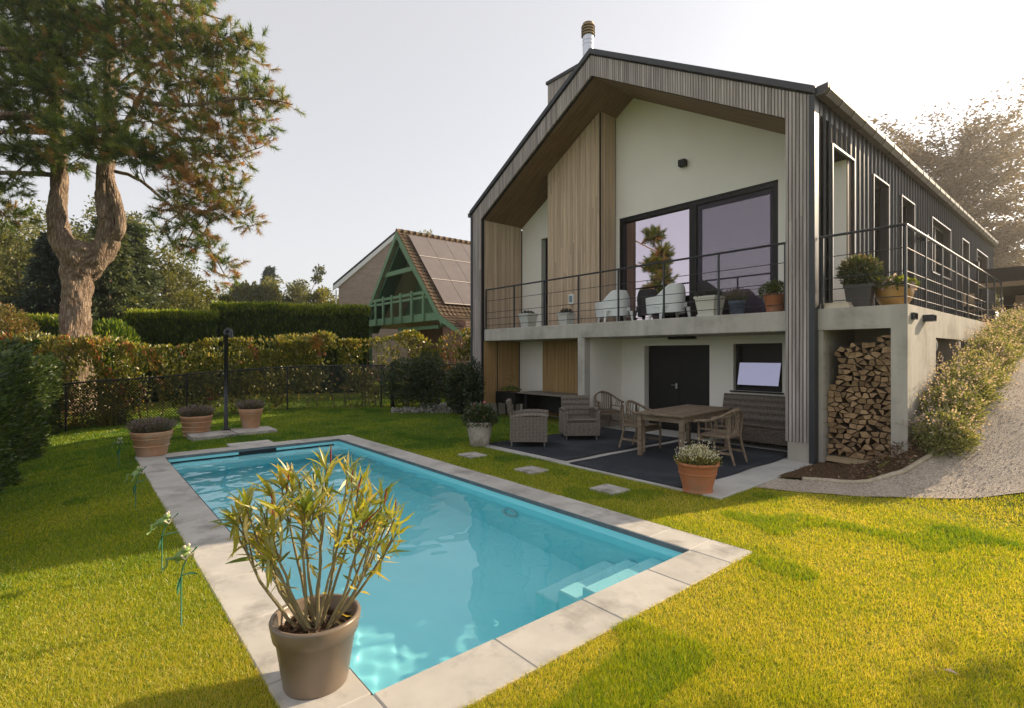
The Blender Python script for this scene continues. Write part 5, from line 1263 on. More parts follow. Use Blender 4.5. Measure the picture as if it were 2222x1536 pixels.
M_white_fl = leafmat('white_daisies', [(0, (0.06, 0.10, 0.02)), (0.5, (0.19, 0.19, 0.05)), (0.62, (0.36, 0.30, 0.09)), (0.72, (0.70, 0.66, 0.56)), (1, (0.80, 0.77, 0.70))], trans=0.3, gloss=0.02)
def mound(t, r, z, h, n, m, tint, ls, lw, name='foliage', up=0.5, low=0.0):
    o = np.array(t.location) + [0, 0, z]; P_, D_ = cloud(o, (r, r, h), n, 0.25); keep = P_[:, 2] > o[2] - low; P_, D_ = P_[keep], D_[keep]; m_ = len(P_)
    ti = tint(m_, (P_[:, 2] - o[2]) / h)
    return link(leafmesh(name, P_, D_ + [0, 0, up] + rng.normal(size=(m_, 3)) * 0.6, rng.uniform(ls * 0.7, ls * 1.3, m_), rng.uniform(lw * 0.7, lw * 1.3, m_), m, ti), name, t)
mound(fp, 0.29, 0.36, 0.24, 4200, M_white_fl, lambda n, u: np.where((u > 0.35) & (rng.random(n) < 0.55), rng.uniform(0.72, 1, n), rng.uniform(0.1, 0.62, n)), 0.03, 0.014)
mound(fp, 0.32, 0.40, 0.30, 500, M_white_fl, lambda n, u: rng.uniform(0.7, 1, n), 0.018, 0.016, 'flowers')['kind'] = 'stuff'
M_rose = leafmat('rose_leaves', [(0, (0.015, 0.03, 0.01)), (0.6, (0.05, 0.08, 0.025)), (0.9, (0.12, 0.12, 0.04)), (1, (0.15, 0.07, 0.03))], trans=0.35, gloss=0.06)
M_petal = mat('pink_petals', (0.62, 0.08, 0.16), (0.75, 0.15, 0.22), scale=30, rough=0.6)
mound(rp, 0.34, 0.52, 0.30, 2200, M_rose, lambda n, u: np.clip(0.5 + 0.25 * rng.normal(size=n), 0, 1), 0.055, 0.035, low=0.12)
for k in range(7):
    mb = MB(); a = k * 0.9; mb.tube([(0.03 * math.cos(a), 0.03 * math.sin(a), 0.42), (0.12 * math.cos(a), 0.12 * math.sin(a), 0.62), (0.2 * math.cos(a), 0.2 * math.sin(a), 0.78 + 0.05 * math.sin(k * 2.3))], [0.006, 0.005, 0.003], 5); mb.build('stem', M_stem, rp, world=False)
for (x, y, z) in ((0.03, 0.10, 0.83), (-0.20, 0.02, 0.76)):
    mb = MB(); mb.ellipsoid((x, y, z), (0.028, 0.028, 0.025), 8, 6); mb.ellipsoid((x, y, z + 0.008), (0.018, 0.018, 0.028), 8, 6); mb.build('rose_bloom', M_petal, rp, smooth=True, world=False)
M_shrub = leafmat('shrub_leaves', [(0, (0.02, 0.035, 0.012)), (0.45, (0.06, 0.085, 0.025)), (0.75, (0.15, 0.14, 0.05)), (0.93, (0.22, 0.16, 0.07)), (1, (0.30, 0.16, 0.36))], trans=0.4, gloss=0.07)
rnd_t = lambda n, u: np.clip(0.45 + 0.28 * rng.normal(size=n), 0, 1)
o_ = mound(q6, 0.29, 0.58, 0.25, 2000, M_shrub, lambda n, u: np.clip(0.35 + 0.3 * u + 0.2 * rng.normal(size=n), 0, 0.95), 0.07, 0.025, low=0.4)
for k in range(9):
    mb = MB(); a = k * 0.7; mb.tube([(0.04 * math.cos(a), 0.04 * math.sin(a), 0.33), (0.2 * math.cos(a), 0.2 * math.sin(a), 0.66)], [0.008, 0.004], 5); mb.build('stem', M_branch, q6, world=False)
M_pansy = leafmat('pansy', [(0, (0.03, 0.06, 0.012)), (0.5, (0.10, 0.15, 0.02)), (0.78, (0.25, 0.26, 0.04)), (0.84, (0.40, 0.30, 0.50)), (1, (0.62, 0.50, 0.68))], trans=0.45, gloss=0.05)
mound(q7, 0.29, 0.335, 0.14, 1300, M_pansy, lambda n, u: np.where(rng.random(n) < 0.1, rng.uniform(0.84, 1, n), rng.uniform(0.1, 0.8, n)), 0.06, 0.045, low=0.05)
M_heath = leafmat('heather', [(0, (0.012, 0.022, 0.012)), (0.6, (0.035, 0.05, 0.025)), (1, (0.15, 0.07, 0.12))], trans=0.2, gloss=0.03)
for q, r, z, h in ((q1, 0.19, 0.33, 0.12), (q2, 0.18, 0.26, 0.16), (q3, 0.30, 0.38, 0.15)):
    mound(q, r, z, h, 700, M_heath, rnd_t, 0.05, 0.02)
mound(q5, 0.26, 0.36, 0.20, 900, M_pansy, lambda n, u: np.clip(0.35 + 0.2 * rng.normal(size=n), 0, 0.75), 0.05, 0.03, low=0.06)
mound(rpl, 0.30, 0.75, 0.10, 260, M_pansy, lambda n, u: np.clip(0.4 + 0.2 * rng.normal(size=n), 0, 0.75), 0.06, 0.05)
n = 60; o = np.array(rpl.location) + [0.05, 0, 0.75]; P_ = o + rng.normal(size=(n, 3)) * [0.09, 0.05, 0] + [0, 0, 1] * (rng.random((n, 1)) * 0.45); link(leafmesh('sprig', P_, rng.normal(size=(n, 3)), 0.05, 0.035, M_pansy, rng.uniform(0.4, 0.75, n)), 'foliage', rpl)

# ------------------------------------------------------------------ the oleander
M_olstem = mat('oleander_stem', (0.20, 0.165, 0.085), (0.30, 0.25, 0.13), scale=20, rough=0.7)
M_olleaf = [leafmat('oleander_leaf_%s' % nm, [(0, c), (1, c2)], trans=0.5, gloss=0.08) for nm, c, c2 in
            (('green', (0.13, 0.19, 0.03), (0.19, 0.25, 0.04)), ('yellow_green', (0.32, 0.33, 0.05), (0.40, 0.38, 0.07)), ('straw', (0.52, 0.42, 0.13), (0.60, 0.49, 0.18)), ('brown', (0.10, 0.05, 0.028), (0.14, 0.07, 0.035)))]
ol = thing('oleander', (-2.79, 0.985, 0.29), 'yellow-green oleander bush with red seed stalks in the taupe pot', 'shrub')
leaf_me = []
for v in range(4):
    L_, W_, dr = 0.128, 0.0175 + 0.002 * v, 0.10 + 0.09 * v; nseg = 5; vs = []; fs = []
    for k in range(nseg + 1):
        s = k / nseg; wv = W_ / 2 * (math.sin(math.pi * min(1, s * 0.92 + 0.06)) ** 0.8); z = -dr * L_ * s * s
        vs += [(-wv, s * L_, z + wv * 0.5), (0, s * L_, z), (wv, s * L_, z + wv * 0.5)]
    fs = [(3 * k + j, 3 * k + j + 1, 3 * k + 4 + j, 3 * k + 3 + j) for k in range(nseg) for j in (0, 1)]
    for mi_, m_ in enumerate(M_olleaf):
        me = bpy.data.meshes.new('leaf'); me.from_pydata(vs, [], fs); a = me.attributes.new('tint', 'FLOAT', 'POINT'); a.data.foreach_set('value', [rl.random()] * len(vs)); me.materials.append(m_); me.polygons.foreach_set('use_smooth', [True] * len(fs)); leaf_me.append(me)
inv = ol.matrix_basis.inverted(); ro = random.Random(21); nleaf = 0; rest = []
def put_leaf(p, d, sc, kind):
    global nleaf
    d = d.normalized(); x = d.cross(Vector((0, 0, 1))); x = x.normalized() if x.length > 1e-3 else Vector((1, 0, 0)); x = (Matrix.Rotation(ro.uniform(-0.7, 0.7), 3, d) @ x); zz = x.cross(d)
    M = Matrix((x, d, zz)).transposed().to_4x4() * 1.0; M = Matrix.Translation(p) @ M @ Matrix.Scale(sc, 4)
    if nleaf < 296:
        o = link(leaf_me[ro.randrange(4) * 4 + kind], 'leaf', ol, world=False); o.matrix_basis = inv @ M; nleaf += 1
    else: rest.append((p, d, sc, kind))
cam_right = Vector((RT[0], RT[1], 0)); cam_fw = Vector((FW[0], FW[1], 0))
base = Vector((-2.79, 0.985, 0.28)); tips = []
# targets of the main stems, as seen from the house side: sideways, away, height above the soil
TG_ = [(-0.47, -0.02, 0.62), (-0.40, 0.12, 0.46), (-0.36, -0.10, 0.74), (-0.25, 0.10, 0.80), (-0.20, -0.12, 0.60), (-0.12, 0.05, 0.84), (-0.04, -0.10, 0.72), (0.02, 0.10, 0.90), (0.06, -0.05, 0.86), (0.14, 0.12, 0.88), (0.18, -0.12, 0.70), (0.24, 0.05, 0.83), (0.30, -0.08, 0.64), (0.36, 0.10, 0.72), (0.43, -0.02, 0.66), (0.47, 0.06, 0.60), (0.33, 0.14, 0.5), (-0.30, 0.0, 0.55)]
for i, (s, a, h_) in enumerate(TG_):
    b = base + cam_right * (s * 0.16 + ro.uniform(-0.03, 0.03)) + cam_fw * (a * 0.3); tip = base + cam_right * s * 0.92 + cam_fw * a + Vector((0, 0, h_ * 0.93))
    mid = b.lerp(tip, 0.5) + cam_right * (s * 0.10) - Vector((0, 0, 0.06)); pts = []
    for k in range(9):
        t = k / 8; pts.append((b * (1 - t) ** 2 + mid * 2 * t * (1 - t) + tip * t * t) + Vector((ro.uniform(-1, 1), ro.uniform(-1, 1), 0)) * 0.006 * (0 < k < 8))
    mb = MB(); mb.tube(pts, [0.0105 - 0.0008 * k for k in range(9)], 6); mb.build('stem', M_olstem, ol, smooth=True)
    shoots = [(pts[-1], (pts[-1] - pts[-2]).normalized(), pts)]
    for q in range(2):
        k0 = ro.choice([4, 5, 6]); d = (pts[k0 + 1] - pts[k0]).normalized(); side = (cam_right * ro.uniform(-1, 1) + cam_fw * ro.uniform(-1, 1)); e = pts[k0] + (d + side * 0.55).normalized() * ro.uniform(0.12, 0.26) + Vector((0, 0, 0.05))
        mb = MB(); mb.tube([pts[k0], pts[k0].lerp(e, 0.5) + side * 0.015, e], [0.006, 0.005, 0.004], 5); mb.build('stem', M_olstem, ol, smooth=True); shoots.append((e, (e - pts[k0]).normalized(), [pts[k0], e]))
    for e, d, pp in shoots:
        nn = ro.randint(7, 11); ax = d.orthogonal().normalized(); kindbase = ro.choice([0, 1, 1, 1, 2])
        for k in range(nn):
            ang = 6.283 * k / nn + ro.uniform(-0.3, 0.3); rad = Matrix.Rotation(ang, 3, d) @ ax; up = ro.uniform(0.6, 2.3)
            kd = kindbase if ro.random() < 0.7 else ro.choice([0, 1, 2])
            put_leaf(e - d * ro.uniform(0, 0.04), rad * (1.0 if k % 3 else 0.6) + d * up * (1 if ro.random() < 0.85 else -0.6), ro.uniform(0.85, 1.3), kd)
        for k in range(ro.randint(3, 6)):
            t = ro.uniform(0.45, 0.95); p = pp[0].lerp(pp[-1], t) if len(pp) == 2 else pp[min(8, int(t * 8))]; rad = Matrix.Rotation(ro.uniform(0, 6.28), 3, d) @ ax
            put_leaf(p, rad + d * ro.uniform(0.2, 1.0), ro.uniform(0.55, 1.0), ro.choice([0, 0, 1, 1, 2, 2]))
M_seed = mat('red_seed_stalk', (0.20, 0.035, 0.03), (0.30, 0.06, 0.05), scale=20, rough=0.6)
for (s, a, h_, tl, ln) in ((-0.225, 0.1, 0.80, 0.16, 0.17), (-0.20, -0.1, 0.74, -0.08, 0.12), (0.045, 0.1, 0.92, 0.02, 0.17), (0.19, 0.05, 0.88, 0.1, 0.08), (0.24, 0.0, 0.84, 0.25, 0.09), (0.40, 0.0, 0.76, 0.1, 0.10), (0.455, 0.05, 0.72, -0.05, 0.07), (0.25, -0.1, 0.62, 0.85, 0.16)):
    p = base + cam_right * s * 0.92 + cam_fw * a + Vector((0, 0, h_ * 0.93 - 0.05)); mb = MB(); mb.tube([p, p + (cam_right * tl + Vector((0, 0, 1))) * ln * 0.6, p + (cam_right * tl * 1.1 + Vector((0, 0, 1))) * ln], [0.003, 0.0055, 0.002], 5); mb.build('seed_stalk', M_seed, ol, smooth=True)
for (s, h_) in ((-0.215, 0.42), (-0.16, 0.60)):
    put_leaf(base + cam_right * s + Vector((0, 0, h_)), Vector((0.05, 0.0, -1)), 1.2, 3)
for (s, h_, dx) in ((0.10, 0.10, 1.0), (0.08, 0.06, 0.5), (0.26, 0.32, 0.9), (0.30, 0.40, 0.8), (-0.1, 0.5, 0.5)):
    put_leaf(base + cam_right * s + Vector((0, 0, h_)), cam_right * dx + Vector((0, 0, -0.35)), 1.25, 2)
print('oleander leaves', nleaf, 'rest', len(rest))
if rest:
    Pn = np.array([r[0] for r in rest]); Dn = np.array([r[1] for r in rest]); M_olrest = leafmat('oleander_rest', [(0, (0.15, 0.21, 0.03)), (0.5, (0.34, 0.34, 0.05)), (1, (0.54, 0.43, 0.13))], trans=0.5, gloss=0.08)
    link(leafmesh('leaves', Pn, Dn, np.array([0.128 * r[2] for r in rest]), 0.018, M_olrest, np.array([[0.1, 0.5, 0.95, 0.1][r[3]] for r in rest])), 'foliage', ol, kind='stuff')
n = 420; a = rng.uniform(0, 6.28, n); q = np.sqrt(rng.random(n)) * 0.19; P_ = np.stack([-2.79 + q * np.cos(a), 0.985 + q * np.sin(a), 0.295 + 0.01 * rng.random(n)], 1)
link(leafmesh('mulch', P_, rng.normal(size=(n, 3)) * [1, 1, 0.35], rng.uniform(0.02, 0.06, n), 0.013, M_chip, rng.random(n) * 0.88), 'mulch', big, kind='stuff')
# ------------------------------------------------------------------ the big pine
M_bark = NT('pine_bark')
def _b():
    N = M_bark; tc = N.n('TexCoord'); mp = N.n('Mapping', i={'Scale': (6.5, 6.5, 1.25)}); N.l(tc.outputs['Object'], mp.inputs[0])
    nz = N.n('TexNoise', i={'Scale': 1.6, 'Detail': 4}); N.l(mp.outputs[0], nz.inputs['Vector']); ad = N.n('VectorMath', operation='ADD'); sc = N.n('VectorMath', operation='SCALE', i={'Scale': 0.9}); N.l(nz.outputs['Color'], sc.inputs[0]); N.l(mp.outputs[0], ad.inputs[0]); N.l(sc.outputs[0], ad.inputs[1])
    v = N.n('TexVoronoi', feature='DISTANCE_TO_EDGE', i={'Scale': 2.0}); N.l(ad.outputs[0], v.inputs['Vector'])
    col = ramp(N, v.outputs['Distance'], [(0.0, (0.055, 0.035, 0.025)), (0.08, (0.15, 0.11, 0.08)), (0.25, (0.31, 0.245, 0.185)), (0.7, (0.42, 0.34, 0.265))])
    f = noise(N, 2.2, 5); col = mix(N, f, col, (0.20, 0.15, 0.11), 'MULTIPLY') if False else mix(N, 0.35, col, ramp(N, f, [(0.3, (0.16, 0.10, 0.07)), (0.7, (0.42, 0.33, 0.26))]))
    p = N.n('BsdfPrincipled', i={'Roughness': 0.95, 'Specular IOR Level': 0.1}); N.l(col, p.inputs['Base Color'])
    bp = N.n('Bump', i={'Strength': 1.0, 'Distance': 0.06}); N.l(v.outputs['Distance'], bp.inputs['Height']); N.l(bp.outputs[0], p.inputs['Normal']); N.l(p.outputs[0], N.out.inputs[0])
_b(); M_bark = M_bark.m
M_needle = leafmat('pine_needles', [(0, (0.03, 0.065, 0.018)), (0.35, (0.11, 0.18, 0.036)), (0.6, (0.25, 0.29, 0.06)), (0.74, (0.27, 0.21, 0.07)), (0.88, (0.35, 0.20, 0.075)), (1, (0.47, 0.235, 0.09))], trans=0.42, gloss=0.04)
PD = 18.0
pine = thing('pine_tree', P(163, PD, z=-0.3), 'large old pine with a forked trunk and browning needles behind the hedge', 'tree')
def lump(pts, r, n=56):
    """Trunk tube with uneven girth and plated bark."""
    mb = MB(); mb.tube(pts, r, n); m_ = len(mb.v); A = np.arange(m_) % n; K_ = np.arange(m_) // n
    Ln = np.cumsum([0] + [(Vector(b) - Vector(a)).length for a, b in zip(pts, pts[1:])])
    ang = np.abs(((A / n * 2 + 1) % 2) - 1) * 9; hh_ = Ln[np.minimum(K_, len(pts) - 1)]
    rr_ = np.array(r)[np.minimum(K_, len(pts) - 1)]
    w1 = vnoise(ang + 30 + 0.8 * vnoise(hh_ * 2 + 9, ang, 0.5, 5), hh_ * 0.55 + 40, 0.55, 61); w2 = vnoise(ang * 2 + 60, hh_ * 1.6 + 20, 0.5, 62)
    plate = np.minimum(np.abs(w1 - 0.5) * 5, 1) * 0.75 + 0.25 * np.minimum(np.abs(w2 - 0.5) * 5, 1)
    disp = (plate - 0.6) * np.minimum(0.26 * rr_, 0.085)
    for i, v in enumerate(mb.v):
        k = i // n; c = Vector(pts[min(k, len(pts) - 1)]); d = Vector(v) - c
        mb.v[i] = tuple(c + d * (1 + 0.07 * math.sin(3 * (i % n) * 6.283 / n + k * 0.25) + 0.04 * math.sin(5 * (i % n) * 6.283 / n - k * 0.4)) + d.normalized() * float(disp[i]))
    return mb
def path(lst, sub=4):
    """Smooth path through (column, row, depth, radius in pixels at the pine)."""
    pts = [P(a, d, b) for a, b, d, r in lst]; rr = [r * PD / F / 1.27 for *_, r in lst]; out, ro_ = [], []
    for i in range(len(pts) - 1):
        p0, p1, p2, p3 = pts[max(i - 1, 0)], pts[i], pts[i + 1], pts[min(i + 2, len(pts) - 1)]
        for k in range(sub):
            t = k / sub; out.append(0.5 * ((2 * p1) + (p2 - p0) * t + (2 * p0 - 5 * p1 + 4 * p2 - p3) * t * t + (3 * p1 - p0 - 3 * p2 + p3) * t ** 3)); ro_.append(rr[i] * (1 - t) + rr[i + 1] * t)
    return out + [pts[-1]], ro_ + [rr[-1]]
stems = {}
for nm, lst in (('trunk', [(161, 890, 18, 48), (162, 800, 18, 40), (163, 735, 18, 34), (165, 680, 18, 31), (167, 630, 18, 31), (169, 590, 18, 36), (178, 560, 18, 44), (186, 540, 18, 44), (190, 528, 18, 28)]),
                ('limb', [(176, 590, 18, 30), (160, 562, 17.95, 30), (140, 532, 17.9, 27), (127, 500, 17.9, 23), (125, 460, 17.9, 20), (128, 410, 18, 18), (129, 350, 18, 17), (124, 280, 18.1, 16), (122, 200, 18.2, 14), (120, 110, 18.3, 12), (116, 20, 18.4, 10), (114, -90, 18.5, 7), (112, -180, 18.5, 3)]),
                ('limb', [(176, 595, 18, 31), (200, 570, 18.05, 31), (222, 545, 18.1, 29), (236, 515, 18.1, 25), (236, 480, 18.1, 23), (230, 440, 18.1, 22), (228, 400, 18.1, 20), (233, 350, 18.2, 18), (238, 290, 18.2, 16), (238, 210, 18.2, 14), (236, 130, 18.2, 12), (238, 40, 18.2, 10), (236, -70, 18.2, 7), (240, -160, 18.2, 3)]),
                ('limb', [(236, 520, 18.1, 16), (256, 508, 18.0, 13), (262, 485, 18.0, 12), (257, 455, 18.05, 12), (248, 425, 18.08, 12), (238, 395, 18.1, 13), (231, 365, 18.15, 12)])):
    pts, rr = path(lst, 14); lump(pts, rr).build(nm, M_bark, pine, smooth=True); stems.setdefault(nm, []).append(pts)
def branch(lst, n=7):
    pts, rr = path(lst, 3); mb = MB(); mb.tube([q + Vector((ro.uniform(-1, 1), ro.uniform(-1, 1), ro.uniform(-1, 1))) * 0.03 for q in pts], rr, n); mb.build('branch', M_bark, pine, smooth=True); return pts
BR = [[(238, 330, 18.2, 10), (262, 292, 18.0, 9), (285, 250, 17.8, 8), (300, 215, 17.6, 6.5), (322, 180, 17.5, 4), (350, 150, 17.3, 2)],
      [(296, 222, 17.7, 6), (350, 226, 17.4, 6), (410, 230, 17.0, 5), (470, 222, 16.8, 4), (540, 214, 16.7, 3), (610, 222, 16.6, 1.6), (638, 228, 16.6, 1)],
      [(250, 372, 18.0, 5), (290, 385, 17.6, 4.5), (330, 412, 17.3, 4), (372, 450, 17.0, 3.4), (420, 500, 16.8, 2.8), (460, 550, 16.7, 2), (490, 600, 16.6, 1)],
      [(300, 250, 17.7, 4), (350, 275, 17.3, 3.5), (410, 310, 17.1, 3), (480, 340, 17.0, 2.4), (540, 330, 17, 1.4), (575, 315, 17, 0.9)],
      [(265, 300, 18, 4), (320, 320, 17.6, 3.6), (380, 365, 17.4, 3), (440, 400, 17.2, 2.4), (510, 450, 17.2, 1.6), (550, 490, 17.2, 1)],
      [(239, 130, 18.2, 6), (300, 90, 17.9, 5), (380, 60, 17.5, 4), (450, 75, 17.2, 3), (520, 95, 17.0, 2), (575, 130, 16.9, 1)],
      [(238, 60, 18.2, 5), (300, 15, 17.9, 4), (370, 10, 17.5, 3.2), (430, 28, 17.2, 2.4), (500, 45, 17.2, 1.2)],
      [(240, 200, 18.2, 5), (310, 150, 18.6, 4), (390, 140, 18.8, 3), (470, 165, 18.8, 2), (540, 190, 18.8, 1)],
      [(124, 290, 18.1, 6), (80, 275, 17.6, 5), (30, 285, 17.2, 4), (-30, 300, 17, 3)],
      [(122, 200, 18.2, 6), (70, 170, 17.8, 5), (10, 150, 17.4, 4), (-60, 150, 17, 3)],
      [(121, 120, 18.3, 5), (160, 70, 18, 4), (190, 30, 17.8, 3)], [(128, 350, 18, 4), (90, 345, 17.6, 3), (50, 360, 17.3, 2.4), (10, 400, 17.2, 2)],
      [(233, 345, 18.2, 6), (215, 320, 17.4, 5), (200, 300, 16.8, 4), (180, 290, 16.4, 3)], [(118, 40, 18.4, 4), (70, 20, 18, 3), (20, 40, 17.8, 2)],
      [(238, 260, 18.2, 4), (200, 230, 17.6, 3), (160, 215, 17.2, 2)]]
brp = [branch(b) for b in BR]
for a, b, d in ((-150, 330, 15.4), (-260, 300, 13.6), (-210, 220, 14.5), (-180, 420, 15.0), (-375, 150, 10.3), (-370, 290, 10.2)):     # boughs that reach out of the picture on the left
    brp.append(branch([(110, b - 40, 18, 7), ((110 + a) / 2, b - 40, (18 + d) / 2, 5), (a, b, d, 2)]))
allp = np.array([q for b in brp + stems['limb'] for q in b])
# tufts: column, row, radius in pixels, depth, share of brown
BL = [(50, 40, 75, 17.6, .1), (120, 20, 70, 18.6, .1), (30, 110, 70, 17.2, .1), (95, 120, 70, 17.3, .12), (40, 190, 60, 17, .12), (110, 180, 55, 17.2, .2), (15, 250, 45, 17, .15), (75, 255, 50, 17.2, .15), (20, 320, 50, 17, .1), (70, 340, 42, 17.3, .12),
      (120, 300, 38, 17.4, .3), (25, 390, 26, 17, .1), (15, 470, 36, 16.8, .3), (10, 420, 30, 17, .1), (170, 60, 60, 18.1, .15), (180, 130, 50, 17.8, .2), (150, 200, 45, 17.3, .2), (215, 90, 55, 18, .2), (240, 30, 60, 18, .25), (250, 80, 50, 17.9, .3), (280, 130, 50, 17.6, .35),
      (205, 220, 45, 17.0, .15), (245, 190, 40, 17.4, .35), (160, 280, 40, 16.6, .12), (205, 290, 45, 16.4, .08), (235, 260, 40, 16.8, .12), (255, 310, 42, 16.6, .10), (200, 330, 38, 16.6, .18), (290, 330, 42, 16.7, .10), (320, 345, 42, 16.8, .18), (120, 350, 30, 17.2, .25), (160, 345, 34, 17, .2),
      (305, 20, 50, 18, .3), (330, 70, 50, 17.7, .35), (375, 40, 45, 17.5, .3), (390, 95, 50, 17.4, .25), (350, 130, 42, 17.6, .4), (430, 55, 36, 17.3, .4), (425, 120, 42, 17.2, .3), (460, 90, 34, 17.1, .35), (500, 70, 20, 17.1, .4), (480, 140, 38, 17.2, .2), (520, 110, 34, 17, .35), (550, 95, 24, 17, .3), (560, 140, 22, 17, .45),
      (400, 180, 44, 17.3, .4), (350, 200, 40, 17.5, .45), (450, 190, 38, 17.1, .3), (500, 200, 36, 17, .3), (545, 205, 32, 16.8, .3), (585, 215, 26, 16.7, .25), (620, 228, 18, 16.6, .35), (565, 180, 20, 16.8, .1), (470, 245, 38, 17, .45), (520, 250, 32, 17, .45), (570, 262, 24, 17, .5), (410, 245, 42, 17.1, .45), (340, 260, 42, 17.4, .4),
      (440, 295, 38, 17.1, .5), (490, 290, 34, 17, .55), (540, 300, 28, 17, .6), (572, 312, 16, 17, .6), (390, 310, 38, 17.2, .4), (520, 345, 28, 17, .65), (365, 360, 34, 17, .9), (350, 330, 28, 16.9, .3), (420, 355, 36, 17.1, .6), (465, 350, 36, 17, .65), (400, 400, 32, 17, .75), (445, 405, 36, 17, .7), (490, 410, 30, 17, .65), (520, 400, 20, 17, .6),
      (380, 440, 28, 17, .5), (430, 450, 34, 16.9, .6), (475, 455, 34, 16.9, .6), (515, 460, 28, 17, .6), (545, 485, 18, 17.1, .65), (355, 460, 20, 17, .3), (400, 490, 30, 16.9, .45), (440, 505, 28, 16.8, .4), (370, 520, 22, 17, .1), (350, 500, 16, 17, .1), (460, 545, 24, 16.7, .4), (430, 540, 20, 16.8, .3), (480, 575, 22, 16.7, .45), (500, 600, 16, 16.6, .5), (385, 545, 12, 17, .1), (470, 605, 16, 16.7, .4),
      (100, -60, 90, 18, .1), (220, -70, 90, 18, .2), (330, -60, 75, 17.8, .25), (420, -40, 50, 17.4, .3), (10, -30, 80, 17.8, .1), (160, -150, 80, 18, .1), (270, -140, 70, 18, .2), (440, 5, 20, 17.3, .1)]
for a, b, d in ((-150, 330, 15.4), (-260, 300, 13.6), (-210, 220, 14.5), (-180, 420, 15.0), (-355, 60, 10.6), (-385, 150, 10.2), (-350, 230, 10.6), (-380, 310, 10.2), (-400, 230, 10.4), (-345, 380, 10.6), (-90, 200, 16.4), (-80, 320, 16.5), (-240, 400, 13.8), (-300, 270, 13.2), (-120, 100, 16.2), (-200, 120, 15.2)): BL.append((a, b, 55, d, .45))
tc, td, tb, cents = [], [], [], []
for (a, b, r, d, br) in BL:
    c = np.array(P(a, d, b)); R_ = r * d / F / 1.38; br = br * (0.5 if a < 300 else 0.85); n = max(6, int(r * r / 38)); q = sphere_pts(n) * (rng.random((n, 1)) ** 0.45) * R_ * np.array([1, 1, 0.72]); q += rng.normal(size=(n, 3)) * 0.08
    q *= [1.25, 1.25, 1.0]; tc.append(c + q); cents.append(c)
    dd = unit(q) + [0, 0, 0.25] + rng.normal(size=(n, 3)) * 0.35; td.append(dd); tb.append(np.where(rng.random(n) < br, rng.uniform(0.66, 0.98, n), rng.uniform(0.1, 0.6, n)))
tc, td, tb = np.concatenate(tc), unit(np.concatenate(td)), np.concatenate(tb); nt_ = len(tc); K = 64
rep = np.repeat(np.arange(nt_), K); s = rng.random(nt_ * K); stalk = 0.30
Pn = tc[rep] + td[rep] * (s * stalk)[:, None]; D = td[rep] * (0.35 + 0.9 * s[:, None]) + rng.normal(size=(len(rep), 3)) * 0.62
droop = (tb[rep] > 0.66); D[droop, 2] -= 0.55
link(needlemesh('needles', Pn, D, rng.uniform(0.15, 0.27, len(rep)), 0.019, M_needle, np.clip(tb[rep] + rng.normal(size=len(rep)) * 0.06, 0, 1)), 'crown', pine)
# twigs from the boughs to the tufts
mb = MB(); order = rng.permutation(nt_)[:1300]
for i in order:
    j = np.argmin(np.linalg.norm(allp - tc[i], axis=1)); A, B = Vector(allp[j]), Vector(tc[i])
    if (B - A).length > 3.2: continue
    m_ = A.lerp(B, 0.5) + Vector((ro.uniform(-1, 1), ro.uniform(-1, 1), ro.uniform(-0.2, 0.8))) * 0.12 * (B - A).length
    mb.tube([A, m_, B, B + Vector(td[i]) * 0.2], [0.022, 0.015, 0.010, 0.006], 4, cap=False)
mb.build('twigs', M_bark, pine, kind='stuff')

# ------------------------------------------------------------------ trees beyond
def broad(name, base, top, rad, nclump, nleaf, ls, m, lab, group, tint0=0.45, flat=0.8, trunk_r=0.2, sparse=0.35, crown_base=0.25):
    base = Vector(base); Ht = top - base.z; t = thing(name, base, lab, 'tree', group)
    mb = MB(); mb.tube([base, base + Vector((0.1, 0.05, Ht * 0.35)), base + Vector((0, 0, Ht * 0.8))], [trunk_r, trunk_r * 0.75, trunk_r * 0.2], 8); mb.build('trunk', M_branch, t, smooth=True)
    cz = base.z + Ht * (crown_base + (1 - crown_base) / 2); rz_ = Ht * (1 - crown_base) / 2
    d = sphere_pts(nclump); q = rng.uniform(sparse, 1.0, nclump)[:, None]; cc = np.array([base.x, base.y, cz]) + d * q * [rad, rad, rz_] * (1 + 0.07 * rng.normal(size=(nclump, 1)))
    mb = MB()
    for k in range(0, nclump, 2):
        a = base + Vector((0, 0, Ht * (0.25 + 0.35 * ro.random()))); b = Vector(cc[k]); mb.tube([a, a.lerp(b, 0.5) + Vector((0, 0, 0.05 * Ht)), b], [trunk_r * 0.4, trunk_r * 0.25, trunk_r * 0.06], 5, cap=False)
    mb.build('limbs', M_branch, t, kind='stuff')
    ci = rng.integers(0, nclump, nleaf); cr = rad * 0.30 * rng.uniform(0.6, 1.3, nclump)
    off = sphere_pts(nleaf) * (rng.random((nleaf, 1)) ** 0.5) * cr[ci][:, None] * [1, 1, flat]
    P_ = cc[ci] + off; D_ = unit(off) * 0.7 + rng.normal(size=(nleaf, 3)) * 0.7
    tt = np.clip(tint0 + 0.13 * rng.normal(size=nclump)[ci] + 0.16 * rng.normal(size=nleaf), 0, 1)
    link(leafmesh('leaves', P_, D_, rng.uniform(0.7, 1.3, nleaf) * ls, rng.uniform(0.4, 0.7, nleaf) * ls, m, tt), 'crown', t); return t


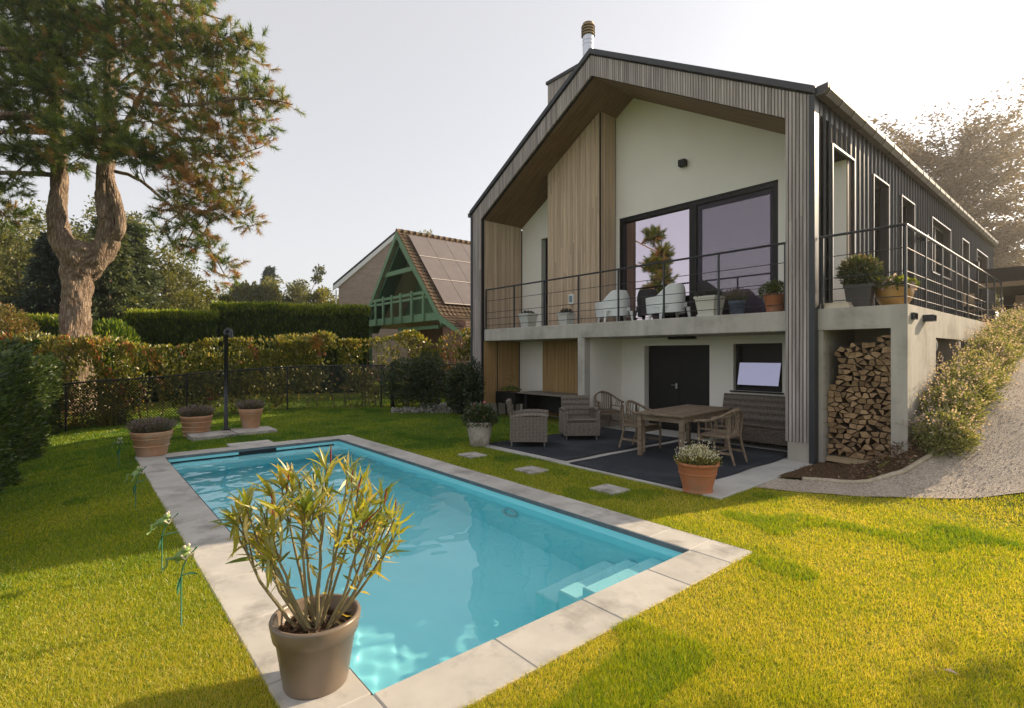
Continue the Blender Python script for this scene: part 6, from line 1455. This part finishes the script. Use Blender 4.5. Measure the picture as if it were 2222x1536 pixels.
def conifer(name, base, top, rad, n, fl, m, lab, group, tint0=0.4, droop=0.35, low=0.06, tiers=26):
    base = Vector(base); Ht = top - base.z; t = thing(name, base, lab, 'tree', group)
    mb = MB(); mb.tube([base, base + Vector((0, 0, Ht * 0.98))], [Ht * 0.018 + 0.05, 0.02], 7); mb.build('trunk', M_branch, t)
    nb = tiers * 13; h_ = 1 - rng.random(nb) ** 1.35 * (1 - low) ; h_ = np.clip(low + (1 - low) * (np.floor((h_ - low) / (1 - low) * tiers) + 0.3 * rng.random(nb)) / tiers, low, 0.99)
    az = rng.uniform(0, 6.283, nb); ln = rad * (1 - h_) ** 0.85 * rng.uniform(0.72, 1.12, nb) + 0.06
    bi = rng.integers(0, nb, n * 2); bi = bi[rng.random(n * 2) < (0.25 + 0.75 * ln[bi] / ln.max())]; m_ = len(bi); s = rng.random(m_) ** 0.6
    r_ = ln[bi] * s; P_ = np.stack([base.x + r_ * np.cos(az[bi]), base.y + r_ * np.sin(az[bi]), base.z + Ht * h_[bi] - droop * r_ * 0.5 + 0.25 * droop * r_ * s], 1) + rng.normal(size=(m_, 3)) * fl * 0.35
    D_ = np.stack([np.cos(az[bi]), np.sin(az[bi]), np.full(m_, -droop)], 1) + rng.normal(size=(m_, 3)) * 0.5
    link(leafmesh('sprays', P_, D_, rng.uniform(0.7, 1.3, m_) * fl, rng.uniform(0.3, 0.5, m_) * fl, m, np.clip(tint0 + 0.2 * rng.normal(size=m_) + 0.2 * (s - 0.6), 0, 1)), 'crown', t); return t


M_oak = leafmat('broad_leaves', [(0, (0.035, 0.05, 0.014)), (0.5, (0.12, 0.135, 0.036)), (0.85, (0.22, 0.215, 0.06)), (1, (0.30, 0.24, 0.075))], trans=0.4, gloss=0.03)
M_spruce = leafmat('spruce_sprays', [(0, (0.010, 0.026, 0.018)), (0.5, (0.03, 0.055, 0.038)), (1, (0.085, 0.115, 0.08))], trans=0.2, gloss=0.03)
M_green2 = leafmat('pale_conifer', [(0, (0.025, 0.045, 0.022)), (0.5, (0.075, 0.105, 0.05)), (1, (0.16, 0.185, 0.09))], trans=0.3, gloss=0.03)
M_yel = leafmat('yellow_leaves', [(0, (0.05, 0.065, 0.012)), (0.5, (0.15, 0.16, 0.03)), (1, (0.27, 0.25, 0.055))], trans=0.5, gloss=0.03)
M_beech = leafmat('copper_beech', [(0, (0.07, 0.052, 0.042)), (0.5, (0.15, 0.115, 0.09)), (0.85, (0.24, 0.18, 0.125)), (1, (0.34, 0.25, 0.15))], trans=0.35, gloss=0.06)
GT = 'trees beyond the hedges'
def rowz(d, py): return H + (CY - py) / F * d
broad('broadleaf_tree', P(25, 36, z=-0.4), rowz(36, 425), 4.6, 60, 16000, 0.26, M_oak, 'tall yellow-green broadleaf tree at the left edge behind the pine', GT, 0.62, trunk_r=0.3)
broad('broadleaf_tree', P(205, 42, z=-0.4), rowz(42, 425), 4.8, 60, 14000, 0.28, M_oak, 'broadleaf tree seen through the fork of the pine trunk', GT, 0.5, trunk_r=0.3)
broad('broadleaf_tree', P(70, 30, z=-0.4), rowz(30, 500), 3.6, 44, 11000, 0.22, M_oak, 'darker low broadleaf tree left of the pine trunk', GT, 0.34, trunk_r=0.2)
conifer('blue_spruce', P(112, 25, z=-0.4), rowz(25, 505), 2.7, 15000, 0.26, M_spruce, 'dark blue spruce just left of the pine trunk', GT, 0.35)
conifer('pale_spruce', P(238, 25.5, z=-0.4), rowz(25.5, 452), 2.3, 17000, 0.26, M_green2, 'grey-green spruce just right of the pine trunk', GT, 0.55, droop=0.25)
conifer('tall_conifer', P(290, 33, z=-0.4), rowz(33, 485), 3.4, 14000, 0.32, M_green2, 'loose olive conifer behind the grey-green spruce', GT, 0.42)
broad('broadleaf_tree', P(352, 38, z=-0.4), rowz(38, 520), 3.3, 46, 12000, 0.24, M_oak, 'rounded broadleaf tree sloping down towards the gap of sky', GT, 0.52, trunk_r=0.2, crown_base=0.1)
broad('broadleaf_tree', P(398, 44, z=-0.4), rowz(44, 590), 3.0, 36, 8000, 0.26, M_oak, 'low broadleaf tree under the hanging pine bough', GT, 0.5, trunk_r=0.18, crown_base=0.08)
for i, (px, d, py, r, tn, lab) in enumerate(((330, 29, 628, 1.9, .55, 'golden green bush above the lower clipped hedge'), (385, 30, 618, 2.1, .45, 'dark-hearted bush behind the lower clipped hedge'), (440, 31, 615, 2.2, .55, 'wide olive bush under the pine bough'), (495, 33, 628, 1.8, .5, 'small olive bush at the hedge step'))):
    broad('bush', P(px, d, z=-0.4), rowz(d, py), r, 30, 6500, 0.17, M_yel if tn > .5 else M_oak, lab, 'bushes behind the clipped hedge', tn - 0.1, trunk_r=0.07, crown_base=0.02)
for i, (px, lab) in enumerate(((512, 'leftmost rounded column of the far green tree row'), (532, 'second rounded column of the far green tree row'), (552, 'third rounded column of the far green tree row'), (573, 'fourth rounded column of the far green tree row'), (592, 'rightmost rounded column of the far green tree row'))):
    t = thing('column_tree', P(px, 58, z=-0.4), lab, 'tree', 'row of rounded column trees')
    zt = rowz(58, 614 - 2 * (i % 2)); P_, D_ = cloud((*P(px, 58)[:2], zt / 2 - 0.2), (0.95, 0.95, zt / 2 + 0.2), 3600, 0.7); m_ = len(P_)
    link(leafmesh('sprays', P_, D_ + [0, 0, 0.8], 0.34, 0.16, M_yel, np.clip(0.32 + 0.18 * rng.normal(size=m_), 0, 1)), 'crown', t)
    mb = MB(); mb.tube([P(px, 58, z=-0.5), P(px, 58, z=3)], 0.12, 6); mb.build('trunk', M_branch, t)
conifer('far_spruce', P(585, 78, z=-0.4), rowz(78, 580), 4.0, 5000, 0.55, M_spruce, 'dark pointed spruce on the skyline', GT, 0.4, low=0.3)
broad('broadleaf_tree', P(622, 66, z=-0.4), rowz(66, 606), 3.2, 36, 5500, 0.34, M_oak, 'pale round tree on the skyline right of the spruce', GT, 0.55, trunk_r=0.2)
broad('broadleaf_tree', P(664, 60, z=-0.4), rowz(60, 583), 2.4, 40, 6500, 0.32, M_oak, 'taller brown-green tree on the skyline', GT, 0.42, trunk_r=0.2, crown_base=0.12)
broad('broadleaf_tree', P(640, 52, z=-0.4), rowz(52, 640), 3.0, 36, 6500, 0.28, M_oak, 'dark bush-like tree above the clipped hedge', GT, 0.22, trunk_r=0.15, crown_base=0.05)
broad('willow_tree', P(708, 50, z=-0.4), rowz(50, 615), 2.6, 40, 9000, 0.26, M_yel, 'bright yellow-green weeping tree left of the brick house', GT, 0.62, trunk_r=0.2, crown_base=0.05)
broad('broadleaf_tree', P(935, 62, z=-0.4), rowz(62, 484), 1.7, 16, 420, 0.28, M_oak, 'thin sparse treetop showing above the green house roof', GT, 0.6, trunk_r=0.12, sparse=0.2, crown_base=0.72)
for (px, d, py, r, lab) in ((-60, 44, 500, 6, 'broadleaf tree just outside the left edge'), (520, 95, 630, 9, 'far dark tree on the skyline left of the spruce'), (600, 100, 632, 9, 'far dark tree on the skyline under the spruce'), (700, 100, 634, 9, 'far dark tree on the skyline behind the weeping tree'), (440, 90, 628, 9, 'far dark tree on the skyline under the pine bough')):
    broad('broadleaf_tree', P(px, d, z=-0.4), rowz(d, py), r, 40, 6000, 0.5, M_oak, lab, GT, 0.35, trunk_r=0.3, crown_base=0.05)
# copper beech behind the black wall
def beech():
    b = P(2070, 40, z=2.2); top = rowz(40, 262); t = thing('copper_beech', b, 'large copper beech rising behind the black metal wall', 'tree')
    mb = MB(); mb.tube([b, b + Vector((0.2, 0, 4)), b + Vector((0, 0.3, 9)), b + Vector((0, 0, 14))], [0.5, 0.4, 0.25, 0.05], 10); mb.build('trunk', M_branch, t, smooth=True)
    nb = 150; mbl = MB(); Pl, Dl, Tl = [], [], []
    for k in range(nb):
        h0 = rng.uniform(0.15, 0.8); a0 = b + Vector((0, 0, (top - b.z) * h0)); az = rng.uniform(0, 6.283); el = rng.uniform(0.05, 1.1) * (0.5 + h0); lim = 6.0 * math.sqrt(max(0.05, 1 - ((h0 - 0.42) / 0.66) ** 2))
        L_ = lim * rng.uniform(0.65, 1.1); d = Vector((math.cos(az), math.sin(az), math.tan(min(el, 0.95)) * 0.8))
        pts = [a0 + d * L_ * s + Vector((0, 0, -0.9 * s * s * (1 - el * 0.5) * L_ * 0.25)) for s in np.linspace(0, 1, 6)]; mbl.tube(pts, [0.09, 0.07, 0.05, 0.035, 0.02, 0.01], 4, cap=False)
        n = 330; s = rng.random(n) ** 0.7; q = np.array([pts[min(5, int(v * 5))].lerp(pts[min(5, int(v * 5) + 1)], v * 5 - int(v * 5)) for v in s])
        w_ = rng.normal(size=(n, 3)) * [0.55, 0.55, 0.16] * (0.35 + 0.8 * s[:, None]); Pl.append(q + w_); Dl.append(np.array([d.x, d.y, -0.15]) + rng.normal(size=(n, 3)) * [0.8, 0.8, 0.3]); Tl.append(np.clip(0.42 + 0.2 * rng.normal(size=n), 0, 1))
    mbl.build('limbs', M_branch, t, kind='stuff')
    Pl, Dl, Tl = map(np.concatenate, (Pl, Dl, Tl)); link(leafmesh('leaves', Pl, Dl, rng.uniform(0.2, 0.4, len(Pl)), rng.uniform(0.1, 0.18, len(Pl)), M_beech, Tl), 'crown', t)
beech()
# hedge and low trees behind the upper yard
t = thing('green_hedge', P(2190, 30, z=2.2), 'green hedge behind the dark carport roof', 'hedge')
P_, D_ = cloud(P(2200, 31, z=3.6), (3.0, 1.6, 2.4), 9000, 0.5); m_ = len(P_); link(leafmesh('leaves', P_, D_ + rng.normal(size=(m_, 3)) * .5, 0.2, 0.11, M_yel, np.clip(0.38 + 0.22 * rng.normal(size=m_), 0, 1)), 'foliage', t)
mb = MB(); mb.tube([P(2190, 31, z=2.2), P(2190, 31, z=4)], 0.08, 6); mb.build('stem', M_branch, t)
# tree outside the frame on the right: its shade falls on path and lawn
t = broad('broadleaf_tree', (2.75, 11.6, hz(2.75, 11.6)), 7.6, 1.9, 30, 8000, 0.15, M_oak, 'broadleaf tree beside the path whose shade falls on the lawn', None, 0.5, trunk_r=0.12, crown_base=0.3)

# ------------------------------------------------------------------ green gabled house
M_green = mat('green_paint', (0.155, 0.285, 0.165), (0.19, 0.33, 0.20), scale=5, rough=0.6, spec=0.3)
M_dkgreen = mat('dark_green_paint', (0.035, 0.10, 0.05), rough=0.6)
M_creamsf = mat('cream_boarding', (0.42, 0.38, 0.26), (0.48, 0.43, 0.30), scale=3, stretch=(1, 6, 1), rough=0.8)
M_tile = mat('clay_tiles', (0.075, 0.05, 0.032), (0.155, 0.10, 0.06), scale=6, rough=0.85, rand=0.15, c3=(0.10, 0.08, 0.04), s3=1.5)
M_brick = NT('red_brick')
def _br():
    N = M_brick; tc = N.n('TexCoord'); b = N.n('TexBrick', i={'Scale': 4.6, 'Mortar Size': 0.02, 'Color1': (0.20, 0.085, 0.055, 1), 'Color2': (0.28, 0.13, 0.085, 1), 'Mortar': (0.32, 0.28, 0.24, 1)}); mp = N.n('Mapping', i={'Rotation': (math.radians(90), 0, 0)}); N.l(tc.outputs['Object'], mp.inputs[0]); N.l(mp.outputs[0], b.inputs['Vector'])
    p = N.n('BsdfPrincipled', i={'Roughness': 0.9}); N.l(b.outputs['Color'], p.inputs['Base Color']); N.l(p.outputs[0], N.out.inputs[0])
_br(); M_brick = M_brick.m
M_panel = mat('solar_panel', (0.155, 0.125, 0.115), (0.18, 0.15, 0.135), scale=2, rough=0.25, spec=0.6)
M_panelrim = mat('panel_rim', (0.52, 0.46, 0.40), rough=0.4)
GX, GZ, GYF = -23.6, 7.98, 12.4
gh = thing('green_house', (GX, 16, 0), 'steep green gabled house with solar panels and a timber balcony', 'house')
GSL = (GZ - 3.45) / 4.1
def gl(x): return GZ - GSL * abs(x - GX)
LX, RX = GX - 4.1, GX + 4.05
for s, e in ((-1, LX), (1, RX)):
    mb = MB(); mb.prism([(GX, GZ - 0.02), (e, gl(e) - 0.02), (e, gl(e) - 0.20), (GX, GZ - 0.20)], 'y', GYF + 0.08, 24); mb.build('roof', M_creamsf, gh)
    mb = MB(); mb.prism([(GX, GZ + 0.02), (e, gl(e) + 0.02), (e, gl(e) - 0.30), (GX, GZ - 0.34)], 'y', GYF - 0.06, GYF + 0.02); mb.build('bargeboard', M_green, gh)
    mb = MB(); mb.prism([(GX, GZ - 0.42), (e - s * .1, gl(e) - 0.28), (e - s * .1, gl(e) - 0.50), (GX, GZ - 0.75)], 'y', GYF + 0.12, GYF + 0.9); mb.build('inner_rafter', M_dkgreen if s < 0 else M_green, gh)
mb = MB(); mb.prism([(RX, gl(RX) - 0.02), (RX + 1.75, gl(RX) - 0.85), (RX + 1.75, gl(RX) - 1.0), (RX, gl(RX) - 0.2)], 'y', GYF + 0.05, 24); mb.build('eave_roof', M_creamsf, gh)
mb = MB(); mb.prism([(RX, gl(RX) + 0.02), (RX + 1.8, gl(RX) - 0.84), (RX + 1.8, gl(RX) - 1.02), (RX, gl(RX) - 0.28)], 'y', GYF - 0.06, GYF + 0.02); mb.build('bargeboard', M_green, gh)
# tiles: rows of pantiles as real relief on the right slope and its kicked eave
def tile_rows(p0, p1, y0, y1, nr):
    mb = MB(); ny2 = int((y1 - y0) / 0.075); d = Vector((p1[0] - p0[0], 0, p1[1] - p0[1])); nrm = Vector((-d.z, 0, d.x)).normalized()
    if nrm.z < 0: nrm = -nrm
    for r in range(nr):
        a, b = Vector((p0[0], 0, p0[1])) + d * (r / nr), Vector((p0[0], 0, p0[1])) + d * ((r + 1.12) / nr); o = len(mb.v)
        for j in range(ny2 + 1):
            y = y0 + (y1 - y0) * j / ny2; wv = 0.022 * math.sin(j * 6.283 / 3.2)
            for q, lift in ((a, 0.012), (b, 0.055)): v = q + nrm * (lift + wv); mb.v.append((v.x, y, v.z))
            v = b + nrm * (0.0 + wv); mb.v.append((v.x, y, v.z))
        for j in range(ny2):
            k = o + 3 * j; mb.f += [(k, k + 1, k + 4, k + 3), (k + 1, k + 2, k + 5, k + 4)]; mb.mi += [0, 0]
    mb.build('roof_tiles', M_tile, gh, kind='stuff')
tile_rows((GX, GZ), (RX, gl(RX)), GYF - 0.05, 21, 24); tile_rows((RX, gl(RX)), (RX + 1.75, gl(RX) - 0.83), GYF - 0.05, 20, 6)
for k in range(26):
    mb = MB(); y = GYF - 0.05 + k * 0.36; mb.tube([(GX, y, GZ + 0.03), (GX, y + 0.37, GZ + 0.05)], 0.11, 8); mb.build('ridge_tile', M_tile, gh, smooth=True)
dS = Vector((RX - GX, 0, gl(RX) - GZ)); sl = dS.length; dS.normalize(); nS = Vector((-dS.z, 0, dS.x)); pw, ph = 1.06, 1.66
for r in range(3):
    for c in range(7):
        o = Vector((GX, 12.85 + c * (pw + 0.02), GZ)) + dS * (0.34 + r * (ph + 0.03)) + nS * 0.10
        a = [o, o + Vector((0, pw, 0)), o + Vector((0, pw, 0)) + dS * ph, o + dS * ph]
        mb = MB(); mb.add([q + nS * z for z in (0, 0.04) for q in a], [(0, 3, 2, 1), (4, 5, 6, 7), (0, 1, 5, 4), (1, 2, 6, 5), (2, 3, 7, 6), (3, 0, 4, 7)]); so_ = mb.build('solar_panel', M_panel, gh)
        mb = MB(); e = o + dS * (ph - 0.05) + nS * 0.042; mb.add([e, e + Vector((0, pw, 0)), e + Vector((0, pw, 0)) + dS * 0.05, e + dS * 0.05], [(0, 1, 2, 3)]); mb.build('rim', M_panelrim, so_)
# recessed gable wall, loggia and balcony
mb = MB(); zf = 3.55; x0, x1 = GX - (GZ - 0.2 - zf) / GSL, GX + (GZ - 0.2 - zf) / GSL; mb.prism([(x0, zf), (x1, zf), (GX, GZ - 0.2)][::-1], 'y', 14.6, 14.7); mb.build('gable_wall', M_dkgreen, gh)
x = GX - 3.6
while x < GX + 3.7:
    zt = gl(x + 0.1) - 0.25
    if zt > zf + 0.3: mb = MB(); mb.box(x, x + 0.20, 14.56, 14.605, zf, zt); mb.build('board', M_green, gh)
    x += 0.225
mb = MB(); mb.box(-22.75, -21.75, 14.50, 14.555, zf, 5.75); dr = mb.build('balcony_door', M_green, gh)
mb = MB(); mb.box(-22.62, -22.02, 14.485, 14.50, 4.45, 5.62); mb.build('pane', mat('pale_pane', (0.40, 0.42, 0.42), rough=0.3), dr)
mb = MB(); mb.box(-22.62, -22.02, 14.485, 14.50, 3.70, 4.35); mb.build('pane', M_creamsf, dr)
mb = MB(); mb.box(LX + 0.6, RX - 0.1, GYF + 0.1, 14.6, 3.40, 3.55); mb.build('balcony_floor', M_creamsf, gh)
mb = MB(); mb.box(LX + 0.3, RX - 0.05, GYF + 0.0, GYF + 0.09, 3.30, 3.66); mb.build('balcony_beam', M_green, gh)
mb = MB(); mb.box(GX - 1.75, GX + 1.75, GYF + 0.10, GYF + 0.22, 5.84, 6.06); mb.build('tie_beam', M_green, gh)
for z0, z1 in ((4.58, 4.72), (4.36, 4.47)):
    hw = (GZ - 0.3 - z0) / GSL; mb = MB(); mb.box(GX - hw, GX + hw, GYF - 0.05, GYF + 0.02, z0, z1); mb.build('balcony_rail', M_green, gh)
for x in (-26.0, -25.1, -24.15, -23.2, -22.1, -21.0):
    mb = MB(); mb.box(x, x + 0.14, GYF - 0.10, GYF - 0.03, 3.30, 4.80 if x > -26 and x < -21.5 else 4.6); mb.build('balcony_post', M_green, gh)
mb = MB(); mb.box(-26.9, -19.6, 14.8, 22, -0.3, 3.4); mb.build('ground_wall', M_brick, gh)
mb = MB(); mb.box(-19.9, -18.1, GYF + 0.35, 22, -0.3, 3.2); mb.build('ground_wall', M_brick, gh)
mb = MB(); mb.box(LX + 0.4, LX + 0.6, GYF + 0.1, GYF + 0.3, -0.3, 3.4); mb.build('corner_post', M_green, gh)
mb = MB(); mb.box(-24.2, -20.3, GYF + 0.35, GYF + 0.5, 2.95, 3.12); mb.build('lintel', M_green, gh)
# ------------------------------------------------------------------ pale brick house behind it
M_brick2 = NT('pale_brick')
def _br2():
    N = M_brick2; tc = N.n('TexCoord'); mp = N.n('Mapping', i={'Rotation': (math.radians(90), 0, 0)}); N.l(tc.outputs['Object'], mp.inputs[0])
    b = N.n('TexBrick', i={'Scale': 4.4, 'Mortar Size': 0.018, 'Color1': (0.27, 0.205, 0.165, 1), 'Color2': (0.38, 0.31, 0.26, 1), 'Mortar': (0.40, 0.36, 0.32, 1)}); N.l(mp.outputs[0], b.inputs['Vector'])
    f = noise(N, 1.2, 4, 0.6, (1, 1, 5)); col = mix(N, 0.5, b.outputs['Color'], ramp(N, f, [(0.3, (0.20, 0.14, 0.11)), (0.7, (0.42, 0.35, 0.30))]))
    p = N.n('BsdfPrincipled', i={'Roughness': 0.95}); N.l(col, p.inputs['Base Color']); N.l(p.outputs[0], N.out.inputs[0])
_br2(); M_brick2 = M_brick2.m
b0 = P(735, 36, z=-0.5); bh = thing('brick_house', b0, 'pale brick gable house behind the green house', 'house')
bh.rotation_euler = (0, 0, math.atan2(RT[1], RT[0])); bh.matrix_basis = Matrix.Translation(b0) @ Matrix.Rotation(math.atan2(RT[1], RT[0]), 4, 'Z')
BW, BE, BA = 4.15, 7.25, 10.75                        # half width, eave and ridge heights above its foot (local: x along the gable, y away)
mb = MB(); mb.prism([(0, 0), (2 * BW, 0), (2 * BW, BE), (BW, BA), (0, BE)][::-1], 'y', 0, 10); mb.build('wall', M_brick2, bh, world=False)
M_slate = mat('dark_slate', (0.035, 0.035, 0.04), rough=0.7)
mb = MB(); mb.prism([(-0.35, BE - 0.22), (BW, BA + 0.08), (BW, BA + 0.24), (-0.35, BE - 0.06)][::-1], 'y', -0.15, 10); mb.build('roof', M_slate, bh, world=False)
mb = MB(); mb.prism([(-0.38, BE - 0.50), (0.0, BE - 0.28), (BW, BA - 0.22), (BW, BA + 0.07), (-0.38, BE - 0.25)][::-1], 'y', -0.14, -0.002); mb.build('bargeboard', M_white, bh, world=False)
mb = MB(); mb.prism([(2 * BW + 0.35, BE - 0.22), (BW, BA + 0.08), (BW, BA + 0.24), (2 * BW + 0.35, BE - 0.06)], 'y', -0.15, 10); mb.build('roof', M_slate, bh, world=False)
mb = MB(); mb.tube([(-0.15, -0.1, BE - 0.5), (-0.1, -0.06, 0)], 0.05, 6); mb.build('downpipe', M_white, bh, world=False)

# ------------------------------------------------------------------ upper yard: carport, chairs, far white house
cp = thing('carport', (-0.8, 22.5, 2.42), 'dark flat-roofed timber carport at the end of the upper yard', 'carport')
mb = MB(); mb.box(-2.7, 4.5, 20.6, 25.5, 3.86, 4.28); mb.build('roof', M_frame, cp)
M_tim = mat('carport_timber', (0.22, 0.15, 0.09), (0.32, 0.23, 0.14), scale=3, rough=0.8)
mb = MB(); mb.box(-2.69, 4.49, 20.55, 20.598, 3.72, 3.86); mb.build('fascia', M_tim, cp)
for x, y in ((-1.72, 20.75), (3.5, 20.75), (-1.9, 25.2)): mb = MB(); mb.box(x, x + 0.14, y, y + 0.14, 2.4, 3.86); mb.build('post', M_tim, cp)
mb = MB(); mb.box(-2.65, 4.4, 25.35, 25.45, 2.4, 3.86); mb.build('rear_wall', M_dark, cp)
for (x, y, rz_, lab) in ((-2.35, 17.9, 1.2, 'slatted metal garden chair at the far end of the deck beside the black wall'), (-1.75, 19.4, -0.6, 'metal garden chair in the upper yard in front of the carport')):
    t = thing('garden_chair', (x, y, 2.46), lab, 'chair', 'metal chairs in the upper yard', rz_)
    mb = MB(); mb.bbox(-0.22, 0.22, -0.2, 0.2, 0.42, 0.45, 0.006); mb.build('seat', M_tim, t, world=False)
    mb = MB(); mb.box(-0.22, 0.22, 0.2, 0.22, 0.55, 0.9); mb.build('backrest', M_tim, t, world=False)
    for s in (-1, 1):
        mb = MB(); mb.tube([(s * 0.24, -0.22, 0), (s * 0.24, -0.2, 0.64), (s * 0.24, 0.2, 0.64)], 0.012, 6); mb.build('arm', M_alu, t, world=False)
        mb = MB(); mb.tube([(s * 0.23, 0.26, 0), (s * 0.23, 0.2, 0.45), (s * 0.23, 0.24, 0.92)], 0.012, 6); mb.build('leg', M_alu, t, world=False)
wh = thing('white_house', P(2165, 58, z=2.3), 'small white gabled house with a slate roof far behind the black wall', 'house')
a = P(2142, 58, z=0); 
def wpt(px, py): return P(px, 58, py)
mb = MB(); q = [wpt(2150, 640), wpt(2192, 640), wpt(2192, 585), wpt(2176, 549), wpt(2150, 600)]; bk = Vector((-6, 2, 0))
vs = q + [v + bk for v in q]; mb.add(vs, [(0, 1, 2, 3, 4), (9, 8, 7, 6, 5)] + [(k, 5 + k, 5 + (k + 1) % 5, (k + 1) % 5) for k in range(5)]); mb.build('wall', M_render, wh)
mb = MB(); r0, r1, r2 = wpt(2176, 545), wpt(2194, 590), wpt(2147, 604); f_ = Vector((0.3, -0.1, 0))
for A, B in ((r0, r1), (r0, r2)):
    vs = [A + f_, B + f_, B + bk, A + bk]; mb.add([v + Vector((0, 0, z)) for z in (0, 0.22) for v in vs], [(0, 3, 2, 1), (4, 5, 6, 7), (0, 1, 5, 4), (1, 2, 6, 5), (2, 3, 7, 6), (3, 0, 4, 7)])
mb.build('roof', M_slate, wh)

# ------------------------------------------------------------------ the bright morning air towards the sun
N = NT('haze_air'); v = N.n('VolumePrincipled', i={'Density': 0.0010, 'Anisotropy': 0.75, 'Color': (1.0, 0.97, 0.93, 1)}); N.l(v.outputs[0], N.out.inputs['Volume'])
mb = MB(); mb.box(-150, 60, -14, 150, -1.8, 32); mb.build('haze', N.m, kind='stuff', label='thin bright morning haze in the air')
